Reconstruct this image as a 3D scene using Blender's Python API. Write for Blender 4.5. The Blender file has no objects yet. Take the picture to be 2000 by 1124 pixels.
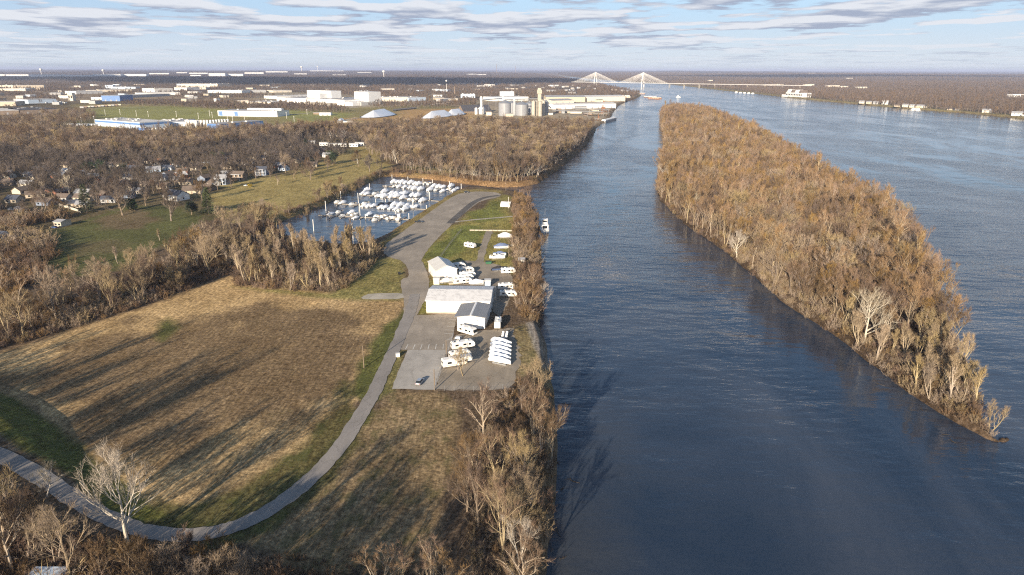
import bpy, bmesh, math, random
import numpy as np
from mathutils import Matrix, Vector
S = bpy.context.scene
COL = S.collection
RNG = np.random.default_rng(7)
random.seed(7)

# ------------------------------------------------------------------ camera
FPX, CAM_H, INF = 1333.0, 100.0, 136.5
ROLL = math.radians(0.15)
PITCH = math.atan((562 - INF) / FPX)
cam_d = bpy.data.cameras.new('camera'); cam = bpy.data.objects.new('camera', cam_d); COL.objects.link(cam)
cam_d.sensor_width = 36.0; cam_d.lens = FPX / 2000 * 36; cam_d.clip_start = 0.5; cam_d.clip_end = 120000
_U = Vector((0, math.sin(PITCH), math.cos(PITCH))); _F = Vector((0, math.cos(PITCH), -math.sin(PITCH))); _X = Vector((1, 0, 0))
_r = _X * math.cos(ROLL) + _U * math.sin(ROLL); _u = _U * math.cos(ROLL) - _X * math.sin(ROLL)
M4 = Matrix.Identity(4)
for i in range(3):
    M4[i][0], M4[i][1], M4[i][2] = _r[i], _u[i], -_F[i]
M4[2][3] = CAM_H
cam.matrix_world = M4
S.camera = cam

# ------------------------------------------------------------------ light, sky, exposure
SUN_EL, SUN_AZ = math.radians(16.0), math.radians(21.0)      # shadows run 21 degrees right of straight ahead
S.view_settings.view_transform = 'Standard'; S.view_settings.look = 'None'
S.cycles.use_denoising = False; S.cycles.filter_width = 1.2
S.view_settings.gamma = 1.0; S.view_settings.exposure = 0.98
sd = bpy.data.lights.new('sun', 'SUN'); sun = bpy.data.objects.new('sun', sd); COL.objects.link(sun)
sd.energy = 5.0; sd.angle = math.radians(0.5); sd.color = (1.0, 0.85, 0.66)
to_sun = Vector((-math.sin(SUN_AZ) * math.cos(SUN_EL), -math.cos(SUN_AZ) * math.cos(SUN_EL), math.sin(SUN_EL)))
sun.rotation_euler = to_sun.to_track_quat('Z', 'Y').to_euler()

W = bpy.data.worlds.new("World"); S.world = W; W.use_nodes = True
def build_world():
    nt = W.node_tree; N = nt.nodes; L = nt.links; N.clear()
    def nd(t, **k):
        n = N.new(t)
        for a, b in k.items(): setattr(n, a, b)
        return n
    def math_(op, a, b=None, clamp=False):
        n = nd('ShaderNodeMath', operation=op, use_clamp=clamp)
        for i, x in enumerate((a, b)):
            if x is None: continue
            if isinstance(x, (int, float)): n.inputs[i].default_value = x
            else: L.new(x, n.inputs[i])
        return n.outputs[0]
    sky = nd('ShaderNodeTexSky', sky_type='NISHITA', sun_disc=False)
    sky.sun_elevation = SUN_EL
    sky.sun_rotation = math.atan2(to_sun.x, to_sun.y)
    sky.altitude = 100; sky.air_density = 1.0; sky.dust_density = 0.6; sky.ozone_density = 2.4
    tc = nd('ShaderNodeTexCoord'); sep = nd('ShaderNodeSeparateXYZ'); L.new(tc.outputs['Generated'], sep.inputs[0])
    x, y, z = sep.outputs
    def field(dz, sc, seed, det):
        zz = math_('ADD', math_('MAXIMUM', math_('ADD', z, dz), 0.0), 0.022)
        cx = math_('DIVIDE', x, zz); cy = math_('DIVIDE', y, zz)
        cb = nd('ShaderNodeCombineXYZ'); L.new(math_('MULTIPLY', cx, 1.25), cb.inputs[0]); L.new(math_('MULTIPLY', cy, 1.0), cb.inputs[1]); cb.inputs[2].default_value = seed
        no = nd('ShaderNodeTexNoise'); no.inputs['Scale'].default_value = sc; no.inputs['Detail'].default_value = det; no.inputs['Roughness'].default_value = 0.56
        L.new(cb.outputs[0], no.inputs['Vector']); return no.outputs[0]
    n1 = field(0.0, 0.56, 4.6, 8); n2 = field(0.008, 0.56, 4.6, 4)
    big = field(0.0, 0.13, 8.4, 2)
    dens = math_('ADD', n1, math_('MULTIPLY', math_('SUBTRACT', big, 0.5), 0.5))
    mr = nd('ShaderNodeMapRange', interpolation_type='SMOOTHSTEP'); L.new(dens, mr.inputs[0])
    mr.inputs[1].default_value = 0.485; mr.inputs[2].default_value = 0.55; mr.inputs[3].default_value = 0; mr.inputs[4].default_value = 0.95
    lift = nd('ShaderNodeMapRange'); L.new(math_('SUBTRACT', n1, n2), lift.inputs[0])
    lift.inputs[1].default_value = -0.06; lift.inputs[2].default_value = 0.09; lift.inputs[3].default_value = 0; lift.inputs[4].default_value = 1
    cm = nd('ShaderNodeMix', data_type='RGBA'); L.new(lift.outputs[0], cm.inputs[0])
    cm.inputs[6].default_value = (2.3, 2.62, 3.4, 1); cm.inputs[7].default_value = (4.8, 4.95, 5.3, 1)
    # clouds melt into pale air low down
    fade = nd('ShaderNodeMapRange', interpolation_type='SMOOTHSTEP'); L.new(z, fade.inputs[0])
    fade.inputs[1].default_value = 0.0; fade.inputs[2].default_value = 0.05; fade.inputs[3].default_value = 0.25; fade.inputs[4].default_value = 1.0
    sk = nd('ShaderNodeMix', data_type='RGBA'); 
    hz = nd('ShaderNodeMapRange', interpolation_type='SMOOTHSTEP'); L.new(z, hz.inputs[0])
    hz.inputs[1].default_value = 0.0; hz.inputs[2].default_value = 0.26; hz.inputs[3].default_value = 0.9; hz.inputs[4].default_value = 0.0
    L.new(hz.outputs[0], sk.inputs[0]); L.new(sky.outputs[0], sk.inputs[6])
    gz = nd('ShaderNodeMapRange', interpolation_type='SMOOTHSTEP'); L.new(z, gz.inputs[0]); gz.inputs[1].default_value = 0.0; gz.inputs[2].default_value = 0.09
    gm = nd('ShaderNodeMix', data_type='RGBA'); L.new(gz.outputs[0], gm.inputs[0]); gm.inputs[6].default_value = (4.1, 4.6, 5.3, 1); gm.inputs[7].default_value = (2.5, 3.55, 5.3, 1); L.new(gm.outputs[2], sk.inputs[7])
    mx = nd('ShaderNodeMix', data_type='RGBA'); hi = nd('ShaderNodeMapRange', interpolation_type='SMOOTHSTEP'); L.new(z, hi.inputs[0])
    hi.inputs[1].default_value = 0.13; hi.inputs[2].default_value = 0.30; hi.inputs[3].default_value = 1.0; hi.inputs[4].default_value = 0.12
    L.new(math_('MULTIPLY', math_('MULTIPLY', mr.outputs[0], fade.outputs[0]), hi.outputs[0]), mx.inputs[0])
    L.new(sk.outputs[2], mx.inputs[6]); L.new(cm.outputs[2], mx.inputs[7])
    bg = nd('ShaderNodeBackground'); bg.inputs[1].default_value = 0.085; L.new(mx.outputs[2], bg.inputs[0])
    out = nd('ShaderNodeOutputWorld'); L.new(bg.outputs[0], out.inputs[0])
build_world()

# ------------------------------------------------------------------ picture point -> point of the ground
def ray(x, y):
    u, v = x - 1000.0, 562.0 - y
    c, s = math.cos(ROLL), math.sin(ROLL)
    u, v = u * c - v * s, u * s + v * c
    a, b = u / FPX, v / FPX
    return (a, math.cos(PITCH) + b * math.sin(PITCH), -math.sin(PITCH) + b * math.cos(PITCH))
def G(x, y, z=0.0):
    d = ray(x, y); t = (z - CAM_H) / d[2]
    return (d[0] * t, d[1] * t)
def GP(pts, z=0.0): return [G(x, y, z) for x, y in pts]
def HT(bx, by, ty, z=0.0):      # height of an upright thing from its foot and top rows
    p = G(bx, by, z); d = ray(bx, ty); t = math.hypot(*p) / math.hypot(d[0], d[1])
    return CAM_H + d[2] * t - z

# ------------------------------------------------------------------ plane geometry helpers
def inside(P, poly):
    poly = np.asarray(poly, float); x, y = P[:, 0], P[:, 1]; r = np.zeros(len(P), bool)
    j = len(poly) - 1
    for i in range(len(poly)):
        xi, yi = poly[i]; xj, yj = poly[j]
        c = (yi > y) != (yj > y)
        if yi != yj: r ^= c & (x < (xj - xi) * (y - yi) / (yj - yi) + xi)
        j = i
    return r
def dist_line(P, line, closed=False):
    line = np.asarray(line, float); n = len(line); best = np.full(len(P), 1e18)
    for i in range(n if closed else n - 1):
        a = line[i]; b = line[(i + 1) % n]; ab = b - a; l2 = max(ab @ ab, 1e-9)
        t = np.clip(((P[:, 0] - a[0]) * ab[0] + (P[:, 1] - a[1]) * ab[1]) / l2, 0, 1)
        dx = P[:, 0] - a[0] - t * ab[0]; dy = P[:, 1] - a[1] - t * ab[1]
        best = np.minimum(best, dx * dx + dy * dy)
    return np.sqrt(best)
def sdf(P, poly): return np.where(inside(P, poly), 1, -1) * dist_line(P, poly, True)
def smooth(line, k=2, closed=False):
    p = [np.array(q, float) for q in line]
    for _ in range(k):
        o = []; n = len(p)
        for i in range(n if closed else n - 1):
            a, b = p[i], p[(i + 1) % n]; o += [a * .75 + b * .25, a * .25 + b * .75]
        if not closed: o = [p[0]] + o + [p[-1]]
        p = o
    return [tuple(q) for q in p]
def vnoise(P, sc, seed=0):      # value noise, world metres
    q = P / sc; i = np.floor(q).astype(np.int64); f = q - i; f = f * f * (3 - 2 * f)
    def h(a, b):
        n = (a * 374761393 + b * 668265263 + seed * 1274126177) & 0x7fffffff
        n = (n ^ (n >> 13)) * 1274126177 & 0x7fffffff
        return ((n ^ (n >> 16)) & 0xffff) / 65535.0
    a, b = i[:, 0], i[:, 1]
    return (h(a, b) * (1 - f[:, 0]) + h(a + 1, b) * f[:, 0]) * (1 - f[:, 1]) + (h(a, b + 1) * (1 - f[:, 0]) + h(a + 1, b + 1) * f[:, 0]) * f[:, 1]
def fbm(P, sc, seed=0, o=4):
    r = 0; a = 0.5; t = 0
    for k in range(o):
        r = r + a * vnoise(P, sc / 2 ** k, seed + k * 17); t += a; a *= .55
    return r / t

# ------------------------------------------------------------------ shorelines
WL = -4.0
BASIN_N = [(1045, 362), (1000, 367), (960, 366), (900, 359), (850, 352), (790, 346), (748, 345), (730, 351), (690, 373), (640, 398), (590, 418), (545, 434)]
BASIN_S = [(535, 450), (560, 468), (640, 484), (700, 486), (740, 473), (779, 448), (841, 409), (871, 389.5), (895, 376), (912, 371), (945, 371), (985, 376), (1033, 386)]
BANK_LOW = [(1037, 400), (1047, 450), (1058, 500), (1056, 540), (1062, 600), (1052, 625), (1056, 648), (1071, 690), (1077, 740), (1086, 800), (1090, 900), (1085, 1000), (1062, 1100)]
BANK_UP = [(1252, 188.5), (1238, 195), (1215, 202), (1199, 217), (1190, 236), (1167, 246), (1160, 264), (1142, 290), (1102, 322), (1066, 350)]
left_land = [(-60000, -3000), (-60000, 90000), (-4000, 60000), (880, 16500)] + GP([(1122, 155.5), (1150, 161), (1185, 171), (1225, 179), (1250, 184)] + BANK_UP + BASIN_N + BASIN_S + BANK_LOW, WL) + [(7, 90), (6, 40), (4, -100), (-20, -600), (-200, -3000)]
ISL_L = [(1968, 864), (1935, 862), (1900, 842), (1850, 815), (1800, 785), (1740, 742), (1690, 702), (1640, 662), (1590, 630), (1540, 600), (1490, 553), (1440, 512), (1400, 478), (1350, 450), (1310, 412), (1286, 388), (1282, 352), (1298, 305), (1295, 260), (1287, 234)]
ISL_R = [(1300, 205), (1370, 208), (1440, 232), (1530, 274), (1640, 338), (1735, 372), (1795, 430), (1812, 500)]
island = GP(ISL_L, WL) + GP(ISL_R, 13) + GP([(1826, 520), (1822, 560)], WL) + GP([(1850, 600), (1890, 668), (1915, 740), (1945, 815)], 4) + GP([(1972, 855)], WL)
right_land = GP([(4200, 600), (2600, 300), (2300, 262), (2000, 233), (1900, 223), (1800, 215.5), (1700, 206.5), (1620, 199), (1535, 191), (1480, 184), (1400, 176), (1300, 164), (1240, 160.5), (1190, 157), (1130, 152.5)], WL) + [(900, 16000), (-3900, 60000), (-3900, 90000), (90000, 90000), (90000, 100)]
left_land = smooth(left_land, 1, True); island = smooth(island, 1, True); right_land = smooth(right_land, 1, True)
LANDS = [left_land, island, right_land]
LEVEE = GP([(-80, 735), (0, 772), (60, 797), (130, 852), (200, 914), (262, 962), (340, 1015)]) + [(-60, 110), (-40, 60), (-60, -200), (-900, -200), (-900, 260)]
LEV_END = G(340, 1015)

def land_sd(P):
    r = np.full(len(P), -1e9)
    for poly in LANDS: r = np.maximum(r, sdf(P, poly))
    return r
def terrain(P, s=None):
    P = np.asarray(P, float)
    if s is None: s = land_sd(P)
    r = np.hypot(P[:, 0], P[:, 1])
    wob = (fbm(P, 14, 5, 3) - .5) * np.clip(r / 250, .5, 3) * 1.8
    z = np.clip(-4 + (s + wob) * 1.3, -9, 0)
    near = (r < 1500)
    lv = np.zeros(len(P))
    if near.any():
        d = np.clip(sdf(P[near], LEVEE) / 11, 0, 1); d = d * d * (3 - 2 * d)
        e = np.clip(np.hypot(P[near, 0] - LEV_END[0], P[near, 1] - LEV_END[1]) / 70, 0, 1)
        lv[near] = 4.5 * d * e
    z = z + np.where(z > -0.5, lv, 0)
    far = np.clip((r - 6500) / 12000, 0, 1) * np.clip(s / 400, 0, 1)
    hills = far * (fbm(P, 5200, 3, 3) * 95 - 12)
    ridge = np.clip((r - 4800) / 1500, 0, 1) * np.clip((P[:, 0] - 500) / 1500, 0, 1) * np.clip(s / 700, 0, 1) * 22 * fbm(P, 1500, 11, 3)
    return z + np.maximum(hills, 0) + ridge
def tz(x, y): return float(terrain(np.array([[x, y]]))[0])

# ------------------------------------------------------------------ materials
def node_mat(name):
    m = bpy.data.materials.new(name); m.use_nodes = True
    nt = m.node_tree; b = nt.nodes['Principled BSDF']
    return m, nt, b
def lk(nt, a, b): nt.links.new(a, b)
def noise_node(nt, scale, detail=4, rough=.6, vec=None, stretch=None):
    n = nt.nodes.new('ShaderNodeTexNoise'); n.inputs['Scale'].default_value = scale; n.inputs['Detail'].default_value = detail; n.inputs['Roughness'].default_value = rough
    if vec is None:
        t = nt.nodes.new('ShaderNodeTexCoord'); vec = t.outputs['Object']
    if stretch:
        mp = nt.nodes.new('ShaderNodeMapping'); mp.inputs['Scale'].default_value = stretch; lk(nt, vec, mp.inputs[0]); vec = mp.outputs[0]
    lk(nt, vec, n.inputs['Vector']); return n
def mixc(nt, fac, a, b, mode='MIX'):
    n = nt.nodes.new('ShaderNodeMix'); n.data_type = 'RGBA'; n.blend_type = mode
    for i, x in ((0, fac), (6, a), (7, b)):
        if isinstance(x, (int, float)): n.inputs[i].default_value = x
        elif isinstance(x, tuple): n.inputs[i].default_value = (*x, 1) if len(x) == 3 else x
        else: lk(nt, x, n.inputs[i])
    return n.outputs[2]
def rng_(nt, v, a, b, c=0., d=1.):
    n = nt.nodes.new('ShaderNodeMapRange'); lk(nt, v, n.inputs[0])
    for i, q in enumerate((a, b, c, d)): n.inputs[i + 1].default_value = q
    return n.outputs[0]
def mat(name, col, rough=.7, var=.25, scale=.6, metal=0., bump=0., stretch=None, rand=0.):
    m, nt, b = node_mat(name)
    n = noise_node(nt, scale, 5, .65, stretch=stretch)
    dk = tuple(c * (1 - var) for c in col); lt = tuple(min(1, c * (1 + var * .6)) for c in col)
    c = mixc(nt, rng_(nt, n.outputs[0], .3, .7), dk, lt)
    if rand:
        oi = nt.nodes.new('ShaderNodeObjectInfo'); hs = nt.nodes.new('ShaderNodeHueSaturation')
        lk(nt, c, hs.inputs['Color']); lk(nt, rng_(nt, oi.outputs['Random'], 0, 1, 1 - rand, 1 + rand), hs.inputs['Value'])
        ml = nt.nodes.new('ShaderNodeMath'); ml.operation = 'MULTIPLY'; ml.inputs[1].default_value = 7.31; lk(nt, oi.outputs['Random'], ml.inputs[0])
        fr = nt.nodes.new('ShaderNodeMath'); fr.operation = 'FRACT'; lk(nt, ml.outputs[0], fr.inputs[0])
        lk(nt, rng_(nt, fr.outputs[0], 0, 1, .75, 1.2), hs.inputs['Saturation'])
        lk(nt, rng_(nt, fr.outputs[0], 0, 1, .488, .512), hs.inputs['Hue']); c = hs.outputs[0]
    lk(nt, c, b.inputs['Base Color']); b.inputs['Roughness'].default_value = rough; b.inputs['Metallic'].default_value = metal
    b.inputs['Specular IOR Level'].default_value = .3
    if bump:
        bp = nt.nodes.new('ShaderNodeBump'); bp.inputs['Strength'].default_value = bump; bp.inputs['Distance'].default_value = .1; lk(nt, n.outputs[0], bp.inputs['Height']); lk(nt, bp.outputs[0], b.inputs['Normal'])
    return m
def ribbed(name, col, period, axis=0, dark=.6, rough=.45, var=.2):     # seamed sheet metal
    m, nt, b = node_mat(name)
    t = nt.nodes.new('ShaderNodeTexCoord'); w = nt.nodes.new('ShaderNodeTexWave'); w.wave_type = 'BANDS'; w.bands_direction = 'XYZ'[axis]
    w.inputs['Scale'].default_value = 2 * math.pi / period / 20; lk(nt, t.outputs['Object'], w.inputs['Vector'])
    w.inputs['Distortion'].default_value = 0
    n = noise_node(nt, .35, 5, .65)
    c = mixc(nt, rng_(nt, n.outputs[0], .3, .7), tuple(x * (1 - var) for x in col), col)
    c = mixc(nt, rng_(nt, w.outputs[0], 0, .12, 1, 0), c, tuple(x * dark for x in col))
    lk(nt, c, b.inputs['Base Color']); b.inputs['Roughness'].default_value = rough
    return m
MT = {}
def build_materials():
    M = MT
    M['white_wall'] = ribbed('white_wall', (.76, .74, .70), 1.2, 0, .9, .5, .1)
    M['white_paint'] = mat('white_paint', (.78, .77, .74), .45, .12, .5)
    M['slate_wall'] = mat('slate_wall', (.20, .24, .31), .7, .15, .3)  # blue-grey house walls, tone lowered for dark siding and tree shade on fronts
    M['cream_wall'] = mat('cream_wall', (.62, .56, .46), .7, .15, .2)
    M['beige_wall'] = mat('beige_wall', (.50, .43, .33), .8, .15, .3)
    M['grey_wall'] = mat('grey_wall', (.36, .36, .36), .7, .15, .2)
    M['brown_wall'] = mat('brown_wall', (.25, .19, .14), .8, .2, .2)
    M['blue_wall'] = mat('blue_wall', (.10, .20, .42), .5, .15, .3)
    M['pale_blue_wall'] = mat('pale_blue_wall', (.50, .60, .72), .5, .12, .3)
    M['brick'] = mat('brick', (.28, .13, .085), .85, .25, 1.2)
    M['pale_roof'] = mat('pale_roof', (.60, .59, .57), .6, .2, .12)
    M['grey_roof'] = ribbed('grey_roof', (.25, .245, .24), .9, 0, .75)
    M['mid_roof'] = mat('mid_roof', (.33, .33, .34), .6, .22, .1)
    M['dark_roof'] = mat('dark_roof', (.07, .07, .08), .8, .3, .3)
    M['brown_roof'] = mat('brown_roof', (.16, .125, .10), .85, .3, .5)
    M['slate_roof'] = mat('slate_roof', (.075, .085, .11), .8, .3, .5)
    M['shed_roof'] = ribbed('shed_roof', (.62, .61, .58), .8, 1, .8)
    M['glass'] = mat('glass', (.02, .025, .03), .12, .2, 1.)
    M['black'] = mat('black', (.02, .02, .02), .5, .2, 1.)
    M['rubber'] = mat('rubber', (.025, .025, .025), .8, .2, 2.)
    M['steel'] = ribbed('steel', (.29, .30, .32), 2.2, 2, .8, .35, .2)
    M['galv'] = mat('galv', (.42, .43, .44), .4, .2, .5, .6)
    M['concrete'] = mat('concrete', (.42, .38, .31), .85, .25, .25)
    M['rust'] = mat('rust', (.22, .11, .06), .8, .35, .5)
    M['wood_pole'] = mat('wood_pole', (.20, .155, .11), .85, .25, 1.5)
    M['dock'] = mat('dock', (.30, .27, .23), .85, .3, 1.)
    M['pole_white'] = mat('pole_white', (.72, .70, .66), .6, .1, .5)
    M['wrap'] = mat('wrap', (.70, .725, .77), .28, .1, .7, bump=.5)
    M['hull_white'] = mat('hull_white', (.78, .77, .74), .25, .06, .5)
    M['hull_blue'] = mat('hull_blue', (.09, .13, .24), .25, .1, .5)
    M['canvas_blue'] = mat('canvas_blue', (.12, .16, .27), .8, .2, 1.2, bump=.4)
    M['canvas_black'] = mat('canvas_black', (.03, .03, .035), .8, .2, 1.2, bump=.4)
    M['rv_shell'] = mat('rv_shell', (.78, .76, .71), .35, .08, .4)
    M['rv_tan'] = mat('rv_tan', (.55, .48, .38), .4, .1, .6)
    M['car_silver'] = mat('car_silver', (.42, .44, .47), .25, .08, .6, .4)
    M['car_dark'] = mat('car_dark', (.03, .035, .045), .22, .1, .6)
    M['car_white'] = mat('car_white', (.75, .75, .75), .25, .05, .6)
    M['car_red'] = mat('car_red', (.30, .03, .025), .25, .05, .6)
    M['car_blue'] = mat('car_blue', (.05, .09, .22), .25, .05, .6)
    M['green_paint'] = mat('green_paint', (.04, .13, .07), .5, .15, .6)
    M['stripe'] = mat('stripe', (.70, .69, .64), .8, .3, 2.)
    M['asphalt'] = asphalt('asphalt', (.33, .285, .23), .28)
    M['road_asphalt'] = asphalt('road_asphalt', (.29, .265, .24), .2)
    M['dark_asphalt'] = asphalt('dark_asphalt', (.12, .11, .10), .25)
    M['gravel'] = asphalt('gravel', (.31, .262, .20), .32)
    M['pale_gravel'] = asphalt('pale_gravel', (.42, .39, .345), .22)
    M['concrete_pad'] = asphalt('concrete_pad', (.42, .38, .31), .25)
    M['rock'] = mat('rock', (.30, .29, .29), .9, .45, .9, bump=.6)
    M['bark'] = mat('bark', (.20, .155, .115), .9, .3, .8, rand=.25)
    M['wet_wood'] = mat('wet_wood', (.045, .036, .028), .6, .3, 1.)
    M['limb_tan'] = mat('limb_tan', (.40, .32, .21), .8, .3, .6, rand=.15)
    M['pale_bark'] = mat('pale_bark', (.56, .50, .41), .8, .3, .5, rand=.12)
    M['tan_bark'] = mat('tan_bark', (.29, .225, .155), .85, .25, .6, rand=.2)
    M['twig_brown'] = mat('twig_brown', (.145, .095, .058), .9, .25, .35, rand=.28)
    M['twig_gold'] = mat('twig_gold', (.25, .157, .080), .9, .25, .3, rand=.25)
    M['twig_tan'] = mat('twig_tan', (.30, .225, .14), .9, .22, .3, rand=.2)
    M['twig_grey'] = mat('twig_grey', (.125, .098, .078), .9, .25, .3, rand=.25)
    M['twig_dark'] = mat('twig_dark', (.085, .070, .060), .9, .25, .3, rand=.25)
    M['twig_pale'] = mat('twig_pale', (.38, .32, .24), .9, .2, .3, rand=.12)
    M['bush'] = mat('bush', (.17, .105, .06), .95, .35, .5, rand=.3)
    M['needles'] = mat('needles', (.035, .055, .025), .85, .4, .8, rand=.25)
    M['needles_pale'] = mat('needles_pale', (.09, .11, .045), .85, .35, .8, rand=.15)
    M['far_twig'] = mat('far_twig', (.12, .09, .07), .95, .25, .05, rand=.35)
    M['yellow_leaf'] = mat('yellow_leaf', (.35, .26, .03), .8, .3, .8)
def asphalt(name, col, var):
    m, nt, b = node_mat(name)
    n1 = noise_node(nt, .06, 6, .62); n2 = noise_node(nt, 1.6, 4, .7); n3 = noise_node(nt, .25, 5, .6, stretch=(1, .25, 1))
    c = mixc(nt, rng_(nt, n1.outputs[0], .3, .7), tuple(x * (1 - var) for x in col), tuple(x * (1 + var) for x in col))
    c = mixc(nt, rng_(nt, n3.outputs[0], .42, .72, 0, .55), c, tuple(x * .68 for x in col))
    c = mixc(nt, rng_(nt, n2.outputs[0], .3, .75, 0, .3), c, tuple(x * .6 for x in col))
    v = nt.nodes.new('ShaderNodeTexVoronoi'); v.feature = 'DISTANCE_TO_EDGE'; v.inputs['Scale'].default_value = .11
    t = nt.nodes.new('ShaderNodeTexCoord'); dn = noise_node(nt, .3, 3); ad = nt.nodes.new('ShaderNodeVectorMath'); ad.operation = 'ADD'
    sc = nt.nodes.new('ShaderNodeVectorMath'); sc.operation = 'SCALE'; sc.inputs['Scale'].default_value = 5; lk(nt, dn.outputs['Color'], sc.inputs[0])
    lk(nt, t.outputs['Object'], ad.inputs[0]); lk(nt, sc.outputs[0], ad.inputs[1]); lk(nt, ad.outputs[0], v.inputs['Vector'])
    c = mixc(nt, rng_(nt, v.outputs['Distance'], 0, .018, .45, 0), c, tuple(x * .35 for x in col))
    lk(nt, c, b.inputs['Base Color']); b.inputs['Roughness'].default_value = .9; b.inputs['Specular IOR Level'].default_value = .25
    return m
build_materials()

# ------------------------------------------------------------------ mesh builder and object helpers
class MB:
    def __init__(s): s.v = []; s.f = []; s.m = []
    def add(s, vs, fs, mi=0):
        o = len(s.v); s.v += [tuple(q) for q in vs]; s.f += [tuple(i + o for i in f) for f in fs]; s.m += [mi] * len(fs)
    def box(s, x0, x1, y0, y1, z0, z1, mi=0, bottom=True):
        fs = [(0, 1, 5, 4), (1, 2, 6, 5), (2, 3, 7, 6), (3, 0, 4, 7), (4, 5, 6, 7)] + ([(3, 2, 1, 0)] if bottom else [])
        s.add([(x0, y0, z0), (x1, y0, z0), (x1, y1, z0), (x0, y1, z0), (x0, y0, z1), (x1, y0, z1), (x1, y1, z1), (x0, y1, z1)], fs, mi)
    def prism(s, poly, z0, z1, mi=0):
        n = len(poly)
        s.add([(x, y, z0) for x, y in poly] + [(x, y, z1) for x, y in poly], [(i, (i + 1) % n, n + (i + 1) % n, n + i) for i in range(n)] + [tuple(range(n, 2 * n)), tuple(range(n - 1, -1, -1))], mi)
    def extrude_y(s, prof, y0, y1, mi=0):        # profile in x,z
        n = len(prof)
        s.add([(x, y0, z) for x, z in prof] + [(x, y1, z) for x, z in prof], [(i, (i + 1) % n, n + (i + 1) % n, n + i) for i in range(n)] + [tuple(range(n, 2 * n)), tuple(range(n - 1, -1, -1))], mi)
    def extrude_x(s, prof, x0, x1, mi=0):        # profile in y,z
        n = len(prof)
        s.add([(x0, y, z) for y, z in prof] + [(x1, y, z) for y, z in prof], [(i, (i + 1) % n, n + (i + 1) % n, n + i) for i in range(n)] + [tuple(range(n, 2 * n)), tuple(range(n - 1, -1, -1))], mi)
    def tube(s, p0, p1, r0, r1, n=6, mi=0, cap=True):
        a, b = Vector(p0), Vector(p1); d = (b - a)
        if d.length < 1e-6: return
        d.normalize(); u = d.orthogonal().normalized(); w = d.cross(u)
        vs = [a + (u * math.cos(2 * math.pi * i / n) + w * math.sin(2 * math.pi * i / n)) * r0 for i in range(n)] + [b + (u * math.cos(2 * math.pi * i / n) + w * math.sin(2 * math.pi * i / n)) * r1 for i in range(n)]
        fs = [(i, (i + 1) % n, n + (i + 1) % n, n + i) for i in range(n)]
        if cap: fs += [tuple(range(n, 2 * n)), tuple(range(n - 1, -1, -1))]
        s.add(vs, fs, mi)
    def lathe(s, prof, n=20, cx=0, cy=0, mi=0):    # profile of r,z
        k = len(prof); vs = []
        for r, z in prof:
            vs += [(cx + r * math.cos(2 * math.pi * i / n), cy + r * math.sin(2 * math.pi * i / n), z) for i in range(n)]
        fs = []
        for j in range(k - 1):
            fs += [(j * n + i, j * n + (i + 1) % n, (j + 1) * n + (i + 1) % n, (j + 1) * n + i) for i in range(n)]
        fs += [tuple(range((k - 1) * n, k * n)), tuple(range(n - 1, -1, -1))]
        s.add(vs, fs, mi)
    def mesh(s, name, mats, smooth_=False):
        me = bpy.data.meshes.new(name); me.from_pydata(s.v, [], s.f)
        for m in (mats if isinstance(mats, (list, tuple)) else [mats]): me.materials.append(MT[m] if isinstance(m, str) else m)
        if any(s.m): me.polygons.foreach_set('material_index', s.m)
        if smooth_: me.polygons.foreach_set('use_smooth', [True] * len(s.f))
        me.update(); return me
    def build(s, name, mats, parent=None, smooth_=False, loc=None, label=None):
        o = bpy.data.objects.new(name, s.mesh(name, mats, smooth_)); COL.objects.link(o)
        if parent: o.parent = parent
        if loc: o.location = loc
        if label: o['label'] = label
        return o
def tag(o, label=None, cat=None, group=None, kind=None):
    if label: o['label'] = label
    if cat: o['category'] = cat
    if group: o['group'] = group
    if kind: o['kind'] = kind
    return o
def thing(name, label, cat, loc=(0, 0, 0), rz=0., group=None):
    o = bpy.data.objects.new(name, None); COL.objects.link(o); o.empty_display_size = .5
    o.location = loc; o.rotation_euler = (0, 0, rz)
    return tag(o, label, cat, group)
def dup(root, loc, rz, label=None, group=None, sc=1.):
    r = root.copy(); COL.objects.link(r); r.location = loc; r.rotation_euler = (0, 0, rz); r.scale = (sc, sc, sc)
    if label: r['label'] = label
    if group: r['group'] = group
    for ch in list(root.children):
        c = ch.copy(); COL.objects.link(c); c.parent = r
        for g in ch.children:
            d = g.copy(); COL.objects.link(d); d.parent = c
    return r
FOOT = []          # cleared circles (x, y, r) no tree may stand in
def clear(x, y, r): FOOT.append((x, y, r))

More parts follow.
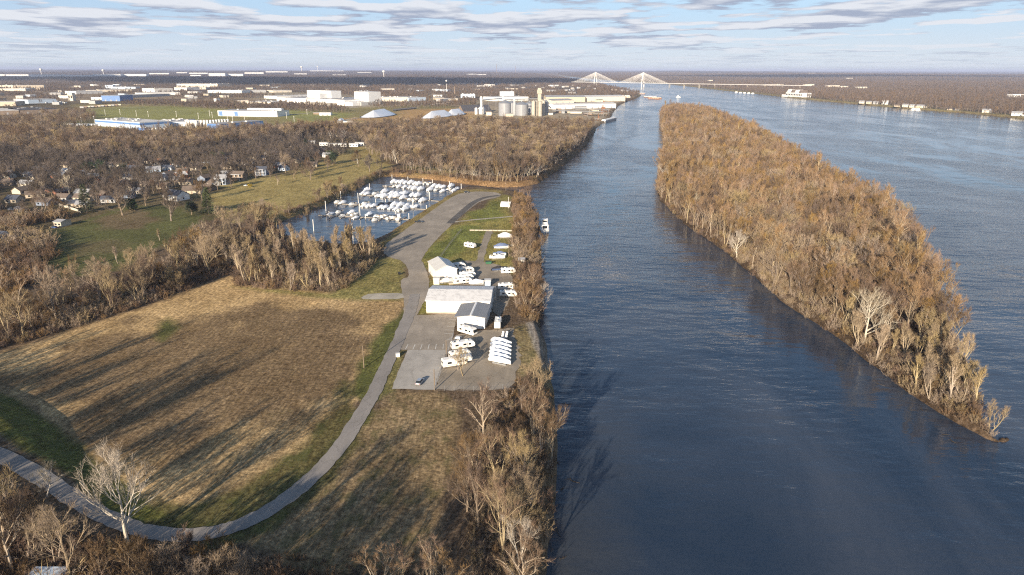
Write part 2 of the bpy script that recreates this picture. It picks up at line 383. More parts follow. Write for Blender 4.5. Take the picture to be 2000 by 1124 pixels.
# ------------------------------------------------------------------ ground
def ground_cover(P, s):
    r = np.hypot(P[:, 0], P[:, 1]); n = len(P)
    c = np.zeros((n, 3)); g = np.zeros(n)          # colour, patchiness of green
    base = np.array([.135, .098, .066]); c[:] = base
    jit = (fbm(P, 16, 21, 4) - .5)
    def put(poly, col, soft=3., wob=8., green=None, amount=1., z=0.):
        W_ = np.array(GP(poly, z)); lo = W_.min(0) - 60; hi = W_.max(0) + 60
        k = np.where((P[:, 0] > lo[0]) & (P[:, 0] < hi[0]) & (P[:, 1] > lo[1]) & (P[:, 1] < hi[1]))[0]
        if not len(k): return
        q = P[k]; dd = sdf(q, W_) + jit[k] * wob * np.clip(r[k] / 250, .7, 8)
        a = np.clip(dd / (soft * np.clip(r[k] / 250, .6, 6)) + .5, 0, 1) * amount
        c[k] = c[k] * (1 - a[:, None]) + np.array(col) * a[:, None]
        if green is not None: g[k] = g[k] * (1 - a) + green * a
    TAN, DIRT, DRY = (.47, .33, .17), (.168, .118, .070), (.26, .19, .108)
    GRN, YGR, BGR = (.07, .075, .028), (.30, .24, .085), (.26, .27, .09)
    # far patches
    ff = fbm(P, 420, 31, 4)
    k = (r > 1200) & (r < 5200) & (ff > .52); c[k] = c[k] * .3 + np.array([.38, .30, .19]) * .7
    k = (r > 1200) & (r < 5200) & (ff < .40); c[k] = c[k] * .5 + np.array([.13, .12, .055]) * .5
    k = (r > 2600); c[k] = c[k] * .8 + np.array([.10, .085, .08]) * .2
    put([(150, 205), (700, 195), (960, 212), (1000, 232), (700, 246), (480, 250), (170, 250)], (.27, .235, .10), 10, 20)
    put([(185, 211), (330, 207), (440, 214), (440, 232), (300, 238), (175, 232)], BGR, 4, 6, .0)
    put([(540, 214), (690, 222), (660, 246), (560, 236)], BGR, 4, 6, .0)
    put([(40, 228), (190, 225), (185, 250), (120, 258), (60, 245)], (.19, .19, .06), 6, 15)
    put([(775, 215), (915, 211), (960, 220), (930, 236), (790, 240), (690, 236), (640, 242), (640, 234), (780, 226)], (.42, .275, .12), 6, 12)
    put([(900, 200), (1090, 192), (1090, 206), (900, 212)], (.30, .25, .11), 6, 10)
    put([(500, 180), (850, 184), (850, 205), (660, 212), (500, 204)], (.34, .30, .23), 8, 20)
    put([(0, 172), (340, 166), (360, 190), (0, 205)], (.25, .205, .15), 8, 40)
    put([(930, 196), (1205, 190), (1206, 208), (1195, 236), (1160, 246), (1010, 236), (930, 228)], (.37, .31, .225), 6, 10)
    # near neighbourhood lawns and parks
    put([(0, 300), (700, 262), (740, 335), (600, 400), (400, 430), (0, 470)], (.14, .11, .062), 8, 20, .35)
    put([(70, 468), (150, 430), (250, 407), (350, 400), (420, 428), (330, 480), (210, 530), (60, 560), (30, 520)], (.115, .12, .045), 4, 14, .5)
    put([(185, 432), (260, 412), (330, 428), (270, 448), (200, 445)], (.17, .13, .075), 5, 14, .2)
    put([(130, 478), (220, 468), (240, 490), (150, 500)], (.16, .13, .07), 5, 14, .3, .8)
    put([(480, 370), (560, 352), (620, 358), (600, 385), (520, 405)], (.42, .32, .15), 5, 16, .2, .8)
    put([(0, 420), (40, 418), (60, 448), (0, 470)], YGR, 3, 8, .5)
    put([(400, 378), (480, 352), (570, 340), (640, 305), (720, 285), (760, 300), (735, 345), (640, 396), (560, 430), (470, 432)], (.35, .28, .115), 5, 18, .35)
    put([(800, 325), (900, 318), (930, 335), (800, 350)], (.20, .18, .06), 5, 12, .6)
    # the big field
    put([(-120, 720), (0, 688), (150, 646), (330, 584), (450, 540), (540, 562), (660, 572), (800, 585), (775, 640), (735, 720), (690, 815), (600, 915), (520, 975), (430, 1012), (330, 1012), (262, 962), (200, 914), (130, 852), (60, 797), (0, 772), (-80, 735)], TAN, 3, 7, .06)
    put([(-60, 745), (90, 700), (260, 640), (430, 615), (600, 600), (735, 612), (742, 645), (700, 730), (590, 835), (450, 850), (330, 900), (210, 890), (130, 842), (40, 776)], DIRT, 14, 44, .05, .85)
    put([(300, 640), (330, 620), (350, 640), (320, 668), (300, 660)], (.12, .12, .04), 4, 6, .9)
    put([(580, 860), (480, 930), (420, 1005), (330, 1000), (420, 900), (560, 800)], (.24, .18, .105), 14, 26, .35, .7)
    put([(455, 560), (640, 572), (735, 505), (785, 505), (792, 545), (788, 588), (700, 588), (600, 580)], (.26, .225, .085), 4, 8, .55)
    # road verges and the slope below
    put([(700, 830), (765, 762), (860, 765), (900, 790), (890, 900), (870, 1000), (860, 1124), (560, 1124), (480, 1045), (600, 950)], DRY, 5, 10, .42)
    put([(290, 965), (390, 985), (480, 955), (570, 885), (632, 815), (672, 745), (715, 790), (705, 860), (640, 950), (540, 1030), (420, 1060), (280, 1050)], (.078, .080, .027), 5, 16, .8, .85)
    put([(700, 715), (752, 635), (790, 600), (806, 585), (800, 640), (765, 740), (720, 830), (690, 830)], (.12, .125, .038), 3, 8, .85)
    put([(-200, 760), (0, 772), (60, 797), (130, 852), (200, 914), (262, 962), (330, 1010), (260, 1030), (150, 955), (0, 870), (-200, 800)], (.125, .125, .034), 3, 6, .8)
    put([(812, 505), (860, 462), (905, 425), (960, 395), (985, 380), (1002, 384), (1005, 430), (1000, 480), (1005, 530), (990, 560), (835, 560), (838, 530)], (.27, .235, .075), 3, 8, .6)
    put([(825, 505), (870, 468), (905, 440), (950, 440), (930, 480), (880, 505)], (.17, .185, .05), 3, 8, .6)
    put([(915, 420), (960, 396), (985, 392), (985, 425), (930, 435)], (.18, .19, .05), 3, 8, .6)
    put([(812, 560), (840, 560), (838, 615), (808, 615)], (.20, .19, .055), 3, 5, .7)
    put([(1005, 640), (1045, 630), (1072, 700), (1078, 745), (1010, 760)], (.24, .19, .10), 3, 6, .4)
    put([(1030, 632), (1050, 620), (1058, 645), (1076, 700), (1060, 720)], (.33, .32, .31), 2, 3, 0)
    put([(765, 690), (795, 683), (765, 765), (735, 775)], (.20, .175, .07), 2, 4, .6)
    # banks and far shores
    bank = np.clip(1 - np.abs(s - 2.0) / np.clip(r / 60, 4, 14), 0, 1) * (s < 25)
    c[:] = c * (1 - .7 * bank[:, None]) + np.array([.19, .125, .068]) * .7 * bank[:, None]
    g *= (1 - bank)
    k = (P[:, 0] > 500) & (P[:, 1] > 900) & (s > 0) & (s < 45); c[k] = np.array([.26, .22, .11]); 
    put([(742, 474), (775, 447), (836, 406), (868, 386), (896, 372), (945, 369), (985, 374), (985, 380), (910, 381), (850, 420), (795, 462), (750, 490)], (.25, .195, .08), 1.5, 3, .3)
    put([(752, 345), (800, 345), (850, 350), (1000, 364), (1040, 358), (1040, 350), (760, 338)], (.21, .135, .07), 1.5, 3, 0)
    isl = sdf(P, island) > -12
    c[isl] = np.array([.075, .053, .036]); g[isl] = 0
    return c, g
def make_ground():
    th = np.concatenate([np.linspace(-180, -49, 60)[:-1], np.linspace(-49, 49, 800), np.linspace(49, 180, 60)[1:-1]]) * math.pi / 180
    rr = np.concatenate([[6, 25, 50, 70], np.geomspace(85, 3000, 470), np.geomspace(3000, 70000, 170)[1:]])
    T, R = np.meshgrid(th, rr); P = np.stack([(R * np.sin(T)).ravel(), (R * np.cos(T)).ravel()], 1)
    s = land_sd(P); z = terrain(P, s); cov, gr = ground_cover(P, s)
    nr, nt_ = len(rr), len(th); nv = nr * nt_
    V = np.zeros((nv + 1, 3), np.float32); V[:nv, :2] = P; V[:nv, 2] = z
    i = np.arange(nr - 1)[:, None] * nt_; j = np.arange(nt_)[None, :]; j2 = (j + 1) % nt_
    q = np.stack([i + j, i + j2, i + nt_ + j2, i + nt_ + j], -1).reshape(-1, 4)[:, ::-1]
    me = bpy.data.meshes.new('ground'); me.vertices.add(nv); me.vertices.foreach_set('co', V[:nv].ravel())
    me.loops.add(q.size); me.loops.foreach_set('vertex_index', q.ravel().astype(np.int32))
    me.polygons.add(len(q)); me.polygons.foreach_set('loop_start', np.arange(0, q.size, 4, dtype=np.int32)); me.polygons.foreach_set('loop_total', np.full(len(q), 4, np.int32))
    me.polygons.foreach_set('use_smooth', np.ones(len(q), bool))
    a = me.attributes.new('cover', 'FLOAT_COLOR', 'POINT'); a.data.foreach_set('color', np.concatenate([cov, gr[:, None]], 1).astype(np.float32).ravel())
    me.update(); me.validate()
    m, nt, b = node_mat('ground')
    at = nt.nodes.new('ShaderNodeAttribute'); at.attribute_name = 'cover'
    n1 = noise_node(nt, .045, 7, .62); n2 = noise_node(nt, .9, 5, .7); n3 = noise_node(nt, .22, 6, .65, stretch=(1, .55, 1)); n4 = noise_node(nt, .004, 6, .6)
    c = mixc(nt, 1., at.outputs['Color'], mixc(nt, rng_(nt, n1.outputs[0], .28, .72), (.72, .70, .66), (1.25, 1.27, 1.3)), 'MULTIPLY')
    c = mixc(nt, 1., c, mixc(nt, rng_(nt, n4.outputs[0], .3, .7), (.82, .82, .84), (1.15, 1.15, 1.1)), 'MULTIPLY')
    c = mixc(nt, 1., c, mixc(nt, rng_(nt, n2.outputs[0], .36, .64), (.55, .54, .53), (1.42, 1.42, 1.40)), 'MULTIPLY')
    n5 = noise_node(nt, .13, 8, .72, stretch=(1, .7, 1)); c = mixc(nt, rng_(nt, n5.outputs[0], .54, .66, 0, .6), c, mixc(nt, 1., c, (.50, .46, .42), 'MULTIPLY'))
    n7 = noise_node(nt, 1.0, 4, .6, stretch=(1.5, .12, 1)); c = mixc(nt, 1., c, mixc(nt, rng_(nt, n7.outputs[0], .38, .62), (.78, .77, .76), (1.2, 1.2, 1.2)), 'MULTIPLY')
    n8 = noise_node(nt, .5, 9, .8); c = mixc(nt, 1., c, mixc(nt, rng_(nt, n8.outputs[0], .40, .60), (.62, .60, .58), (1.36, 1.34, 1.30)), 'MULTIPLY')
    n6 = noise_node(nt, .075, 4, .5, stretch=(1, .8, 1)); c = mixc(nt, rng_(nt, n6.outputs[0], .63, .70, 0, .5), c, mixc(nt, 1., c, (1.45, 1.42, 1.36), 'MULTIPLY'))
    pg = nt.nodes.new('ShaderNodeMath'); pg.operation = 'MULTIPLY'; lk(nt, rng_(nt, n3.outputs[0], .50, .62), pg.inputs[0]); lk(nt, at.outputs['Alpha'], pg.inputs[1])
    c = mixc(nt, pg.outputs[0], c, (.088, .095, .03))
    lk(nt, c, b.inputs['Base Color']); b.inputs['Roughness'].default_value = .95; b.inputs['Specular IOR Level'].default_value = .1
    bp = nt.nodes.new('ShaderNodeBump'); bp.inputs['Strength'].default_value = .5; bp.inputs['Distance'].default_value = .35; lk(nt, n2.outputs[0], bp.inputs['Height']); lk(nt, bp.outputs[0], b.inputs['Normal'])
    me.materials.append(m)
    o = bpy.data.objects.new('ground', me); COL.objects.link(o); tag(o, kind='structure')
make_ground()

def make_water():
    mb = MB(); mb.add([(-15000, -3000, WL), (60000, -3000, WL), (60000, 45000, WL), (-15000, 45000, WL)], [(0, 1, 2, 3)])
    m, nt, b = node_mat('river_water')
    t = nt.nodes.new('ShaderNodeTexCoord')
    big = noise_node(nt, .006, 5, .6, stretch=(1, .35, 1))
    c = mixc(nt, rng_(nt, big.outputs[0], .42, .68), (.020, .034, .058), (.070, .082, .104))  # blue of the reflected sky is put into the base colour, lighter in swirls
    sx = nt.nodes.new('ShaderNodeSeparateXYZ'); lk(nt, t.outputs['Object'], sx.inputs[0]); sl = noise_node(nt, .03, 5, .65, stretch=(1, .4, 1))
    s1 = nt.nodes.new('ShaderNodeMath'); s1.operation = 'MULTIPLY_ADD'; lk(nt, sl.outputs[0], s1.inputs[0]); s1.inputs[1].default_value = -46; lk(nt, sx.outputs[0], s1.inputs[2])
    s2 = nt.nodes.new('ShaderNodeMath'); s2.operation = 'MULTIPLY'; lk(nt, rng_(nt, s1.outputs[0], -14, 14, .8, 0), s2.inputs[0]); lk(nt, rng_(nt, sx.outputs[1], 330, 420, 1, 0), s2.inputs[1])
    c = mixc(nt, s2.outputs[0], c, (.048, .050, .052))
    lk(nt, c, b.inputs['Base Color']); b.inputs['IOR'].default_value = 1.33; b.inputs['Specular IOR Level'].default_value = .5
    calm = noise_node(nt, .009, 6, .6, stretch=(1, .4, 1)); calm.inputs['Distortion'].default_value = 1.6; big.inputs['Distortion'].default_value = 2.2
    lk(nt, rng_(nt, calm.outputs[0], .36, .64, .08, .20), b.inputs['Roughness'])
    w1 = noise_node(nt, .16, 3, .55, stretch=(.45, 1.0, 1)); w2 = noise_node(nt, .75, 3, .6, stretch=(.5, 1.0, 1)); w3 = noise_node(nt, .035, 3, .5, stretch=(.5, 1.0, 1))
    ad = nt.nodes.new('ShaderNodeMath'); ad.operation = 'MULTIPLY_ADD'; lk(nt, w2.outputs[0], ad.inputs[0]); ad.inputs[1].default_value = .13; lk(nt, w1.outputs[0], ad.inputs[2])
    ad2 = nt.nodes.new('ShaderNodeMath'); ad2.operation = 'MULTIPLY_ADD'; lk(nt, w3.outputs[0], ad2.inputs[0]); ad2.inputs[1].default_value = 2.2; lk(nt, ad.outputs[0], ad2.inputs[2])
    bp = nt.nodes.new('ShaderNodeBump'); bp.inputs['Distance'].default_value = 1.0
    lk(nt, rng_(nt, calm.outputs[0], .38, .62, .22, 1.0), bp.inputs['Strength'])
    lk(nt, ad2.outputs[0], bp.inputs['Height']); lk(nt, bp.outputs[0], b.inputs['Normal'])
    o = mb.build('river', m); tag(o, kind='structure')
make_water()

# ------------------------------------------------------------------ roads and paved ground
def sheet(name, poly_px, m, z, world=None, rough=0.0):
    W_ = world or GP(poly_px); W_ = smooth(W_, 1, True) if world is None else W_
    if rough:
        W2 = []
        for i in range(len(W_)):
            a, b = np.array(W_[i]), np.array(W_[(i + 1) % len(W_)]); n = max(1, int(np.linalg.norm(b - a) / 2.5))
            for k in range(n): W2.append(tuple(a + (b - a) * k / n + RNG.normal(0, rough, 2)))
        W_ = W2
    mb = MB(); n = len(W_); mb.add([(x, y, z) for x, y in W_], [tuple(range(n))])
    o = mb.build(name, m); me = o.data; bm = bmesh.new(); bm.from_mesh(me); bmesh.ops.triangulate(bm, faces=bm.faces[:])
    for f in bm.faces:
        if f.normal.z < 0: f.normal_flip()
    bm.to_mesh(me); bm.free()
    return tag(o, kind='structure')
def ribbon(name, line_px, w, m, z, world=None, rough=0.):
    ln = smooth(world or GP(line_px), 3)
    pts = []
    for i in range(len(ln) - 1):
        a, b = np.array(ln[i]), np.array(ln[i + 1]); n = max(1, int(np.linalg.norm(b - a) / 2))
        for k in range(n): pts.append(a + (b - a) * k / n)
    pts.append(np.array(ln[-1])); pts = np.array(pts); t = np.gradient(pts, axis=0); t /= np.linalg.norm(t, axis=1)[:, None] + 1e-9
    nn = np.stack([-t[:, 1], t[:, 0]], 1); vs = []; K = 4
    for k in range(K + 1):
        e = rough if k in (0, K) else 0
        vs.append(pts + nn * (k / K - .5) * w + nn * RNG.normal(0, 1, (len(pts), 1)) * e)
    V = np.concatenate(vs); Z = terrain(V) + z; n = len(pts); mb = MB()
    mb.add(np.concatenate([V, Z[:, None]], 1).tolist(), [(k * n + i, k * n + i + 1, (k + 1) * n + i + 1, (k + 1) * n + i)[::-1] for k in range(K) for i in range(n - 1)])
    return tag(mb.build(name, m), kind='structure')
ROAD = [(-90, 858), (0, 884), (75, 918), (150, 962), (230, 1006), (310, 1038), (400, 1046), (475, 1026), (555, 980), (620, 925), (668, 870), (705, 812), (735, 758), (757, 710), (776, 670), (795, 625), (806, 598), (810, 575)]
ROADZ = [4.5, 4.5, 4.4, 4.2, 3., 1.2] + [0] * 12
ROADP = [G(x, y, z) for (x, y), z in zip(ROAD, ROADZ)]
ribbon('road', None, 4.7, 'road_asphalt', .14, world=ROADP, rough=.16)
sheet('parking_lot', [(746, 483), (783, 455), (845, 411), (876, 389), (902, 376), (945, 374), (980, 378), (975, 386), (940, 392), (915, 410), (885, 437), (855, 465), (822, 505), (824, 520), (800, 512), (775, 507), (752, 500)], 'asphalt', .05, rough=.15)
ribbon('asphalt_lane', [(975, 382), (945, 386), (922, 397), (900, 417), (878, 437)], 5., 'dark_asphalt', .09, rough=.1)
sheet('driveway', [(778, 505), (822, 504), (838, 540), (838, 572), (820, 605), (806, 632), (786, 632), (790, 585), (783, 562), (783, 545), (800, 542), (796, 522)], 'asphalt', .06, rough=.12)
sheet('concrete_pad', [(703, 581), (724, 573), (794, 573), (796, 584), (712, 586)], 'concrete_pad', .04, rough=.15)
sheet('car_park', [(806, 617), (893, 613), (886, 650), (879, 684), (788, 684), (772, 680), (794, 640)], 'asphalt', .07, world=GP([(806, 617), (893, 613), (886, 650), (879, 684), (788, 684), (772, 682), (794, 640)]), rough=.08)
sheet('gravel_lot', None, 'pale_gravel', .045, world=GP([(796, 684), (873, 683), (848, 762), (765, 760)]), rough=.12)
sheet('gravel_yard', None, 'gravel', .055, world=GP([(886, 656), (932, 648), (1003, 640), (1010, 668), (1017, 700), (1010, 728), (1006, 748), (992, 757), (975, 762), (849, 762), (874, 690)]), rough=.45)
sheet('gravel_court', [(884, 509), (950, 511), (990, 523), (1004, 548), (992, 600), (968, 625), (950, 570), (880, 562), (888, 530)], 'gravel', .05, rough=.2)
ribbon('gravel_track', [(958, 449), (950, 466), (943, 486), (936, 514)], 4.2, 'gravel', .07, rough=.3)
ribbon('dirt_track', [(872, 436), (905, 432), (945, 428), (1003, 423)], 2.8, 'concrete_pad', .08, rough=.25)
mb = MB()
for k in range(6):
    for a, b in [((792 + k * 14.6, 683), (797 + k * 13.8, 673))]:
        p, q = np.array(G(*a)), np.array(G(*b)); t = (q - p) / np.linalg.norm(q - p); n_ = np.array([-t[1], t[0]]) * .09
        mb.add([(*(p - n_), .085), (*(p + n_), .085), (*(q + n_), .085), (*(q - n_), .085)], [(3, 2, 1, 0)])
for k in range(5):
    p, q = np.array(G(868 + k * 2.5, 652 - k * 7)), np.array(G(886 + k * 1.2, 653 - k * 7)); t = (q - p) / np.linalg.norm(q - p); n_ = np.array([-t[1], t[0]]) * .09
    mb.add([(*(p - n_), .085), (*(p + n_), .085), (*(q + n_), .085), (*(q - n_), .085)], [(3, 2, 1, 0)])
tag(mb.build('parking_lines', 'stripe'), kind='structure')
for k, ln in enumerate([[(40, 214), (150, 213), (280, 211)], [(545, 226), (600, 222), (640, 219)], [(560, 248), (640, 240), (700, 231)], [(60, 226), (100, 222), (155, 215)]]):
    ribbon('road', ln, 9, 'concrete_pad', .3)

# ------------------------------------------------------------------ buildings
def frame3(A, B, C=None, depth=30.):
    a, b = np.array(G(*A)), np.array(G(*B)); d = b - a; Lx = float(np.linalg.norm(d)); u = d / Lx; n = np.array([-u[1], u[0]])
    if n[1] < 0: n = -n
    if C is not None: depth = max(8., float((np.array(G(*C)) - b) @ n))
    return a, Lx, math.atan2(u[1], u[0]), depth
def clear_box(a, L_, rz, dp, front=True):
    u = np.array([math.cos(rz), math.sin(rz)]); n = np.array([-u[1], u[0]]); k = max(1, int(L_ / 25)); ky = max(1, int(dp / 25))
    for i in range(k + 1):
        for j in range(ky + 1):
            p = a + u * L_ * i / k + n * dp * j / ky; clear(p[0], p[1], 17)
        p = a + u * L_ * i / k; D = np.linalg.norm(p)
        if front and D > 900:
            m = D * .075
            for q in np.arange(15, m, 20): e = p * (1 - q / D); clear(e[0], e[1], 20)
def bld(label, cat, A, B, C=None, depth=30., h=8., wall='cream_wall', roof='pale_roof', style='flat', doors=0, units=0, stripe=None, name='warehouse', windows=0, group=None, ridge='x', rise=None, door_mat='grey_wall', front=True):
    a, L_, rz, dp = frame3(A, B, C, depth)
    clear_box(a, L_, rz, dp, front)
    t = thing(name, label, cat, (a[0], a[1], tz(a[0] + 1, a[1] + 1) if math.hypot(*a) > 1000 else 0), rz, group)
    w = MB()
    if style == 'flat':
        w.box(0, L_, 0, dp, -2, h, bottom=False); w.build('wall', wall, t)
        r = MB(); o = .25; r.box(-o, L_ + o, -o, dp + o, h + .01, h + .5); r.box(.6, L_ - .6, .6, dp - .6, h + .505, h + .53); r.build('roof', roof, t)
    else:
        rs = rise or dp * .12
        if ridge == 'x':
            w.extrude_x([(0, -2), (dp, -2), (dp, h), (dp / 2, h + rs), (0, h)], 0, L_); w.build('wall', wall, t)
            r = MB(); o = .5; tk = .25
            r.extrude_x([(-o, h - o * rs / (dp / 2) + .03), (dp / 2, h + rs + .03), (dp + o, h - o * rs / (dp / 2) + .03), (dp + o, h - o * rs / (dp / 2) + tk), (dp / 2, h + rs + tk + .1), (-o, h - o * rs / (dp / 2) + tk)], -o, L_ + o); r.build('roof', roof, t)
        else:
            w.extrude_y([(0, -2), (L_, -2), (L_, h), (L_ / 2, h + rs), (0, h)], 0, dp); w.build('wall', wall, t)
            r = MB(); o = .5; tk = .25; e = h - o * rs / (L_ / 2)
            r.extrude_y([(-o, e + .03), (L_ / 2, h + rs + .03), (L_ + o, e + .03), (L_ + o, e + tk), (L_ / 2, h + rs + tk + .1), (-o, e + tk)], -o, dp + o); r.build('roof', roof, t)
    if stripe:
        s_ = MB(); s_.box(-.05, L_ + .05, -.06, -.01, h * .62, h * .9); s_.box(L_ + .01, L_ + .08, -.05, dp + .05, h * .62, h * .9); s_.build('stripe_band', stripe, t)
    for i in range(doors):
        x = L_ * (i + .7) / (doors + .4); d = MB(); d.box(x - 2, x + 2, -.07, -.01, 0, min(4.5, h * .6)); d.build('loading_door', door_mat, t)
    for i in range(windows):
        x = L_ * (i + .5) / windows; d = MB(); d.box(x - L_ / windows * .3, x + L_ / windows * .3, -.06, -.01, h * .35, h * .7); d.build('window', 'glass', t)
    top = h + .53 if style == 'flat' else h
    if style == 'flat':
        for i in range(units):
            x = L_ * (.08 + .84 * random.random()); y = dp * (.15 + .7 * random.random()); q = MB(); q.box(x - 2.2, x + 2.2, y - 1.4, y + 1.4, top, top + 2.0); q.build('rooftop_unit', random.choice(['galv', 'pale_roof', 'grey_wall']), t)
    return t
def block(t, name, x0, x1, y0, y1, z0, z1, m, roof=None):
    w = MB(); w.box(x0, x1, y0, y1, z0, z1); w.build(name, m, t)

def near_buildings():
    # big boat workshop with patched translucent roof
    A, B = (833, 612), (957, 614)
    a, L_, rz, _ = frame3(A, B); dp = 21.; h = 5.6
    t = thing('workshop', 'largest white metal boat workshop with patched pale roof beside the car park', 'workshop', (a[0], a[1], 0), rz)
    w = MB(); w.extrude_x([(0, -.3), (dp, -.3), (dp, h), (dp * .5, h + 1.7), (0, h)], 0, L_); w.build('wall', 'white_wall', t)
    m, nt, b = node_mat('patched_roof')
    tc = nt.nodes.new('ShaderNodeTexCoord'); br = nt.nodes.new('ShaderNodeTexBrick'); br.inputs['Scale'].default_value = 1.; br.inputs['Brick Width'].default_value = 1.1; br.inputs['Row Height'].default_value = .95; br.inputs['Mortar Size'].default_value = .06; br.inputs['Bias'].default_value = .1
    lk(nt, tc.outputs['Object'], br.inputs['Vector']); br.inputs['Color1'].default_value = (.70, .69, .67, 1); br.inputs['Color2'].default_value = (.46, .45, .44, 1); br.inputs['Mortar'].default_value = (.74, .73, .71, 1)
    nn = noise_node(nt, .35, 5, .7); c = mixc(nt, rng_(nt, nn.outputs[0], .4, .62), br.outputs[0], (.70, .69, .67)); lk(nt, c, b.inputs['Base Color']); b.inputs['Roughness'].default_value = .55
    r = MB(); o = .45; e = h - o * 1.7 / (dp / 2)
    r.extrude_x([(-o, e + .03), (dp / 2, h + 1.73), (dp + o, e + .03), (dp + o, e + .25), (dp / 2, h + 2.05), (-o, e + .25)], -o, L_ + o); r.build('roof', m, t)
    q = MB(); q.box(0, L_ * .52, -.06, -.01, 0, .7); q.build('skirting', 'beige_wall', t)
    q = MB(); q.box(L_ + .02, L_ + .1, 4, 8.5, 0, 4.2); q.build('loading_door', 'grey_wall', t)
    q = MB(); q.tube((1.2, -.05, 4.0), (1.2, -.4, 4.0), .14, .1, 8); q.build('wall_lamp', 'galv', t)
    for k in range(3):
        q = MB(); q.box(L_ + .02, L_ + .45, 2.5 + k * 6.5, 2.7 + k * 6.5, 0, h); q.build('downpipe', 'white_paint', t)
    clear_box(a, L_, rz, dp, False)
    # grey roofed annex in front of it
    A, B = (893, 641), (947, 643); a2, L2, rz2, _ = frame3(A, B); d2 = float((np.array(a) - np.array(a2)) @ np.array([-math.sin(rz2), math.cos(rz2)])) - .05; h2 = 4.9
    t = thing('annex', 'low white annex with grey ribbed gable roof in front of the workshop', 'annex', (a2[0], a2[1], 0), rz2)
    w = MB(); w.extrude_y([(0, -.3), (L2, -.3), (L2, h2), (L2 / 2, h2 + .7), (0, h2)], 0, d2); w.build('wall', 'white_wall', t)
    r = MB(); e = h2 - .06
    r.extrude_y([(-1.0, e - .05), (L2 / 2, h2 + .75), (L2 + .5, e), (L2 + .5, e + .2), (L2 / 2, h2 + 1.), (-1.0, e + .15)], -.6, d2 - .1); r.build('roof', 'grey_roof', t)
    r = MB(); r.extrude_y([(L2 / 2 - .45, h2 + .97), (L2 / 2 + .45, h2 + .97), (L2 / 2, h2 + 1.1)], -.62, d2 - .15); r.build('ridge_cap', 'white_paint', t)
    for x in (2.6, L2 - 3.0):
        q = MB(); q.box(x - .25, x + .25, -.15, -.01, 3.4, 3.8); q.build('wall_lamp', 'galv', t)
    q = MB(); q.box(L2 + .02, L2 + .12, 1, 2, 0, 2.1); q.build('door', 'grey_wall', t)
    q = MB(); q.box(L2 - 1.0, L2 - .85, -.1, -.01, 0, h2); q.build('downpipe', 'grey_wall', t)
    clear_box(a2, L2, rz2, d2, False)
    # smaller gabled shed behind
    A, B = (853, 550), (893, 546); a3, L3, rz3, _ = frame3(A, B); d3 = 17.5; h3 = 5.6
    t = thing('storage_building', 'tall white gabled metal building between the campers and the grass field', 'storage building', (a3[0], a3[1], 0), rz3)
    w = MB(); w.extrude_y([(0, -.3), (L3, -.3), (L3, h3), (L3 / 2, h3 + 2.0), (0, h3)], 0, d3); w.build('wall', 'white_wall', t)
    r = MB(); e = h3 - .18
    r.extrude_y([(-.4, e), (L3 / 2, h3 + 2.04), (L3 + .4, e), (L3 + .4, e + .2), (L3 / 2, h3 + 2.3), (-.4, e + .2)], -.4, d3 + .4); r.build('roof', 'shed_roof', t)
    q = MB(); q.box(-.08, -.01, 3, 7, 0, 4); q.build('loading_door', 'white_paint', t)
    q = MB(); q.box(3, 4, -.07, -.01, 0, 2.1); q.build('door', 'grey_wall', t)
    clear_box(a3, L3, rz3, d3, False)
    # small white hut under the trees, blue and white tarp boxes behind the workshop
    bld('small white hut under bare trees at the river bank', 'hut', (1014, 523), (1024, 523), depth=4, h=4.2, wall='white_paint', roof='mid_roof', style='gable', name='hut', windows=1, doors=0)
    bld('white storage container behind the left end of the workshop', 'container', (847, 556), (858, 556), depth=3, h=2.6, wall='white_paint', roof='pale_roof', name='container', doors=0)
    bld('pale blue storage container behind the right end of the workshop', 'container', (947, 560), (958, 560), depth=3, h=2.6, wall='pale_blue_wall', roof='pale_roof', name='container')
    # half-round shelter
    p, q_ = np.array(G(977, 404)), np.array(G(996, 405)); L_ = float(np.linalg.norm(q_ - p)); rz = math.atan2(q_[1] - p[1], q_[0] - p[0])
    t = thing('fabric_shelter', 'grey half-round fabric shelter on the grass near the channel', 'shelter', (p[0], p[1], 0), rz)
    n = 10; w = 5.; pr = [(3.5 + w * .7 * -math.cos(math.pi * i / n), 3.6 * math.sin(math.pi * i / n)) for i in range(n + 1)]
    pi_ = [(3.5 + (x - 3.5) * .97, z * .97) for x, z in pr]
    s_ = MB(); s_.extrude_x(pr + pi_[::-1], 0, L_); s_.build('canopy', 'pale_roof', t)
    for k in range(4):
        s_ = MB(); x = L_ * k / 3
        for i in range(n): s_.tube((x, pi_[i][0], pi_[i][1]), (x, pi_[i + 1][0], pi_[i + 1][1]), .09, .09, 5)
        s_.build('hoop', 'galv', t)
near_buildings()

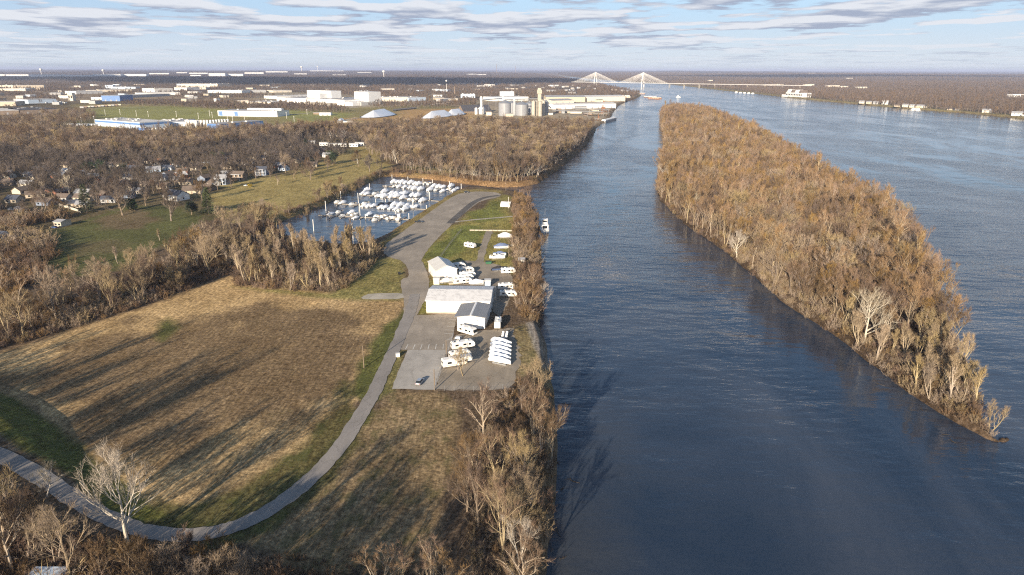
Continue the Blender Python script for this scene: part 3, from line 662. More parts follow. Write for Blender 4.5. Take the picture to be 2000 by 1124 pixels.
def house(px, py, w, d, rz, label, wall='beige_wall', roof='brown_roof', h=2.9, group=None, chimney=False, storeys=1, porch=False):
    x, y = G(px, py); z = 0
    clear(x, y, max(w, d) * .5 + 1.5); D = math.hypot(x, y)
    for k in (9,): clear(x * (1 - k / D), y * (1 - k / D), max(w, d) * .35)
    t = thing('house', label, 'house', (x, y, z), rz, group); h *= storeys; rs = d * .28
    m = MB(); m.extrude_x([(-d / 2, -.3), (d / 2, -.3), (d / 2, h), (0, h + rs), (-d / 2, h)], -w / 2, w / 2); m.build('wall', wall, t)
    r = MB(); o = .5; e = h - o * rs / (d / 2)
    r.extrude_x([(-d / 2 - o, e + .02), (0, h + rs + .02), (d / 2 + o, e + .02), (d / 2 + o, e + .22), (0, h + rs + .28), (-d / 2 - o, e + .22)], -w / 2 - .5, w / 2 + .5); ro = r.build('roof', roof, t)
    for s_ in range(storeys):
        for k in range(3):
            if s_ == 0 and k == 1: continue
            q = MB(); xx = (k - 1) * w * .3; q.box(xx - .8, xx + .8, -d / 2 - .06, -d / 2 - .01, .9 + s_ * 2.9, 2.2 + s_ * 2.9); q.build('window', 'glass', t)
        q = MB(); q.box(w / 2 + .01, w / 2 + .06, -.7, .7, 1 + s_ * 2.9, 2.2 + s_ * 2.9); q.build('window', 'glass', t)
    q = MB(); q.box(-.5, .5, -d / 2 - .07, -d / 2 - .01, 0, 2.1); q.build('door', 'brown_wall', t)
    if chimney: q = MB(); q.box(w * .2, w * .2 + .8, .3, 1.1, h + rs * .4, h + rs + .9); q.build('chimney', 'brick', ro)
    if porch:
        q = MB(); q.box(-w * .35, w * .35, -d / 2 - 2.6, -d / 2 - .05, h * .5, h * .5 + .2)
        for xx in (-w * .33, 0, w * .33): q.box(xx - .12, xx + .12, -d / 2 - 2.5, -d / 2 - 2.3, 0, h + .1)
        q.box(-w * .36, w * .36, -d / 2 - 2.7, -d / 2 - .05, h + .1, h + .25); q.build('porch', 'white_paint', t)
    return t
def neighbourhood():
    ns = 'houses of the neighbourhood left of the marina'
    house(346, 390, 15, 12, -.45, 'tall house with slate roof, white gable and white porch above the park', 'white_paint', 'slate_roof', h=4.2, porch=True)
    house(378, 377, 15, 11, .2, 'wide low house with pale brown hip roof right of the slate-roofed one', 'beige_wall', 'brown_roof', chimney=True)
    house(405, 372, 11, 10, -.3, 'brown-roofed house with white front porch behind the pale brown roof', 'brown_wall', 'brown_roof', porch=True)
    house(436, 360, 11, 10, -.1, 'two-storey slate-blue house with white balcony beside the marina lawn', 'slate_wall', 'mid_roof', storeys=2, porch=True)
    house(466, 352, 13, 9, -.1, 'two-storey house of dark siding with white-framed windows behind a yellow bush', 'brown_wall', 'brown_roof', storeys=2, porch=True)
    house(512, 342, 11, 9, 0, 'blue two-storey house under big bare trees at the top of the lawn', 'slate_wall', 'slate_roof', storeys=2, porch=True)
    house(418, 363, 7, 9, -.6, 'small white gable-ended house squeezed left of the slate-blue one', 'white_paint', 'brown_roof')
    house(353, 347, 9, 9, .9, 'brick house with bright white gable boards among dark trees', 'brick', 'pale_roof', chimney=True)
    house(145, 403, 9, 7, .5, 'tan gabled house left of the tall spruce', 'beige_wall', 'slate_roof')
    house(163, 405, 8, 7, .1, 'tan house half hidden by the tall spruce', 'beige_wall', 'mid_roof')
    house(272, 378, 9, 7, -.4, 'low tan house with sunlit end wall by a small lawn', 'cream_wall', 'mid_roof')
    house(480, 321, 20, 8, -.12, 'long white house with many dark windows under a bare tree', 'white_paint', 'slate_roof')
    house(528, 301, 13, 9, .2, 'brick and white house with grey roof near the far lawn', 'brick', 'mid_roof')
    house(525, 305, 8, 5, .1, 'white lean-to house in front of the brick and white one', 'white_paint', 'pale_roof') 
    house(133, 338, 15, 6, .15, 'long white trailer house by the street pole', 'white_paint', 'pale_roof')
    house(560, 287, 15, 9, .1, 'cream house with sunlit roof beside the row of trailers', 'cream_wall', 'mid_roof')
    house(6, 468, 8, 8, -.2, 'blue shed house with a bright white front at the left edge', 'white_paint', 'slate_roof')
    for i, (x, y, w, wl, rf) in enumerate([(183, 325, 13, 'cream_wall', 'brown_roof'), (222, 326, 14, 'cream_wall', 'brown_roof'), (240, 320, 12, 'cream_wall', 'mid_roof'), (272, 318, 13, 'beige_wall', 'rust'), (288, 319, 12, 'cream_wall', 'brown_roof'), (303, 319, 13, 'beige_wall', 'rust')]):
        house(x, y, w, 8, .08, 'low sunlit cream house in the row along the wood', wl, rf, group='sunlit houses along the wood')
    for i, (x, y, wl, rf) in enumerate([(200, 336, 'beige_wall', 'brown_roof'), (260, 333, 'grey_wall', 'slate_roof'), (300, 336, 'pale_blue_wall', 'mid_roof'), (330, 332, 'white_paint', 'slate_roof'), (205, 357, 'brick', 'brown_roof'), (240, 362, 'brick', 'brown_roof'), (290, 365, 'beige_wall', 'brown_roof'), (255, 350, 'grey_wall', 'slate_roof'), (380, 332, 'cream_wall', 'brown_roof'), (350, 325, 'white_paint', 'slate_roof'), (365, 313, 'cream_wall', 'brown_roof'), (405, 318, 'pale_blue_wall', 'slate_roof'), (440, 330, 'beige_wall', 'brown_roof'), (400, 302, 'beige_wall', 'mid_roof'), (585, 318, 'beige_wall', 'brown_roof'), (555, 333, 'pale_blue_wall', 'slate_roof'), (610, 326, 'beige_wall', 'brown_roof'), (500, 330, 'grey_wall', 'brown_roof'), (60, 345, 'grey_wall', 'slate_roof'), (95, 362, 'beige_wall', 'brown_roof'), (205, 385, 'brick', 'brown_roof'), (215, 395, 'grey_wall', 'slate_roof'), (70, 385, 'beige_wall', 'brown_roof'), (30, 395, 'beige_wall', 'slate_roof'), (120, 380, 'brick', 'slate_roof'), (180, 372, 'grey_wall', 'brown_roof'), (315, 352, 'grey_wall', 'slate_roof'), (595, 300, 'beige_wall', 'mid_roof'), (640, 307, 'white_paint', 'mid_roof')]):
        house(x, y, 9 + (i * 7 % 5), 7 + i % 3, (-.4, .1, .5, -.15, 1.2)[i % 5], 'small one-storey house partly hidden among the neighbourhood trees', wl, rf, group=ns, chimney=i % 3 == 0)
    r = random.Random(11); n = 0; zone = np.array(GP([(10, 330), (170, 326), (320, 322), (430, 300), (540, 285), (640, 292), (600, 318), (520, 336), (430, 352), (330, 368), (250, 390), (150, 400), (40, 405), (0, 390)]))
    for _ in range(3000):
        x, y = r.uniform(0, 640), r.uniform(286, 405); p = np.array([G(x, y)])
        if n >= 46 or not inside(p, zone)[0] or any((p[0][0] - a) ** 2 + (p[0][1] - b) ** 2 < (c + 8) ** 2 for a, b, c in FOOT): continue
        house(x, y, r.uniform(10, 15), r.uniform(7.5, 9.5), r.choice([-.2, .15, .2, 1.3, -.1]), 'small one-storey house partly hidden among the neighbourhood trees', r.choice(['beige_wall', 'brown_wall', 'grey_wall', 'brick', 'slate_wall', 'cream_wall']), r.choice(['brown_roof', 'slate_roof', 'mid_roof', 'brown_roof', 'dark_roof']), group=ns, chimney=r.random() < .3); n += 1
    # small tan metal building on the green
    bld('small tan metal building alone on the dark green field', 'shed', (106, 443), (120, 444), (134, 440), h=3.2, wall='beige_wall', roof='mid_roof', style='gable', name='shed', windows=2, front=False)
    bld('little grey store shed beside the fenced yard left of the field', 'shed', (30, 413), (42, 417), depth=4, h=2.6, wall='cream_wall', roof='mid_roof', style='gable', name='shed', front=False)
    for i, (x, y) in enumerate([(606, 282), (632, 285), (650, 287), (668, 287), (690, 287), (702, 285)]):
        bld('white mobile home in the row at the far end of the lawn', 'mobile home', (x - 8, y), (x + 9, y), depth=6, h=3.6, wall='white_paint', roof='pale_roof', style='gable', name='mobile_home', windows=3, group='mobile homes beyond the lawn', front=False)
        x_, y_ = G(x, y); D = math.hypot(x_, y_)
        for k in range(10, 60, 12): clear(x_ * (1 - k / D), y_ * (1 - k / D), 9)
    # fences
    for lab, ln in [('pale board fence behind the tan gabled house', [(115, 402), (135, 408), (158, 416)]), ('pale board fence round the yellow lawn at the left', [(18, 416), (38, 422), (54, 425)])]:
        w = GP(ln); t = thing('board_fence', lab, 'fence', (w[0][0], w[0][1], 0)); o = np.array(w[0]); m = MB(); k = MB()
        for a, b in zip(w[:-1], w[1:]):
            a, b = np.array(a) - o, np.array(b) - o; d = (b - a) / np.linalg.norm(b - a); n = np.array([-d[1], d[0]]) * .03
            m.add([(*(a - n), 0), (*(b - n), 0), (*(b + n), 0), (*(a + n), 0), (*(a - n), 1.8), (*(b - n), 1.8), (*(b + n), 1.8), (*(a + n), 1.8)], [(0, 1, 5, 4), (1, 2, 6, 5), (2, 3, 7, 6), (3, 0, 4, 7), (4, 5, 6, 7)])
            for f in np.linspace(0, 1, 6): p = a + (b - a) * f; k.box(p[0] - .08, p[0] + .08, p[1] - .1, p[1] + .1, 0, 1.9)
        m.build('panel', 'cream_wall', t); k.build('posts', 'beige_wall', t)['kind'] = 'stuff'
neighbourhood()

def far_buildings():
    # food plant with blue band
    t = bld('white flat-roofed plant with a blue band and blue end wall, nearest factory at the left', 'factory', (187, 246), (275, 253), (300, 246.5), h=11, wall='pale_blue_wall', roof='pale_roof', stripe='blue_wall', doors=6, units=22, name='factory')
    bld('long pale blue production hall joined behind parked trailers right of the blue-banded plant', 'factory', (302, 248), (368, 247), depth=70, h=8, wall='pale_blue_wall', roof='mid_roof', doors=9, units=14, name='factory')
    bld('low hall with its side shade coloured dark blue and a pale roof behind the row of white tanks', 'factory', (405, 251), (430, 252.5), (475, 243), h=8, wall='blue_wall', roof='mid_roof', units=2, name='factory')  # shade on the hall's side is painted as dark blue wall colour
    bld('little blue lean-to at the foot of the blue end wall', 'shed', (268, 255), (286, 256), depth=10, h=5, wall='blue_wall', roof='pale_roof', name='shed')
    for i in range(16):
        x, y = (366 + i * 4.6, 249.5 - .02 * i) if i < 5 else ((388 + (i - 5) * 6, 249.0) if i < 9 else (412 + (i - 9) * 5.6, 245.2 - (i - 9) * .35))
        p = G(x, y); h = 12 if i < 9 else 9; t = thing('storage_tank', 'white upright tank in the row beside the blue plant', 'tank', (p[0], p[1], 0), 0, 'white tanks beside the blue plant'); clear(p[0], p[1], 12)
        m = MB(); m.lathe([(2.1, 0), (2.1, h), (1.9, h + .3), (.6, h + .9)], 12); m.build('shell', 'white_paint', t, True)
        m = MB(); m.box(-.25, .25, -2.35, -2.15, 0, h); m.build('ladder', 'galv', t)
    t = bld('long low white warehouse with blue door panels and a raised roof strip in green fields', 'warehouse', (426, 227), (541.8, 228.7), (566, 225.6), h=11.5, wall='white_paint', roof='mid_roof', doors=10, units=2, door_mat='pale_blue_wall')
    a, L_, rz, dp = frame3((426, 227), (541.8, 228.7), (566, 225.6)); block(t, 'roof_monitor', L_ * .38, L_ * .96, dp * .55, dp * .75, 12.05, 16, 'white_paint')
    for x in (L_ * .02, L_ * .28):
        m = MB(); m.box(x, x + 9, -.08, -.01, .5, 10.5); m.build('blue_panel', 'blue_wall', t)
    bld('small white building with dark end beside the orange field', 'building', (624, 226), (646, 226), depth=18, h=6, wall='white_paint', roof='mid_roof', doors=2, name='building')
    bld('low grey canopy building with open front left of the small white one', 'building', (612, 224), (624, 224), depth=10, h=4, wall='brown_wall', roof='mid_roof', name='building')
    # white factory complex
    t = bld('huge white factory complex with two square towers above its long roof', 'factory', (541, 199.5), (673, 205.5), depth=150, h=14, wall='white_paint', roof='mid_roof', doors=12, units=16, name='factory')
    a, L_, rz, dp = frame3((541, 199.5), (673, 205.5), depth=150)
    block(t, 'tower', L_ * .26, L_ * .62, 55, 95, 14.55, 36, 'white_paint'); block(t, 'tower', L_ * .43, L_ * .58, 22, 54.9, 14.56, 29, 'white_paint')
    block(t, 'tower', L_ * .93, L_ * 1.12, 60, 110, -1, 36, 'white_paint'); block(t, 'low_wing', L_ * .76, L_ * 1.2, -25, -.1, -1, 9, 'white_paint'); block(t, 'low_wing', L_ * .6, L_ * .98, -60, -25.1, -1, 6, 'cream_wall')
    bld('low white wing hall standing left of the factory complex', 'factory', (516, 192.5), (541, 194), (577, 188.5), h=9, wall='white_paint', roof='pale_roof', doors=5, units=3, name='factory')
    bld('grey-green side hall right of the second white tower', 'factory', (672, 205), (706, 207), depth=60, h=9, wall='grey_wall', roof='pale_roof', doors=3, units=3, name='factory')
    bld('long cream warehouse stretching right from the factory complex', 'warehouse', (694, 199), (797, 198.5), depth=90, h=12, wall='cream_wall', roof='pale_roof', doors=10, units=9)
    bld('grey end hall closing the cream warehouse at its right', 'warehouse', (798, 198.5), (832, 197), depth=80, h=11, wall='pale_blue_wall', roof='pale_roof', doors=3, units=2)
    # far left
    bld('wide brown warehouse with half white, half dark roof at the left edge', 'warehouse', (-40, 226), (38, 223.5), depth=130, h=8.5, wall='brown_wall', roof='pale_roof', doors=2, units=3)
    bld('brown warehouse with dark flat roof and rooftop boxes near the left edge', 'warehouse', (40, 223.4), (114, 220.5), depth=140, h=8.5, wall='brown_wall', roof='dark_roof', doors=3, units=7)
    bld('grey-beige block with pale roof behind the dark-roofed warehouse', 'warehouse', (-20, 208), (31, 207.5), depth=70, h=11, wall='beige_wall', roof='pale_roof')
    bld('light blue hall with a grey side left of the scrapyard', 'warehouse', (33, 201.5), (56, 203), (78, 199), h=11, wall='pale_blue_wall', roof='grey_wall')
    bld('square white silo tower standing behind the scrapyard', 'tower', (134, 197.5), (143, 197.5), depth=18, h=24, wall='cream_wall', roof='pale_roof', name='tower', windows=2)
    bld('bright blue warehouse half hidden by bare trees', 'warehouse', (199, 198), (235, 198), depth=90, h=17, wall='blue_wall', roof='mid_roof', doors=3)
    bld('very long grey shed with shining roof right of the bright blue one', 'warehouse', (237, 192.5), (332, 188), depth=60, h=9, wall='grey_wall', roof='pale_roof')
    L = [((0, 172), (26, 172), 13, 'cream_wall', 'mid_roof', 'cream office block at the left edge under the dark wood'), ((28, 172.5), (86, 172), 13, 'beige_wall', 'pale_roof', 'long beige warehouse next to the cream office block'),
         ((0, 178), (50, 178), 10, 'cream_wall', 'pale_roof', 'low cream shed with pale roof below the beige warehouse'), ((149, 184.5), (201, 183), 11, 'white_paint', 'pale_roof', 'white warehouse row left of the bright blue hall'),
         ((195, 180), (258, 179), 9, 'cream_wall', 'mid_roof', 'cream warehouse with grey roof behind the white row'), ((206, 173.5), (265, 174), 9, 'pale_blue_wall', 'mid_roof', 'long blue-grey roofed hall under the dark wood'),
         ((278, 179.5), (302, 180), 14, 'white_paint', 'pale_roof', 'white front half of a two-tone hall right of the blue-grey roofs'), ((303, 180), (338, 179.5), 14, 'grey_wall', 'pale_roof', 'grey half of a two-tone hall right of the blue-grey roofs'),
         ((268, 186.8), (352, 185.5), 9, 'white_paint', 'pale_roof', 'long white flat warehouse above the shining grey shed'), ((354, 170.5), (425, 170.8), 18, 'cream_wall', 'pale_roof', 'long cream warehouse alone before the dark blue wood'), ((426, 170.8), (454, 170), 17, 'beige_wall', 'mid_roof', 'beige end of the long warehouse before the dark blue wood'),
         ((341, 176.5), (366, 177), 12, 'white_paint', 'pale_roof', 'white halls left of a yellow building'), ((384, 175), (402, 175), 9, 'cream_wall', 'pale_roof', 'yellowish small hall below the long cream warehouse'), ((406, 182), (472, 182.5), 11, 'white_paint', 'pale_roof', 'white row of truck docks left of the grey tanks'), ((476, 181.5), (520, 181), 9, 'grey_wall', 'pale_roof', 'grey row of tanks and docks left of the factory complex'), ((534, 181.3), (570, 180.6), 8, 'cream_wall', 'pale_roof', 'small cream warehouse behind the low white wing'),
         ((480, 202.5), (530, 203.5), 5, 'cream_wall', 'pale_roof', 'low cream trailer park hall before the factory complex'), ((900, 191.5), (928, 191.5), 12, 'pale_blue_wall', 'pale_roof', 'pale blue hall left of the white river terminal'), ((964, 198), (1032, 196.5), 12, 'white_paint', 'pale_roof', 'white terminal hall behind the steel bins')]
    for A, B, h, wl, rf, lab in L:
        bld(lab, 'warehouse', A, B, depth=75, h=h, wall=wl, roof=rf, doors=max(2, int((B[0] - A[0]) / 12)), units=4)
    bld('tall white block on top of the terminal yard behind the steel bins', 'warehouse', (977, 191), (1004, 191), depth=50, h=21, wall='white_paint', roof='pale_blue_wall', units=1)
    bld('tan dockside warehouse with long grey roof', 'warehouse', (1066, 199.5), (1143, 199.5), depth=70, h=15, wall='beige_wall', roof='mid_roof', style='gable', rise=5, doors=6)
    bld('white dockside warehouse reaching out to the river', 'warehouse', (1145, 199), (1221, 198), depth=75, h=15, wall='cream_wall', roof='pale_roof', style='gable', rise=4, doors=5)
    bld('low cream shed with grey roof in front of the tan warehouse', 'warehouse', (1078, 203), (1121, 202), (1132, 199.5), h=9, wall='cream_wall', roof='mid_roof', style='gable', rise=4, doors=3)
    bld('green-roofed gate house between the dockside sheds', 'building', (1166, 199.7), (1178, 199.5), depth=14, h=6, wall='cream_wall', roof='green_paint', style='gable', name='building', doors=1)
    bld('longest bright white shed beside the barge dock', 'warehouse', (1082, 214), (1203, 211), depth=32, h=11, wall='white_paint', roof='pale_roof', style='gable', rise=3, doors=9)
    # the far white belt of warehouses
    gb = 'far white warehouses below the horizon'
    for x0, x1, y, h in [(-30, 10, 150, 30), (12, 56, 150, 30), (60, 120, 151.2, 42), (122, 176, 151.2, 36), (182, 236, 150.5, 45), (238, 286, 150.3, 42), (292, 330, 147.3, 30), (345, 366, 146.3, 26), (370, 406, 147, 32), (408, 440, 150, 62), (442, 475, 149.8, 50), (478, 515, 146.8, 38), (520, 562, 145.6, 34), (372, 392, 150, 26), (608, 640, 144.2, 34), (642, 672, 144, 34), (575, 600, 147, 20), (650, 676, 148, 18), (700, 726, 146, 14), (915, 930, 147.5, 16), (935, 950, 148.2, 16)]:
        bld('far white warehouse in the bright belt below the horizon', 'warehouse', (x0, y), (x1, y), depth=160, h=h * .6, wall='white_paint', roof='pale_roof', group=gb)
    # covered grain piles
    def pile(label, base, ridge, h):
        b = GP(base); o = np.array(b[0]); r0, r1 = [np.array(q) for q in ridge]
        t = thing('grain_pile', label, 'grain pile', (o[0], o[1], 0)); m = MB()
        c = np.array(b).mean(0); rd = [c + (np.array(b[1]) - np.array(b[2])) * .22 * -1, c - (np.array(b[1]) - np.array(b[2])) * .22 * -1]
        N = 28; ring = []
        bl = smooth(b, 2, True); 
        # loft rings from the base outline up to the ridge line
        rings = []
        for k in range(9):
            f = k / 8; rr_ = []
            for q in bl:
                q = np.array(q); d = rd[1] - rd[0]; tt = np.clip(((q - rd[0]) @ d) / (d @ d), 0, 1); e = rd[0] + d * tt
                p = q + (e - q) * f; rr_.append((p[0] - o[0], p[1] - o[1], h * (f ** .92) + (.25 * math.sin(q[0] * .9 + q[1]) * f)))
            rings.append(rr_)
        n = len(bl); vs = [p for r in rings for p in r]
        m.add(vs, [(k * n + i, k * n + (i + 1) % n, (k + 1) * n + (i + 1) % n, (k + 1) * n + i) for k in range(8) for i in range(n)])
        m.build('tarpaulin', 'wrap', t)
        e = MB()
        for i in range(n): e.tube((bl[i][0] - o[0], bl[i][1] - o[1], .8), (bl[(i + 1) % n][0] - o[0], bl[(i + 1) % n][1] - o[1], .8), .8, .8, 5)
        e.build('retaining_rim', 'dark_roof', t)
        for q in bl: clear(q[0], q[1], 22)
        clear(c[0], c[1], 45); D = np.linalg.norm(c)
        for q in bl:
            for k in range(20, 110, 20): clear(q[0] * (1 - k / D), q[1] * (1 - k / D), 15)
    pile('white tarpaulin-covered grain pile with a sharp ridge, left of the orange field', [(690, 231), (737, 232), (783, 224), (748, 221)], [(0, 0), (1, 1)], 14)
    pile('long white covered grain pile right of the orange field', [(812, 233), (842, 233.5), (896, 226.5), (868, 223)], [(0, 0), (1, 1)], 14)
    pile('second white covered grain pile behind the long one', [(862, 227), (884, 228), (916, 224), (894, 219)], [(0, 0), (1, 1)], 13)
    pile('small white covered heap by the edge of the wood', [(654, 237.5), (668, 238.5), (677, 236), (664, 234)], [(0, 0), (1, 1)], 5)
    bld('low white loading shed by the edge of the wood', 'shed', (659, 241.5), (688, 241), depth=12, h=3.5, wall='white_paint', roof='pale_roof', name='shed')
    bld('black covered storage pile roof left of the steel bins', 'shed', (905, 220), (960, 219), depth=55, h=2, wall='brown_wall', roof='dark_roof', style='gable', rise=14, name='shed')
    # grain elevator
    def silo(label, x, y, wpx, hpx, m, cone, group=None, name='grain_bin'):
        p = G(x, y); D = math.hypot(*p); r = wpx * D / FPX / 2; h = hpx * D / FPX
        t = thing(name, label, 'silo', (p[0], p[1] + r, 0), 0, group)
        b = MB(); b.lathe([(r, -1), (r, h)], 28); b.build('shell', m, t, False)
        c = MB(); c.lathe([(r + .3, h + .02), (r * .12, h + cone), (r * .12, h + cone + 1.2)], 28); c.build('roof', 'galv' if m == 'steel' else m, t)
        q = MB(); q.box(-.4, .4, -r - .5, -r - .1, 0, h); q.build('ladder', 'galv', t)
        clear(p[0], p[1] + r, r + 12)
        for k in range(15, 100, 15): clear(p[0] * (1 - k / D), p[1] * (1 - k / D), r + 4)
    silo('big round steel grain bin, left of the two largest', 986, 227, 24, 23, 'steel', 7)
    silo('big round steel grain bin, right of the two largest', 1019, 226.5, 26, 20, 'steel', 7)
    silo('steel grain bin half hidden behind the left big bin', 1000, 221, 18, 18, 'steel', 5)
    silo('steel grain bin half hidden behind the right big bin', 1034, 221, 17, 17, 'steel', 5)
    for i, (x, y) in enumerate([(1042, 227), (1047, 226.5), (1055, 227.5), (1061, 226)]):
        silo('tall tan concrete grain silo below the headhouse', x, y, 7.5, 27, 'concrete', 1, 'concrete silos below the headhouse', 'concrete_silo')
    silo('wide dark-shaded steel silo at the right of the headhouse', 1066, 225, 11, 23, 'steel', 6, None)
    for i, (x, y) in enumerate([(930, 224), (937, 223.5), (945, 223)]):
        silo('small pale steel bin at the foot of the left elevator leg', x, y, 5.5, 11, 'white_paint', 2, 'small bins at the left elevator leg')
    def tower(label, x, y, wpx, hpx, m):
        p = G(x, y); D = math.hypot(*p); w = wpx * D / FPX / 2; h = hpx * D / FPX
        t = thing('elevator_tower', label, 'elevator tower', (p[0], p[1], 0)); b = MB(); b.box(-w, w, 0, 2 * w, 0, h * .8); b.build('shaft', m, t)
        b = MB(); b.box(-w * 1.5, w * 1.5, -w * .4, 2.4 * w, h * .8 + .01, h * .94); b.box(-w, w, .2, 1.6 * w, h * .94 + .01, h); b.build('headhouse', m, t)
        b = MB()
        for k in range(9): b.box(w + .1, w + 1.6, k % 2 * 1.5, k % 2 * 1.5 + 1.4, h * .08 * k, h * .08 * k + .4)
        b.box(w + 1.6, w + 1.9, 0, .3, 0, h * .8); b.build('stair', 'galv', t)
        return t, p, D
    tower('tallest tan concrete headhouse tower above the grain silos', 1053, 226, 6, 50, 'concrete')
    tower('thin galvanised elevator leg left of the steel bins', 940, 224, 3.4, 33, 'galv')
    tower('galvanised leg tower between the two big steel bins', 1004, 226, 2.4, 34, 'galv')
    def conveyor(label, a, za, b, zb):
        p, q = G(*a), G(*b); t = thing('conveyor', label, 'conveyor', (p[0], p[1], 0)); m = MB(); d = (q[0] - p[0], q[1] - p[1])
        m.tube((0, 0, za), (d[0], d[1], zb), 1.2, 1.2, 6); m.build('gallery', 'galv', t); m = MB()
        for f in (.0, .35, .7, 1.): m.tube((d[0] * f, d[1] * f, 0), (d[0] * f, d[1] * f, za + (zb - za) * f), .4, .4, 5)
        m.build('supports', 'galv', t)['kind'] = 'stuff'
    conveyor('long overhead conveyor from the left leg to the terminal hall', (940, 222), 31, (980, 214), 28)
    conveyor('overhead conveyor running over the two big bins', (985, 224), 33, (1050, 224), 36)
    conveyor('sloping conveyor from the headhouse down to the dock', (1056, 225), 40, (1076, 222), 12)
    conveyor('long low conveyor reaching the barge dock', (1080, 224), 9, (1178, 230), 12)
    conveyor('dark dock conveyor ending over the moored barge', (1120, 218), 8, (1188, 224), 10)
    for i, (x, y, w, h) in enumerate([(995, 228, 15, 5), (1070, 225, 20, 4), (1092, 221, 9, 9), (1100, 222, 6, 7), (1110, 221, 12, 3), (1125, 222, 22, 3), (1148, 226, 16, 4), (1135, 214, 22, 6), (1160, 220, 20, 6), (955, 226, 10, 6)]):
        bld('small dusty plant building or hopper in the grain terminal yard', 'plant building', (x - w / 2, y), (x + w / 2, y), depth=14, h=h * 1.15, wall=('beige_wall', 'cream_wall', 'brown_wall', 'galv')[i % 4], roof=('mid_roof', 'dark_roof', 'pale_roof')[i % 3], name='plant_building', group='small plant buildings in the terminal yard')
    for i in range(7):
        p = G(1194 + i * 5.6, 191.3); t = thing('barge_cover', 'white arched barge cover in the row on the dockside', 'barge cover', (p[0], p[1], 0), 0, 'white arched covers on the dockside'); m = MB(); n = 8
        m.extrude_y([(6.5 * math.cos(math.pi * k / n), 9 * math.sin(math.pi * k / n)) for k in range(n + 1)], 0, 25); m.build('arch', 'white_paint', t); m = MB(); m.extrude_y([(5.5 * math.cos(math.pi * k / n), 8 * math.sin(math.pi * k / n)) for k in range(n + 1)], -.2, -.05); m.build('end_panel', 'beige_wall', t)
    # docks
    for i, (x0, x1, y, h) in enumerate([(1150, 1196, 213, 12), (1156, 1190, 222, 10), (1158, 1186, 230, 9), (1160, 1174, 240, 8)]):
        p, q = G(x0, y, WL), G(x1, y, WL); t = thing('timber_dock', ['upper timber dock jutting out beside the long white shed', 'second timber dock with dark bracing below the white shed', 'timber dock with rusty hoppers above the moored barge', 'short timber dock by the stern of the moored barge'][i], 'dock', (p[0], p[1], WL)); w = q[0] - p[0]
        m = MB(); m.box(0, w, 0, 14, h - 1, h); m.build('deck', 'dock', t); m = MB()
        for a in np.arange(1, w, 6):
            for b in (1, 13): m.tube((a, b, -3), (a, b, h - 1), .5, .5, 5)
        for a in np.arange(1, w - 6, 6): m.tube((a, 1, 0), (a + 6, 1, h - 1), .3, .3, 4)
        m.build('pilings', 'rust' if i % 2 else 'wood_pole', t)['kind'] = 'stuff'
        m = MB(); m.box(w * .55, w * .75, 3, 9, h + .01, h + 5); m.box(w * .6, w * .66, 4, 6, h + 5.01, h + 10); m.build('hopper', 'rust', t)
    # water towers and masts
    def water_tower(label, x, yb, yt, kind='ball', w=9):
        p = G(x, yb); D = math.hypot(*p); h = (yb - yt) * D / FPX; z0 = tz(*p); t = thing('water_tower', label, 'water tower', (p[0], p[1], z0)); r = w * D / FPX / 2
        m = MB(); m.lathe([(r * .34, -20), (r * .28, h * .6), (r * .5, h * .72)], 12) if kind == 'bowl' else m.lathe([(r * .3, -20), (r * .2, h * .75)], 10); m.build('stem', 'pole_white', t, True)
        m = MB()
        if kind == 'bowl': m.lathe([(r * .45, h * .66), (r, h * .8), (r, h * .93), (r * .6, h * .99), (.1, h)], 16)
        else:
            hh = r; m.lathe([(max(.05, hh * math.sin(math.pi * k / 8)), h - hh - hh * math.cos(math.pi * k / 8)) for k in range(9)], 16)
        m.build('tank', 'pole_white', t, True)
    water_tower('pale water tower at the left end of the far warehouse belt', 82, 150, 138.5, 'bowl', 3.6)
    water_tower('pale water tower above the middle of the far warehouse belt', 203, 149, 139.5, 'bowl', 4)
    water_tower('bowl-topped white water tower right of the far warehouses', 590, 145, 135.5, 'bowl', 4.5)
    water_tower('small ball water tower on the horizon left of centre', 621, 143.5, 133.5, 'ball', 2.4)
    water_tower('wide-topped white water tower in front of the dark blue wood', 750, 153, 140.5, 'bowl', 5)
    water_tower('thin pole water tower with a white ball above the factory belt', 872.5, 186, 159, 'ball', 3.2)
    for lab, x, yb, yt in [('tall dark lattice mast on the horizon in the middle', 970, 146, 130), ('second dark mast on the horizon right of the first', 1007, 146, 133), ('brown chimney stack right of the ball tower', 888, 191, 171)]:
        p = G(x, yb); D = math.hypot(*p); h = (yb - yt) * D / FPX; z0 = tz(*p); t = thing('mast' if yb < 160 else 'chimney_stack', lab, 'mast' if yb < 160 else 'chimney', (p[0], p[1], z0)); m = MB(); r = .45 * D / FPX if yb < 160 else 2.0
        m.tube((0, 0, 0), (0, 0, h), r, r * .55, 8); m.build('shaft', 'brown_wall', t); m = MB(); m.box(-r * 1.5, r * 1.5, -r * 1.5, r * 1.5, -1, 2); m.build('footing', 'concrete', t)
    # light masts in the green fields
    for x, y in [(206, 226), (235, 225), (267, 228), (290, 229), (345, 229), (410, 228), (388, 233), (415, 231), (445, 237), (455, 240), (560, 232), (478, 234), (160, 243), (185, 240), (600, 225), (520, 203), (640, 205), (575, 241)]:
        p = G(x, y); t = thing('light_mast', 'thin pale light mast in the green fields round the factories', 'light mast', (p[0], p[1], 0), 0, 'light masts in the fields'); m = MB(); m.tube((0, 0, 0), (0, 0, 12), .35, .25, 5); m.build('pole', 'pole_white', t); m = MB(); m.box(-1, 1, -.3, .3, 11.8, 12.3); m.build('lamp_bar', 'galv', t)
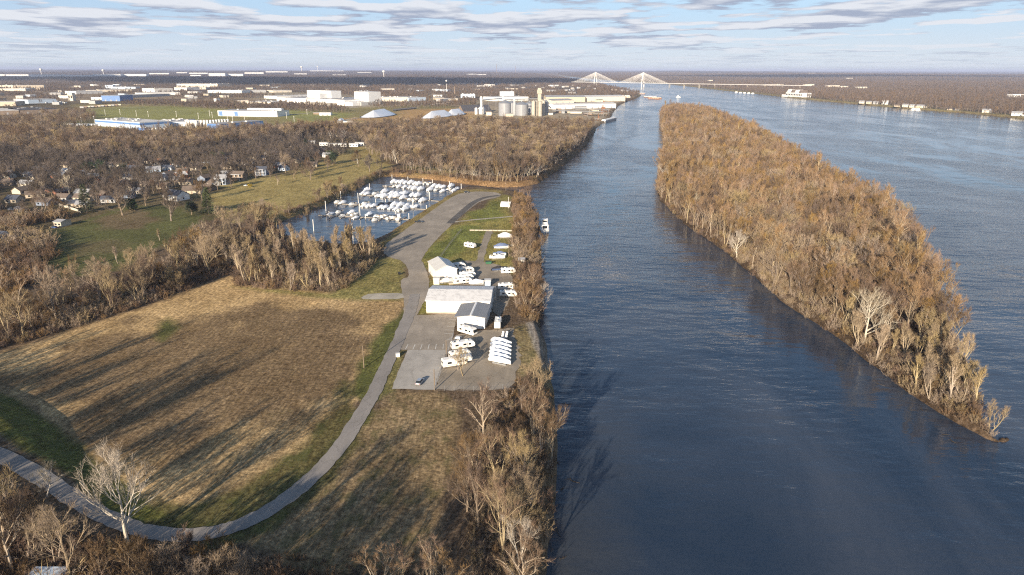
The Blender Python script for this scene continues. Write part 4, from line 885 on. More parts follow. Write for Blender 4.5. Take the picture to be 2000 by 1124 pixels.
    # goods train, pipe rows
    for i in range(12):
        p = G(156 + i * 6.7, 212 - i * .45); t = thing('goods_wagon', 'grey-brown goods wagon in the standing train beyond the field', 'goods wagon', (p[0], p[1], 0), -.02, 'wagons of the standing goods train'); m = MB(); m.extrude_x([(0, 1.2), (3, 1.2), (3, 4.2), (1.5, 5), (0, 4.2)], 0, 10.2); m.build('body', ('grey_wall', 'brown_wall', 'beige_wall')[i % 3], t); m = MB()
        for a in (1.5, 8.5): m.box(a - 1, a + 1, .3, 2.7, .1, 1.15)
        m.build('bogie', 'black', t)
    for i in range(18):
        x, y = (842 + i * 5, 206.5 - i * .55) if i < 9 else (768 + (i - 9) * 5, 217.2 - (i - 9) * .5)
        p = G(x, y); t = thing('tank_wagon', 'dark green tank wagon in the rail row behind the grain piles', 'tank wagon', (p[0], p[1], 0), .25, 'dark tank wagons behind the grain piles'); m = MB(); m.tube((0, 0, 3.2), (7.6, 0, 3.2), 1.8, 1.8, 10); m.build('tank', 'grey_wall' if i < 9 else 'dark_roof', t); m = MB(); m.box(.5, 7, -1.2, 1.2, .3, 1.3); m.build('underframe', 'black', t)
    # trucks and clutter
    for i in range(40):
        x, y = [(136 + i * 3.2, 246 + (i % 3) * .4), (292 + (i - 17) * 4, 254 + (i % 2) * 1.2), (78 + (i - 28) * 4.6, 200 + (i % 4) * .9)][0 if i < 17 else 1 if i < 28 else 2]
        p = G(x, y); t = thing('truck_trailer', 'small white truck trailer parked in the factory yards', 'truck trailer', (p[0], p[1], 0), 1.2 + .3 * (i % 3), 'truck trailers in the factory yards'); m = MB(); m.box(-4, 4, -1.2, 1.2, 1.1, 4); m.build('box', 'white_paint', t); m = MB(); m.box(-3.8, -1.5, -1.1, 1.1, 0, 1.05); m.box(2.5, 3.2, -1, 1, 0, 1.05); m.build('wheels', 'rubber', t); clear(p[0], p[1], 12)
far_buildings()
def small_industry():
    r = random.Random(5); n = 0
    while n < 70:
        x, y = r.uniform(-20, 540) if r.random() < .62 else r.uniform(690, 1120), r.uniform(164, 206)
        if 530 < x < 840 and y > 183: continue
        if 180 < x < 450 and y > 200: continue
        if x > 890 and y > 184: continue
        p = np.array(G(x, y))
        if any((p[0] - a) ** 2 + (p[1] - b) ** 2 < (c + 12) ** 2 for a, b, c in FOOT): continue
        w = r.uniform(5, 24); bld('small pale shed or hall scattered over the industrial plain of the left bank', 'shed', (x, y), (x + w, y + r.uniform(-.4, .4)), depth=r.uniform(18, 45), h=r.uniform(5, 9), wall=r.choice(['white_paint', 'cream_wall', 'beige_wall', 'grey_wall', 'pale_blue_wall']), roof=r.choice(['pale_roof', 'mid_roof', 'pale_roof', 'brown_roof']), name='shed', doors=2 if w > 12 else 1, group='small halls of the industrial plain'); n += 1
small_industry()

def right_bank():
    t = bld('big bright white riverside hotel with dark roofs on the far bank', 'hotel', (1534, 188.5), (1566, 190.5), depth=40, h=16, wall='white_paint', roof='pale_roof', windows=10, name='hotel', units=0)
    a, L_, rz, dp = frame3((1534, 188.5), (1566, 190.5), depth=40)
    for k in range(4):
        m = MB(); m.extrude_y([(L_ * (.1 + .24 * k) - 8, 16.6), (L_ * (.1 + .24 * k) + 8, 16.6), (L_ * (.1 + .24 * k), 27)], 2, 34); m.build('gable_roof', 'brown_roof' if k % 2 else 'white_paint', t)
    block(t, 'low_wing', -L_ * .28, -.1, 3, 25, -2, 7, 'white_paint')
    hs = [(1683, 204, 15, 'cream_wall', 'mid_roof', 2), (1697, 205, 15, 'beige_wall', 'mid_roof', 2), (1710, 205.5, 14, 'grey_wall', 'mid_roof', 2), (1728, 206, 18, 'white_paint', 'pale_roof', 3), (1752, 210, 14, 'beige_wall', 'brown_roof', 1), (1768, 211, 15, 'cream_wall', 'mid_roof', 2), (1782, 212, 15, 'cream_wall', 'mid_roof', 2), (1793, 212.5, 15, 'beige_wall', 'mid_roof', 2), (1804, 213, 16, 'cream_wall', 'mid_roof', 2), (1856, 217, 14, 'beige_wall', 'brown_roof', 1), (1868, 217.5, 13, 'grey_wall', 'brown_roof', 1)]
    for i, (x, y, w, wl, rf, st) in enumerate(hs):
        house(x, y - 1.6, w, 10, -.6, 'pale riverside house standing among trees on the far bank', wl, rf, group='riverside houses on the far bank', storeys=st)
    house(1927, 220.5, 20, 12, -.6, 'cream house with wide grey roof alone near the right edge of the far bank', 'cream_wall', 'mid_roof', storeys=2)
    house(1988, 226.5, 26, 14, -.6, 'large white house with a terrace at the right edge of the far bank', 'white_paint', 'mid_roof', storeys=2, porch=True)
    bld('white buildings high among woods at the right edge', 'building', (1977, 190.5), (1998, 190.5), depth=30, h=11, wall='white_paint', roof='pale_roof', name='building', windows=4)
    for i, (x0, x1, y) in enumerate([(1494, 1514, 168.5), (1518, 1530, 168), (1572, 1590, 168.5), (1617, 1640, 170.5), (1642, 1656, 171.5), (1675, 1694, 173), (1580, 1592, 149), (1384, 1392, 161), (1655, 1665, 157)]):
        bld('long pale low building lost in the woods of the far bank', 'building', (x0, y), (x1, y), depth=30, h=8, wall='cream_wall', roof='pale_roof', name='building', group='pale low buildings in the far woods', doors=3)
    for i, (x, y) in enumerate([(1438, 181), (1446, 182), (1454, 182.5), (1462, 183), (1470, 183.6), (1784, 215), (1792, 215.5)]):
        p = G(x, y, WL); t = thing('houseboat', 'small white houseboat moored under the far bank', 'houseboat', (p[0], p[1], WL), 0, 'houseboats under the far bank'); m = MB(); m.box(-7, 7, -2.5, 2.5, -.5, 1.2); m.build('hull', 'hull_white', t); m = MB(); m.box(-5, 5, -2, 2, 1.21, 4.5); m.build('cabin', 'white_paint', t); m = MB(); m.box(-5.6, 5.6, -2.6, 2.6, 4.51, 4.8); m.build('roof', 'mid_roof', t)
right_bank()

def houses_far():
    pts = [(1105, 178), (1118, 175), (1130, 173), (1145, 177), (1160, 176), (1170, 174), (1150, 170), (1120, 168), (1100, 171), (1080, 172), (1060, 174), (1205, 178), (1215, 179), (1222, 181), (1198, 177), (1075, 181), (1045, 168), (1020, 172), (990, 175), (960, 171)]
    for i, (x, y) in enumerate(pts):
        house(x, y, 16, 11, .3 * (i % 4), 'pale house dotted in the woods of the spit before the bridge', ('white_paint', 'cream_wall')[i % 2], ('mid_roof', 'pale_roof', 'brown_roof')[i % 3], group='pale houses on the wooded spit', storeys=2)
    for i, (x, y) in enumerate([(930, 166), (945, 160), (985, 158), (1030, 159), (870, 160), (830, 168), (800, 176), (770, 181), (700, 182), (905, 176), (850, 178), (1090, 161), (1065, 158), (640, 176), (610, 168), (95, 162), (180, 158), (330, 160), (360, 155), (545, 172)]):
        house(x, y, 20, 12, .3 * (i % 4), 'pale speck of a house in the distant left-bank woods', ('white_paint', 'cream_wall')[i % 2], ('pale_roof', 'mid_roof')[i % 2], group='pale specks of houses in the left-bank woods', storeys=2)
houses_far()

def bridge():
    D1, D2 = 4830., 4600.
    p1 = np.array([(1161.5 - 1000) / FPX * D1 * .96, D1]); p2 = np.array([(1254 - 1000) / FPX * D2 * .96, D2])
    d = p2 - p1; span = float(np.linalg.norm(d)); u = d / span; rz = math.atan2(u[1], u[0])
    t = thing('cable_stayed_bridge', 'white cable-stayed bridge with two towers across the river on the horizon', 'bridge', (p1[0], p1[1], WL), rz)
    dz = 24.; H_ = 90.
    m = MB(); m.box(-190, span + 190, -9, 9, dz - 1.9, dz); m.box(span + 190.1, span + 1050, -9, 9, dz - 1.9, dz - .1); m.build('deck', 'grey_wall', t)
    m = MB()
    for s_ in (-9, 8.6): m.box(-190, span + 1050, s_, s_ + .4, dz + .01, dz + .9)
    m.build('railing', 'pole_white', t)
    for x in (0, span):
        m = MB()
        for s_ in (-1, 1): m.tube((x, s_ * 15, -8), (x, s_ * 15, dz), 3.6, 3.2, 8); m.tube((x, s_ * 15, dz), (x, s_ * 3.2, H_), 3.0, 2.0, 8)
        m.box(x - 2, x + 2, -14, 14, dz - 6, dz - 3); m.box(x - 2.2, x + 2.2, -4, 4, H_ - 14, H_ - 11); m.build('tower', 'pole_white', t)
        for k in range(1, 13):
            for e in (-1, 1):
                q = MB()
                for s_ in (-8, 8): q.tube((x, s_ * .35, H_ - 1.5 - (12 - k) * 1.9), (x + e * k * 14.8, s_, dz), .42, .42, 4, cap=False)
                q.build('stay_cable', 'pole_white', t)
    for k in range(9):
        q = MB(); x = span + 190 + k * 100
        for s_ in (-6, 6): q.tube((x, s_, -8), (x, s_, dz - 2.6), 1.6, 1.6, 8)
        q.build('pier', 'concrete', t)
bridge()

# ------------------------------------------------------------------ vessels
def hull_sections(L_, Bm, fb, keel=.5, n=9, flare=.8):
    out = []
    for i in range(n):
        t = i / (n - 1); x = -L_ / 2 + L_ * t
        b = Bm / 2 * (1 - max(0, (t - .45) / .55) ** 2.1) if t > .45 else Bm / 2 * (.9 + .1 * t / .45)
        b = max(b, .04); z = fb * (1 + .35 * max(0, t - .3)); out.append((x, b, z))
    return out
def boat_hull(L_, Bm, fb):
    m = MB(); S_ = hull_sections(L_, Bm, fb); vs = []
    for x, b, z in S_: vs += [(x, 0, -.45), (x, b * .8, -.1), (x, b, z), (x, b * .86, z), (x, -b * .86, z), (x, -b, z), (x, -b * .8, -.1)]
    fs = []
    for i in range(len(S_) - 1):
        for k in range(7): fs.append((i * 7 + k, i * 7 + (k + 1) % 7, (i + 1) * 7 + (k + 1) % 7, (i + 1) * 7 + k)[::-1])
    fs.append(tuple(range(7))); m.add(vs, fs); return m
def wrap_cover(L_, Bm, fb, hh, seed, peaks):
    r = np.random.default_rng(seed); m = MB(); n = 17; vs = []; C = 9
    for i in range(n):
        t = i / (n - 1); x = -L_ / 2 - .08 + (L_ + .16) * t
        b = Bm / 2 * (1 - max(0, (t - .45) / .55) ** 2.1) if t > .45 else Bm / 2 * (.9 + .1 * t / .45)
        b = max(b, .05) + .06; z = fb * (1 + .35 * max(0, t - .3))
        h = hh * max(.0, sum(a * math.exp(-((t - c) / w) ** 2) for c, w, a in peaks)) * min(1, (1 - t) * 6 + .02) * min(1, t * 9 + .35)
        for k in range(C):
            s_ = -1 + 2 * k / (C - 1); e = (1 - abs(s_) ** 1.5)
            zz = z - .22 if abs(s_) == 1 else z + .05 + h * e + r.normal(0, .07) * (e > .1)
            vs.append((x + r.normal(0, .03), s_ * b * (1. if abs(s_) == 1 else .97), zz))
    fs = [(i * C + k, (i + 1) * C + k, (i + 1) * C + k + 1, i * C + k + 1) for i in range(n - 1) for k in range(C - 1)]
    fs += [tuple(range(C - 1, -1, -1)), tuple(range((n - 1) * C, n * C))]; m.add(vs, fs); return m
def make_boat(kind, label, seed=1):
    t = thing('motor_boat', label, 'boat')
    if kind.startswith('wrap'):
        L_, Bm, fb, hh = {'wrap_big': (10.5, 3.4, 1.1, 2.3), 'wrap_mid': (8.6, 3.0, .95, 1.7), 'wrap_land': (9.4, 2.7, .8, 1.15), 'wrap_low': (7.2, 2.6, .85, 1.1), 'wrap_dark': (7.4, 2.6, .85, 1.1)}[kind]
        boat_hull(L_, Bm, fb).build('hull', 'hull_white' if kind != 'wrap_dark' else 'hull_blue', t)
        pk = {'wrap_big': [(.36, .2, 1.), (.66, .22, .55), (.12, .12, .55)], 'wrap_mid': [(.38, .28, .9), (.72, .24, .5)], 'wrap_land': [(.42, .32, 1.), (.12, .14, .5), (.8, .16, .35)], 'wrap_low': [(.5, .3, 1.)], 'wrap_dark': [(.45, .25, 1.)]}[kind]
        c = wrap_cover(L_, Bm, fb, hh, seed, pk); c.build('cover', 'wrap' if kind != 'wrap_dark' else 'canvas_black', t)
        q = MB(); q.box(-L_ / 2 - .55, -L_ / 2 - .1, -.3, .3, -.3, .35); q.build('stern_drive', 'black', t)
    else:
        L_, Bm, fb = (8.8, 3., 1.) if kind != 'pilot' else (9.6, 3.4, 1.1)
        boat_hull(L_, Bm, fb).build('hull', 'hull_white', t)
        q = MB(); q.box(-3.6, -.6, -1.05, 1.05, .55, 1.02); q.build('cockpit', 'beige_wall', t)
        q = MB()
        for s_ in (-.75, .1): q.box(-3.2 + s_, -2.6 + s_, -.8, .8, 1.03, 1.6)
        q.build('seat', 'rv_tan', t)
        q = MB(); q.extrude_y([(-.6, 1.0), (2.6, 1.25), (2.0, 1.7), (.3, 1.85), (-.6, 1.8)], -.95, .95); q.build('cabin', 'hull_white', t)
        q = MB(); q.add([(-.62, -1.0, 1.8), (.35, -.9, 1.86), (.35, .9, 1.86), (-.62, 1., 1.8), (-.75, -.95, 2.35), (-.2, -.8, 2.4), (-.2, .8, 2.4), (-.75, .95, 2.35)], [(0, 1, 5, 4), (1, 2, 6, 5), (2, 3, 7, 6), (4, 5, 6, 7), (3, 2, 1, 0), (0, 4, 7, 3)]); q.build('windscreen', 'glass', t)
        if kind == 'canvas':
            q = MB(); q.extrude_y([(-3.4, 2.3), (-.4, 2.55), (-.4, 2.63), (-3.4, 2.38)], -1.1, 1.1)
            for a in (-3.3, -.5):
                for s_ in (-1.05, 1.0): q.box(a, a + .05, s_, s_ + .05, 1.0, 2.4)
            q.build('canvas_top', 'canvas_blue', t)
        if kind == 'pilot':
            q = MB(); q.box(-1.6, 1.0, -1.1, 1.1, 1.5, 3.5); q.build('wheelhouse', 'white_paint', t)
            q = MB(); q.box(1.01, 1.06, -.9, .9, 2.4, 3.2); q.box(-1.3, .8, -1.15, -1.11, 2.4, 3.2); q.box(-1.3, .8, 1.11, 1.15, 2.4, 3.2); q.build('window', 'glass', t)
            q = MB(); q.box(-1.9, 1.3, -1.3, 1.3, 3.51, 3.65); q.tube((0, 0, 3.65), (0, 0, 5.4), .05, .03, 5); q.build('roof', 'white_paint', t)
    return t
def marina():
    Z = lambda zx, zy: (610 + zx / 6.6667, 340 + zy / 6.6667)
    AX = math.radians(90 - 30)
    protos = {}
    def put(kind, zx, zy, label, group, rz=None, sc=1.):
        p = G(*Z(zx, zy), WL); k = kind + str(random.randrange(3)); rz = (AX if rz is None else rz) + random.uniform(-.06, .06)
        if random.random() < .5 and not kind.startswith('wrap'): rz += math.pi
        if k not in protos:
            protos[k] = make_boat(kind, label, hash(k) % 97 if False else len(protos) * 13 + 5); o = protos[k]; o.location = (p[0], p[1], WL); o.rotation_euler = (0, 0, rz); o['label'] = label; o['scale0'] = 1; del o['scale0']
            if group: o['group'] = group
        else: o = dup(protos[k], (p[0], p[1], WL), rz, label, group, sc)
        if group is None and 'group' in o: del o['group']
        return o
    WB, WM, WLo, WD = 'wrap_big', 'wrap_mid', 'wrap_low', 'wrap_dark'
    rows = [
     ('farthest', [(WB, 1075, 110), (WM, 1125, 112), (WB, 1185, 115), (WM, 1225, 122), (WB, 1300, 122), (WM, 1350, 132), (WB, 1400, 140), ('open', 1475, 128), ('canvas', 1535, 132), (WB, 1600, 168), (WB, 1660, 178), (WM, 1710, 178), (WB, 1820, 165),
                   ('open', 1090, 165), (WM, 1140, 172), (WM, 1215, 178), (WM, 1285, 185), (WB, 1345, 200), (WB, 1425, 205), (WB, 1545, 215), ('open', 1615, 215), (WM, 1705, 232), ('open', 1790, 205), (WM, 1850, 225), (WM, 1885, 205)]),
     ('second', [(WB, 728, 220), (WM, 670, 262), (WM, 722, 268), ('open', 820, 262), (WLo, 855, 290), (WB, 955, 240), (WM, 905, 290), (WB, 955, 300), (WM, 1040, 258), (WM, 1095, 262), (WB, 1050, 305), (WB, 1120, 298), (WM, 1160, 268), (WB, 1220, 265), (WB, 1200, 320), ('canvas', 1280, 340), (WB, 1320, 290), (WB, 1385, 290), ('open', 1350, 345), (WB, 1450, 355)]),
     ('third', [('open', 335, 372), (WM, 405, 385), ('canvas', 525, 402), ('open', 690, 392), (WM, 690, 425), (WM, 745, 428), (WM, 810, 425), (WD, 900, 400), (WM, 905, 445), (WM, 960, 448), (WD, 1000, 395), (WM, 1040, 455), (WB, 1085, 410), (WM, 1105, 465), (WB, 1165, 415), ('open', 1160, 475), (WB, 1225, 465), (WM, 1240, 420), (WM, 1290, 445), (WM, 1355, 440)]),
     ('nearest', [(WLo, 245, 530), ('canvas', 350, 505), ('canvas', 405, 555), (WM, 525, 510), ('open', 560, 535), (WLo, 570, 580), (WM, 750, 535), ('open', 825, 605), ('open', 845, 560), ('canvas', 905, 560), ('open', 950, 560), ('open', 1020, 578), ('canvas', 1070, 580)])]
    LB = {WB: 'tall-peaked white shrink-wrapped cruiser in the %s row of the marina', WM: 'mid-sized white shrink-wrapped boat in the %s row of the marina', WLo: 'low white shrink-wrapped boat in the %s row of the marina', WD: 'boat under a black cover in the %s row of the marina', 'open': 'uncovered white cabin cruiser with dark windscreen in the %s row of the marina', 'canvas': 'white motor boat with a blue canvas top in the %s row of the marina'}
    for rn, lst in rows:
        for k, x, y in lst: put(k, x, y, LB[k] % rn, {'open': 'uncovered boats', 'canvas': 'blue canvas boats', WD: 'black covered boats'}.get(k, k.replace('wrap_big', 'tall wrapped boats').replace('wrap_mid', 'mid wrapped boats').replace('wrap_low', 'low wrapped boats')) + ' in the %s row' % rn)
    put('pilot', 1135, 585, 'white pilothouse boat at the shore end of the nearest dock', None, math.radians(80))
    # floating docks
    for lab, a, b in [('farthest floating dock of the marina, nearest the wooded bank', (920, 158), (1925, 218)), ('second floating dock of the marina, counted from the wooded bank', (640, 275), (1690, 362)), ('third floating dock of the marina, below the second row of boats', (300, 388), (1490, 468)), ('nearest floating dock of the marina, in front of all boats', (85, 540), (1310, 600))]:
        p, q = np.array(G(*Z(*a), WL)), np.array(G(*Z(*b), WL)); d = q - p; L_ = float(np.linalg.norm(d)); rz = math.atan2(d[1], d[0])
        t = thing('floating_dock', lab, 'dock', (p[0], p[1], WL), rz); m = MB(); m.box(0, L_, -.8, .8, -.2, .45); m.build('walkway', 'dock', t)
        for x in np.arange(6, L_ - 8, 7.5):
            m = MB(); m.box(x - .35, x + .35, -8, -.81, -.2, .4); m.box(x - .35, x + .35, .81, 8, -.2, .4); m.build('finger', 'dock', t)
    for (zx, zb, zt) in [(374, 335, 232), (180, 505, 358), (602, 400, 255), (624, 560, 392), (748, 220, 130), (962, 215, 150), (1040, 78, 15), (1246, 100, 40), (1442, 120, 62), (1567, 135, 78), (1790, 240, 102), (1185, 245, 165), (1312, 465, 320), (1530, 355, 240), (1487, 472, 412), (1260, 605, 520), (225, 590, 490), (828, 390, 330), (955, 385, 330), (1090, 560, 490), (695, 600, 540)]:
        p = G(*Z(zx, zb), WL); h = HT(*Z(zx, zb), Z(zx, zt)[1], WL); t = thing('mooring_pile', 'tall pale mooring pile standing in the marina water', 'mooring pile', (p[0], p[1], WL), 0, 'mooring piles of the marina'); m = MB(); m.tube((0, 0, -5), (0, 0, h), .24, .22, 8); m.build('shaft', 'pole_white', t); m = MB(); m.lathe([(.3, h), (.26, h + .12), (.03, h + .4)], 8); m.build('cap', 'white_paint', t); m = MB(); m.lathe([(.34, .3), (.4, .5), (.4, .8), (.34, 1.)], 8); m.build('collar', 'black', t)
    for x, y, yt, lab in [(613, 452, 430, 'pale mooring pile in open water left of the nearest dock'), (690, 470, 438, 'pale mooring pile rising out of the tree tops before the marina'), (901, 374, 360, 'stout grey mooring pile at the channel mouth')]:
        p = G(x, y, WL); h = HT(x, y, yt, WL); t = thing('mooring_pile', lab, 'mooring pile', (p[0], p[1], WL)); m = MB(); m.tube((0, 0, -5), (0, 0, h), .28, .25, 8); m.build('shaft', 'pole_white', t); m = MB(); m.lathe([(.33, h), (.28, h + .12), (.03, h + .4)], 8); m.build('cap', 'white_paint', t)
marina()

def river_vessels():
    # work boat moored at the bank
    p = G(1064, 450, WL); t = thing('towboat', 'small white towboat moored at the left bank of the river', 'towboat', (p[0], p[1], WL), math.radians(88)); t.scale = (1.35, 1.35, 1.35); m = boat_hull(11, 4.6, 1.3); m.build('hull', 'hull_white', t)
    m = MB(); m.box(-3.5, 2.5, -1.7, 1.7, 1.2, 3.5); m.build('cabin', 'white_paint', t)
    m = MB()
    for x in (-2.6, -.8, 1.): m.box(x, x + 1.1, -1.76, -1.71, 2.1, 2.9); m.box(x, x + 1.1, 1.71, 1.76, 2.1, 2.9)
    m.box(-3.56, -3.51, -1.2, 1.2, 1.6, 3.); m.build('window', 'glass', t)
    m = MB(); m.box(-1.6, 1.6, -1.2, 1.2, 3.51, 5.6); m.box(-2, 2, -1.5, 1.5, 5.61, 5.75); m.build('wheelhouse', 'white_paint', t)
    m = MB(); m.box(-1.66, -1.61, -1., 1., 4.4, 5.3); m.box(-1.4, 1.4, -1.26, -1.21, 4.4, 5.3); m.box(-1.4, 1.4, 1.21, 1.26, 4.4, 5.3); m.build('window', 'glass', t)
    m = MB(); m.tube((1, 0, 5.7), (1, 0, 11), .12, .06, 6); m.build('mast', 'galv', t)
    p = G(1050, 449, WL); t = thing('mooring_barge', 'dark low mooring barge with spud poles between bank and towboat', 'barge', (p[0], p[1], WL)); m = MB(); m.box(-2, 2.2, -7, 7, -.4, .9); m.build('hull', 'rust', t)
    for x, y, h in [(-1.4, 5, 12), (-.2, 6, 13), (.8, 5.5, 12), (1.5, -3, 7), (-1., -4, 6)]:
        m = MB(); m.tube((x, y, .9), (x, y, h), .2, .16, 6); m.build('spud_pole', 'black', t)
    m = MB(); m.box(-1.5, .5, -3, 2, .91, 3.2); m.build('deckhouse', 'black', t)
    # grain barge at the dock
    p = G(1178, 240, WL); q = G(1199, 234.5, WL); d = (q[0] - p[0], q[1] - p[1]); L_ = math.hypot(*d)
    t = thing('barge', 'long grey covered barge moored at the timber docks', 'barge', (p[0], p[1], WL), math.atan2(d[1], d[0])); m = MB(); m.extrude_y([(0, -.8), (L_, -.8), (L_ + 3, 3), (L_ + 3, 4), (-2, 4), (-2, 2.5)], -5.3, 5.3); m.build('hull', 'grey_wall', t); m = MB(); m.extrude_x([(-4.6, 4.01), (4.6, 4.01), (4.6, 5.2), (0, 6.6), (-4.6, 5.2)], 2, L_ - 4); m.build('cover', 'white_paint', t)
    for i, (x, y, w, c) in enumerate([(1266, 190.5, 14, 'white_paint'), (1275, 191.5, 14, 'white_paint'), (1283, 193, 16, 'rust'), (1277, 194, 18, 'rust'), (1252, 184, 16, 'white_paint')]):
        p = G(x, y, WL); t = thing('barge', ['white covered barge at the upstream end of the fleet', 'white covered barge in the middle of the anchored fleet', 'rusty open barge at the river side of the fleet', 'rusty open barge lying nearest the island', 'pale barge moored under the wooded spit'][i], 'barge', (p[0], p[1], WL), -.25); t.scale = (.72, .72, .72); m = MB(); m.extrude_y([(-w * 1.6, 0), (w * 1.5, 0), (w * 1.7, 4), (-w * 1.8, 4)], -6, 6); m.build('hull', 'rust', t)
        m = MB()
        for k in range(5): x0 = -w * 1.5 + k * w * .6; m.extrude_x([(-5, 4.01), (5, 4.01), (4, 6), (0, 7), (-4, 6)], x0, x0 + w * .5)
        m.build('cover' if c != 'rust' else 'cargo', c if c != 'rust' else 'beige_wall', t)
    p = G(1325, 190.5, WL); t = thing('towboat', 'white towboat under way in mid-river beyond the island', 'towboat', (p[0], p[1], WL), math.radians(170)); t.scale = (.65, .65, .65); m = boat_hull(30, 10, 2.6); m.build('hull', 'hull_white', t)
    m = MB(); m.box(-9, 8, -4, 4, 2.4, 7); m.build('cabin', 'white_paint', t); m = MB(); m.box(-2, 6, -3, 3, 7.01, 13); m.box(-3, 7, -3.6, 3.6, 13.01, 13.4); m.build('wheelhouse', 'white_paint', t); m = MB(); m.box(-1, 5, -3.06, -3.01, 10, 12.4); m.box(-1, 5, 3.01, 3.06, 10, 12.4); m.build('window', 'glass', t); m = MB(); m.tube((-6, 2, 7), (-6, 2, 12), .7, .6, 8); m.tube((-6, -2, 7), (-6, -2, 12), .7, .6, 8); m.build('funnel', 'black', t)
river_vessels()
def driftwood():
    r = random.Random(3)
    for x, y in [(1092, 795), (1108, 790), (1088, 905), (1098, 955), (1090, 1040), (1100, 1090), (1082, 880), (1845, 850), (1860, 862), (1800, 800), (1720, 752), (1075, 780), (1120, 940)]:
        p = G(x, y, WL); t = thing('driftwood', 'dark driftwood snag lying in the water by the bank', 'driftwood', (p[0], p[1], WL), r.uniform(0, 6.28), 'driftwood snags along the banks'); m = MB(); L_ = r.uniform(.8, 2.); m.tube((-L_, 0, .0), (0, .2, .1), .13, .11, 6); m.tube((0, .2, .1), (L_, -.3, .2), .11, .05, 6); m.build('log', 'wet_wood', t); m = MB()
        for k in range(4): a = r.uniform(-.3, .9) * L_; m.tube((a, 0, .1), (a + r.uniform(.2, .9), r.uniform(-1, 1), r.uniform(.1, .8)), .05, .02, 4)
        m.build('branches', 'wet_wood', t)
driftwood()

# ------------------------------------------------------------------ campers, cars, covered boats on land
def wheel_pair(t, xs, w, r=.36):
    for x in xs:
        for s_ in (-1, 1):
            m = MB(); m.tube((x, s_ * (w / 2 - .28), r), (x, s_ * (w / 2 - .02), r), r, r, 12); o = m.build('wheel', 'rubber', t); m = MB(); m.tube((x, s_ * (w / 2 - .02), r), (x, s_ * (w / 2 + .01), r), r * .55, r * .5, 10); m.build('rim', 'galv', o)
def make_camper(kind, L_=9., label=''):
    t = thing('camper' if kind != 'motorhome' else 'motorhome', label, 'camper' if kind != 'motorhome' else 'motorhome'); w = 2.5; h = 3.1
    if kind == 'fifth': pr = [(-L_ / 2, .5), (L_ / 2 - 2.6, .5), (L_ / 2 - 2.4, 1.4), (L_ / 2 - .4, 1.5), (L_ / 2, 2.1), (L_ / 2 - .4, h + .25), (-L_ / 2 + .2, h + .1), (-L_ / 2, h - .1)]
    elif kind == 'motorhome': pr = [(-L_ / 2, .5), (L_ / 2 - .2, .5), (L_ / 2, .9), (L_ / 2, 1.4), (L_ / 2 - .35, h - .3), (L_ / 2 - .8, h), (-L_ / 2 + .15, h), (-L_ / 2, h - .2)]
    else: pr = [(-L_ / 2, .55), (L_ / 2 - .5, .55), (L_ / 2, 1.1), (L_ / 2 - .05, 2.0), (L_ / 2 - .7, h - .3), (L_ / 2 - 1.2, h - .1), (-L_ / 2 + .4, h - .1), (-L_ / 2, h - .5)]
    m = MB(); m.extrude_y(pr, -w / 2, w / 2); b = m.build('body', 'rv_shell', t); bv = b.modifiers.new('bevel', 'BEVEL'); bv.width = .12; bv.segments = 2; bv.limit_method = 'ANGLE'
    for s_ in (-1, 1):
        for x0, x1 in ((-L_ * .36, -L_ * .22), (-L_ * .02, L_ * .12), (L_ * .22, L_ * .32)):
            m = MB(); y = s_ * (w / 2 + .015); m.box(x0, x1, min(y, y + s_ * .03), max(y, y + s_ * .03), 1.5, 2.25); m.build('window', 'glass', t)
        m = MB(); y = s_ * (w / 2 + .012); m.box(-L_ * .47, L_ * .3, min(y, y + s_ * .02), max(y, y + s_ * .02), .85, 1.15); m.build('stripe_band', 'rv_tan', t)
    m = MB(); y = -w / 2 - .02; m.box(L_ * .14, L_ * .2, y - .03, y, .75, 2.6); m.build('door', 'grey_wall', t)
    m = MB(); y = w / 2 + .2; m.tube((-L_ * .3, y, 2.75), (L_ * .2, y, 2.75), .12, .12, 8); m.build('awning_roll', 'grey_wall', t)
    for x in (-L_ * .22, L_ * .16):
        m = MB(); m.box(x - .5, x + .5, -.4, .4, h - .08, h + .32); o = m.build('air_conditioner', 'pale_roof', t); bv = o.modifiers.new('bevel', 'BEVEL'); bv.width = .1; bv.segments = 1
    m = MB(); m.box(-L_ * .38, -L_ * .32, -.3, .3, h - .08, h + .1); m.build('roof_vent', 'glass', t)
    m = MB(); m.box(-L_ / 2 - .04, -L_ / 2 - .01, -.8, .8, 1.7, 2.4); m.build('window', 'glass', t)
    if kind == 'motorhome':
        m = MB(); m.add([(L_ / 2 + .02, -1.1, 1.5), (L_ / 2 + .02, 1.1, 1.5), (L_ / 2 - .28, 1.1, h - .5), (L_ / 2 - .28, -1.1, h - .5)], [(0, 1, 2, 3)]); m.build('windscreen', 'glass', t); wheel_pair(t, (-L_ * .25, L_ * .34), w, .45)
    else:
        wheel_pair(t, (-.9, .1), w, .38); m = MB(); m.tube((L_ / 2 - .5, 0, .55), (L_ / 2 + 1., 0, .55), .07, .06, 6); m.tube((L_ / 2 + .8, 0, 0), (L_ / 2 + .8, 0, .55), .06, .06, 6); m.build('drawbar', 'black', t)
    return t
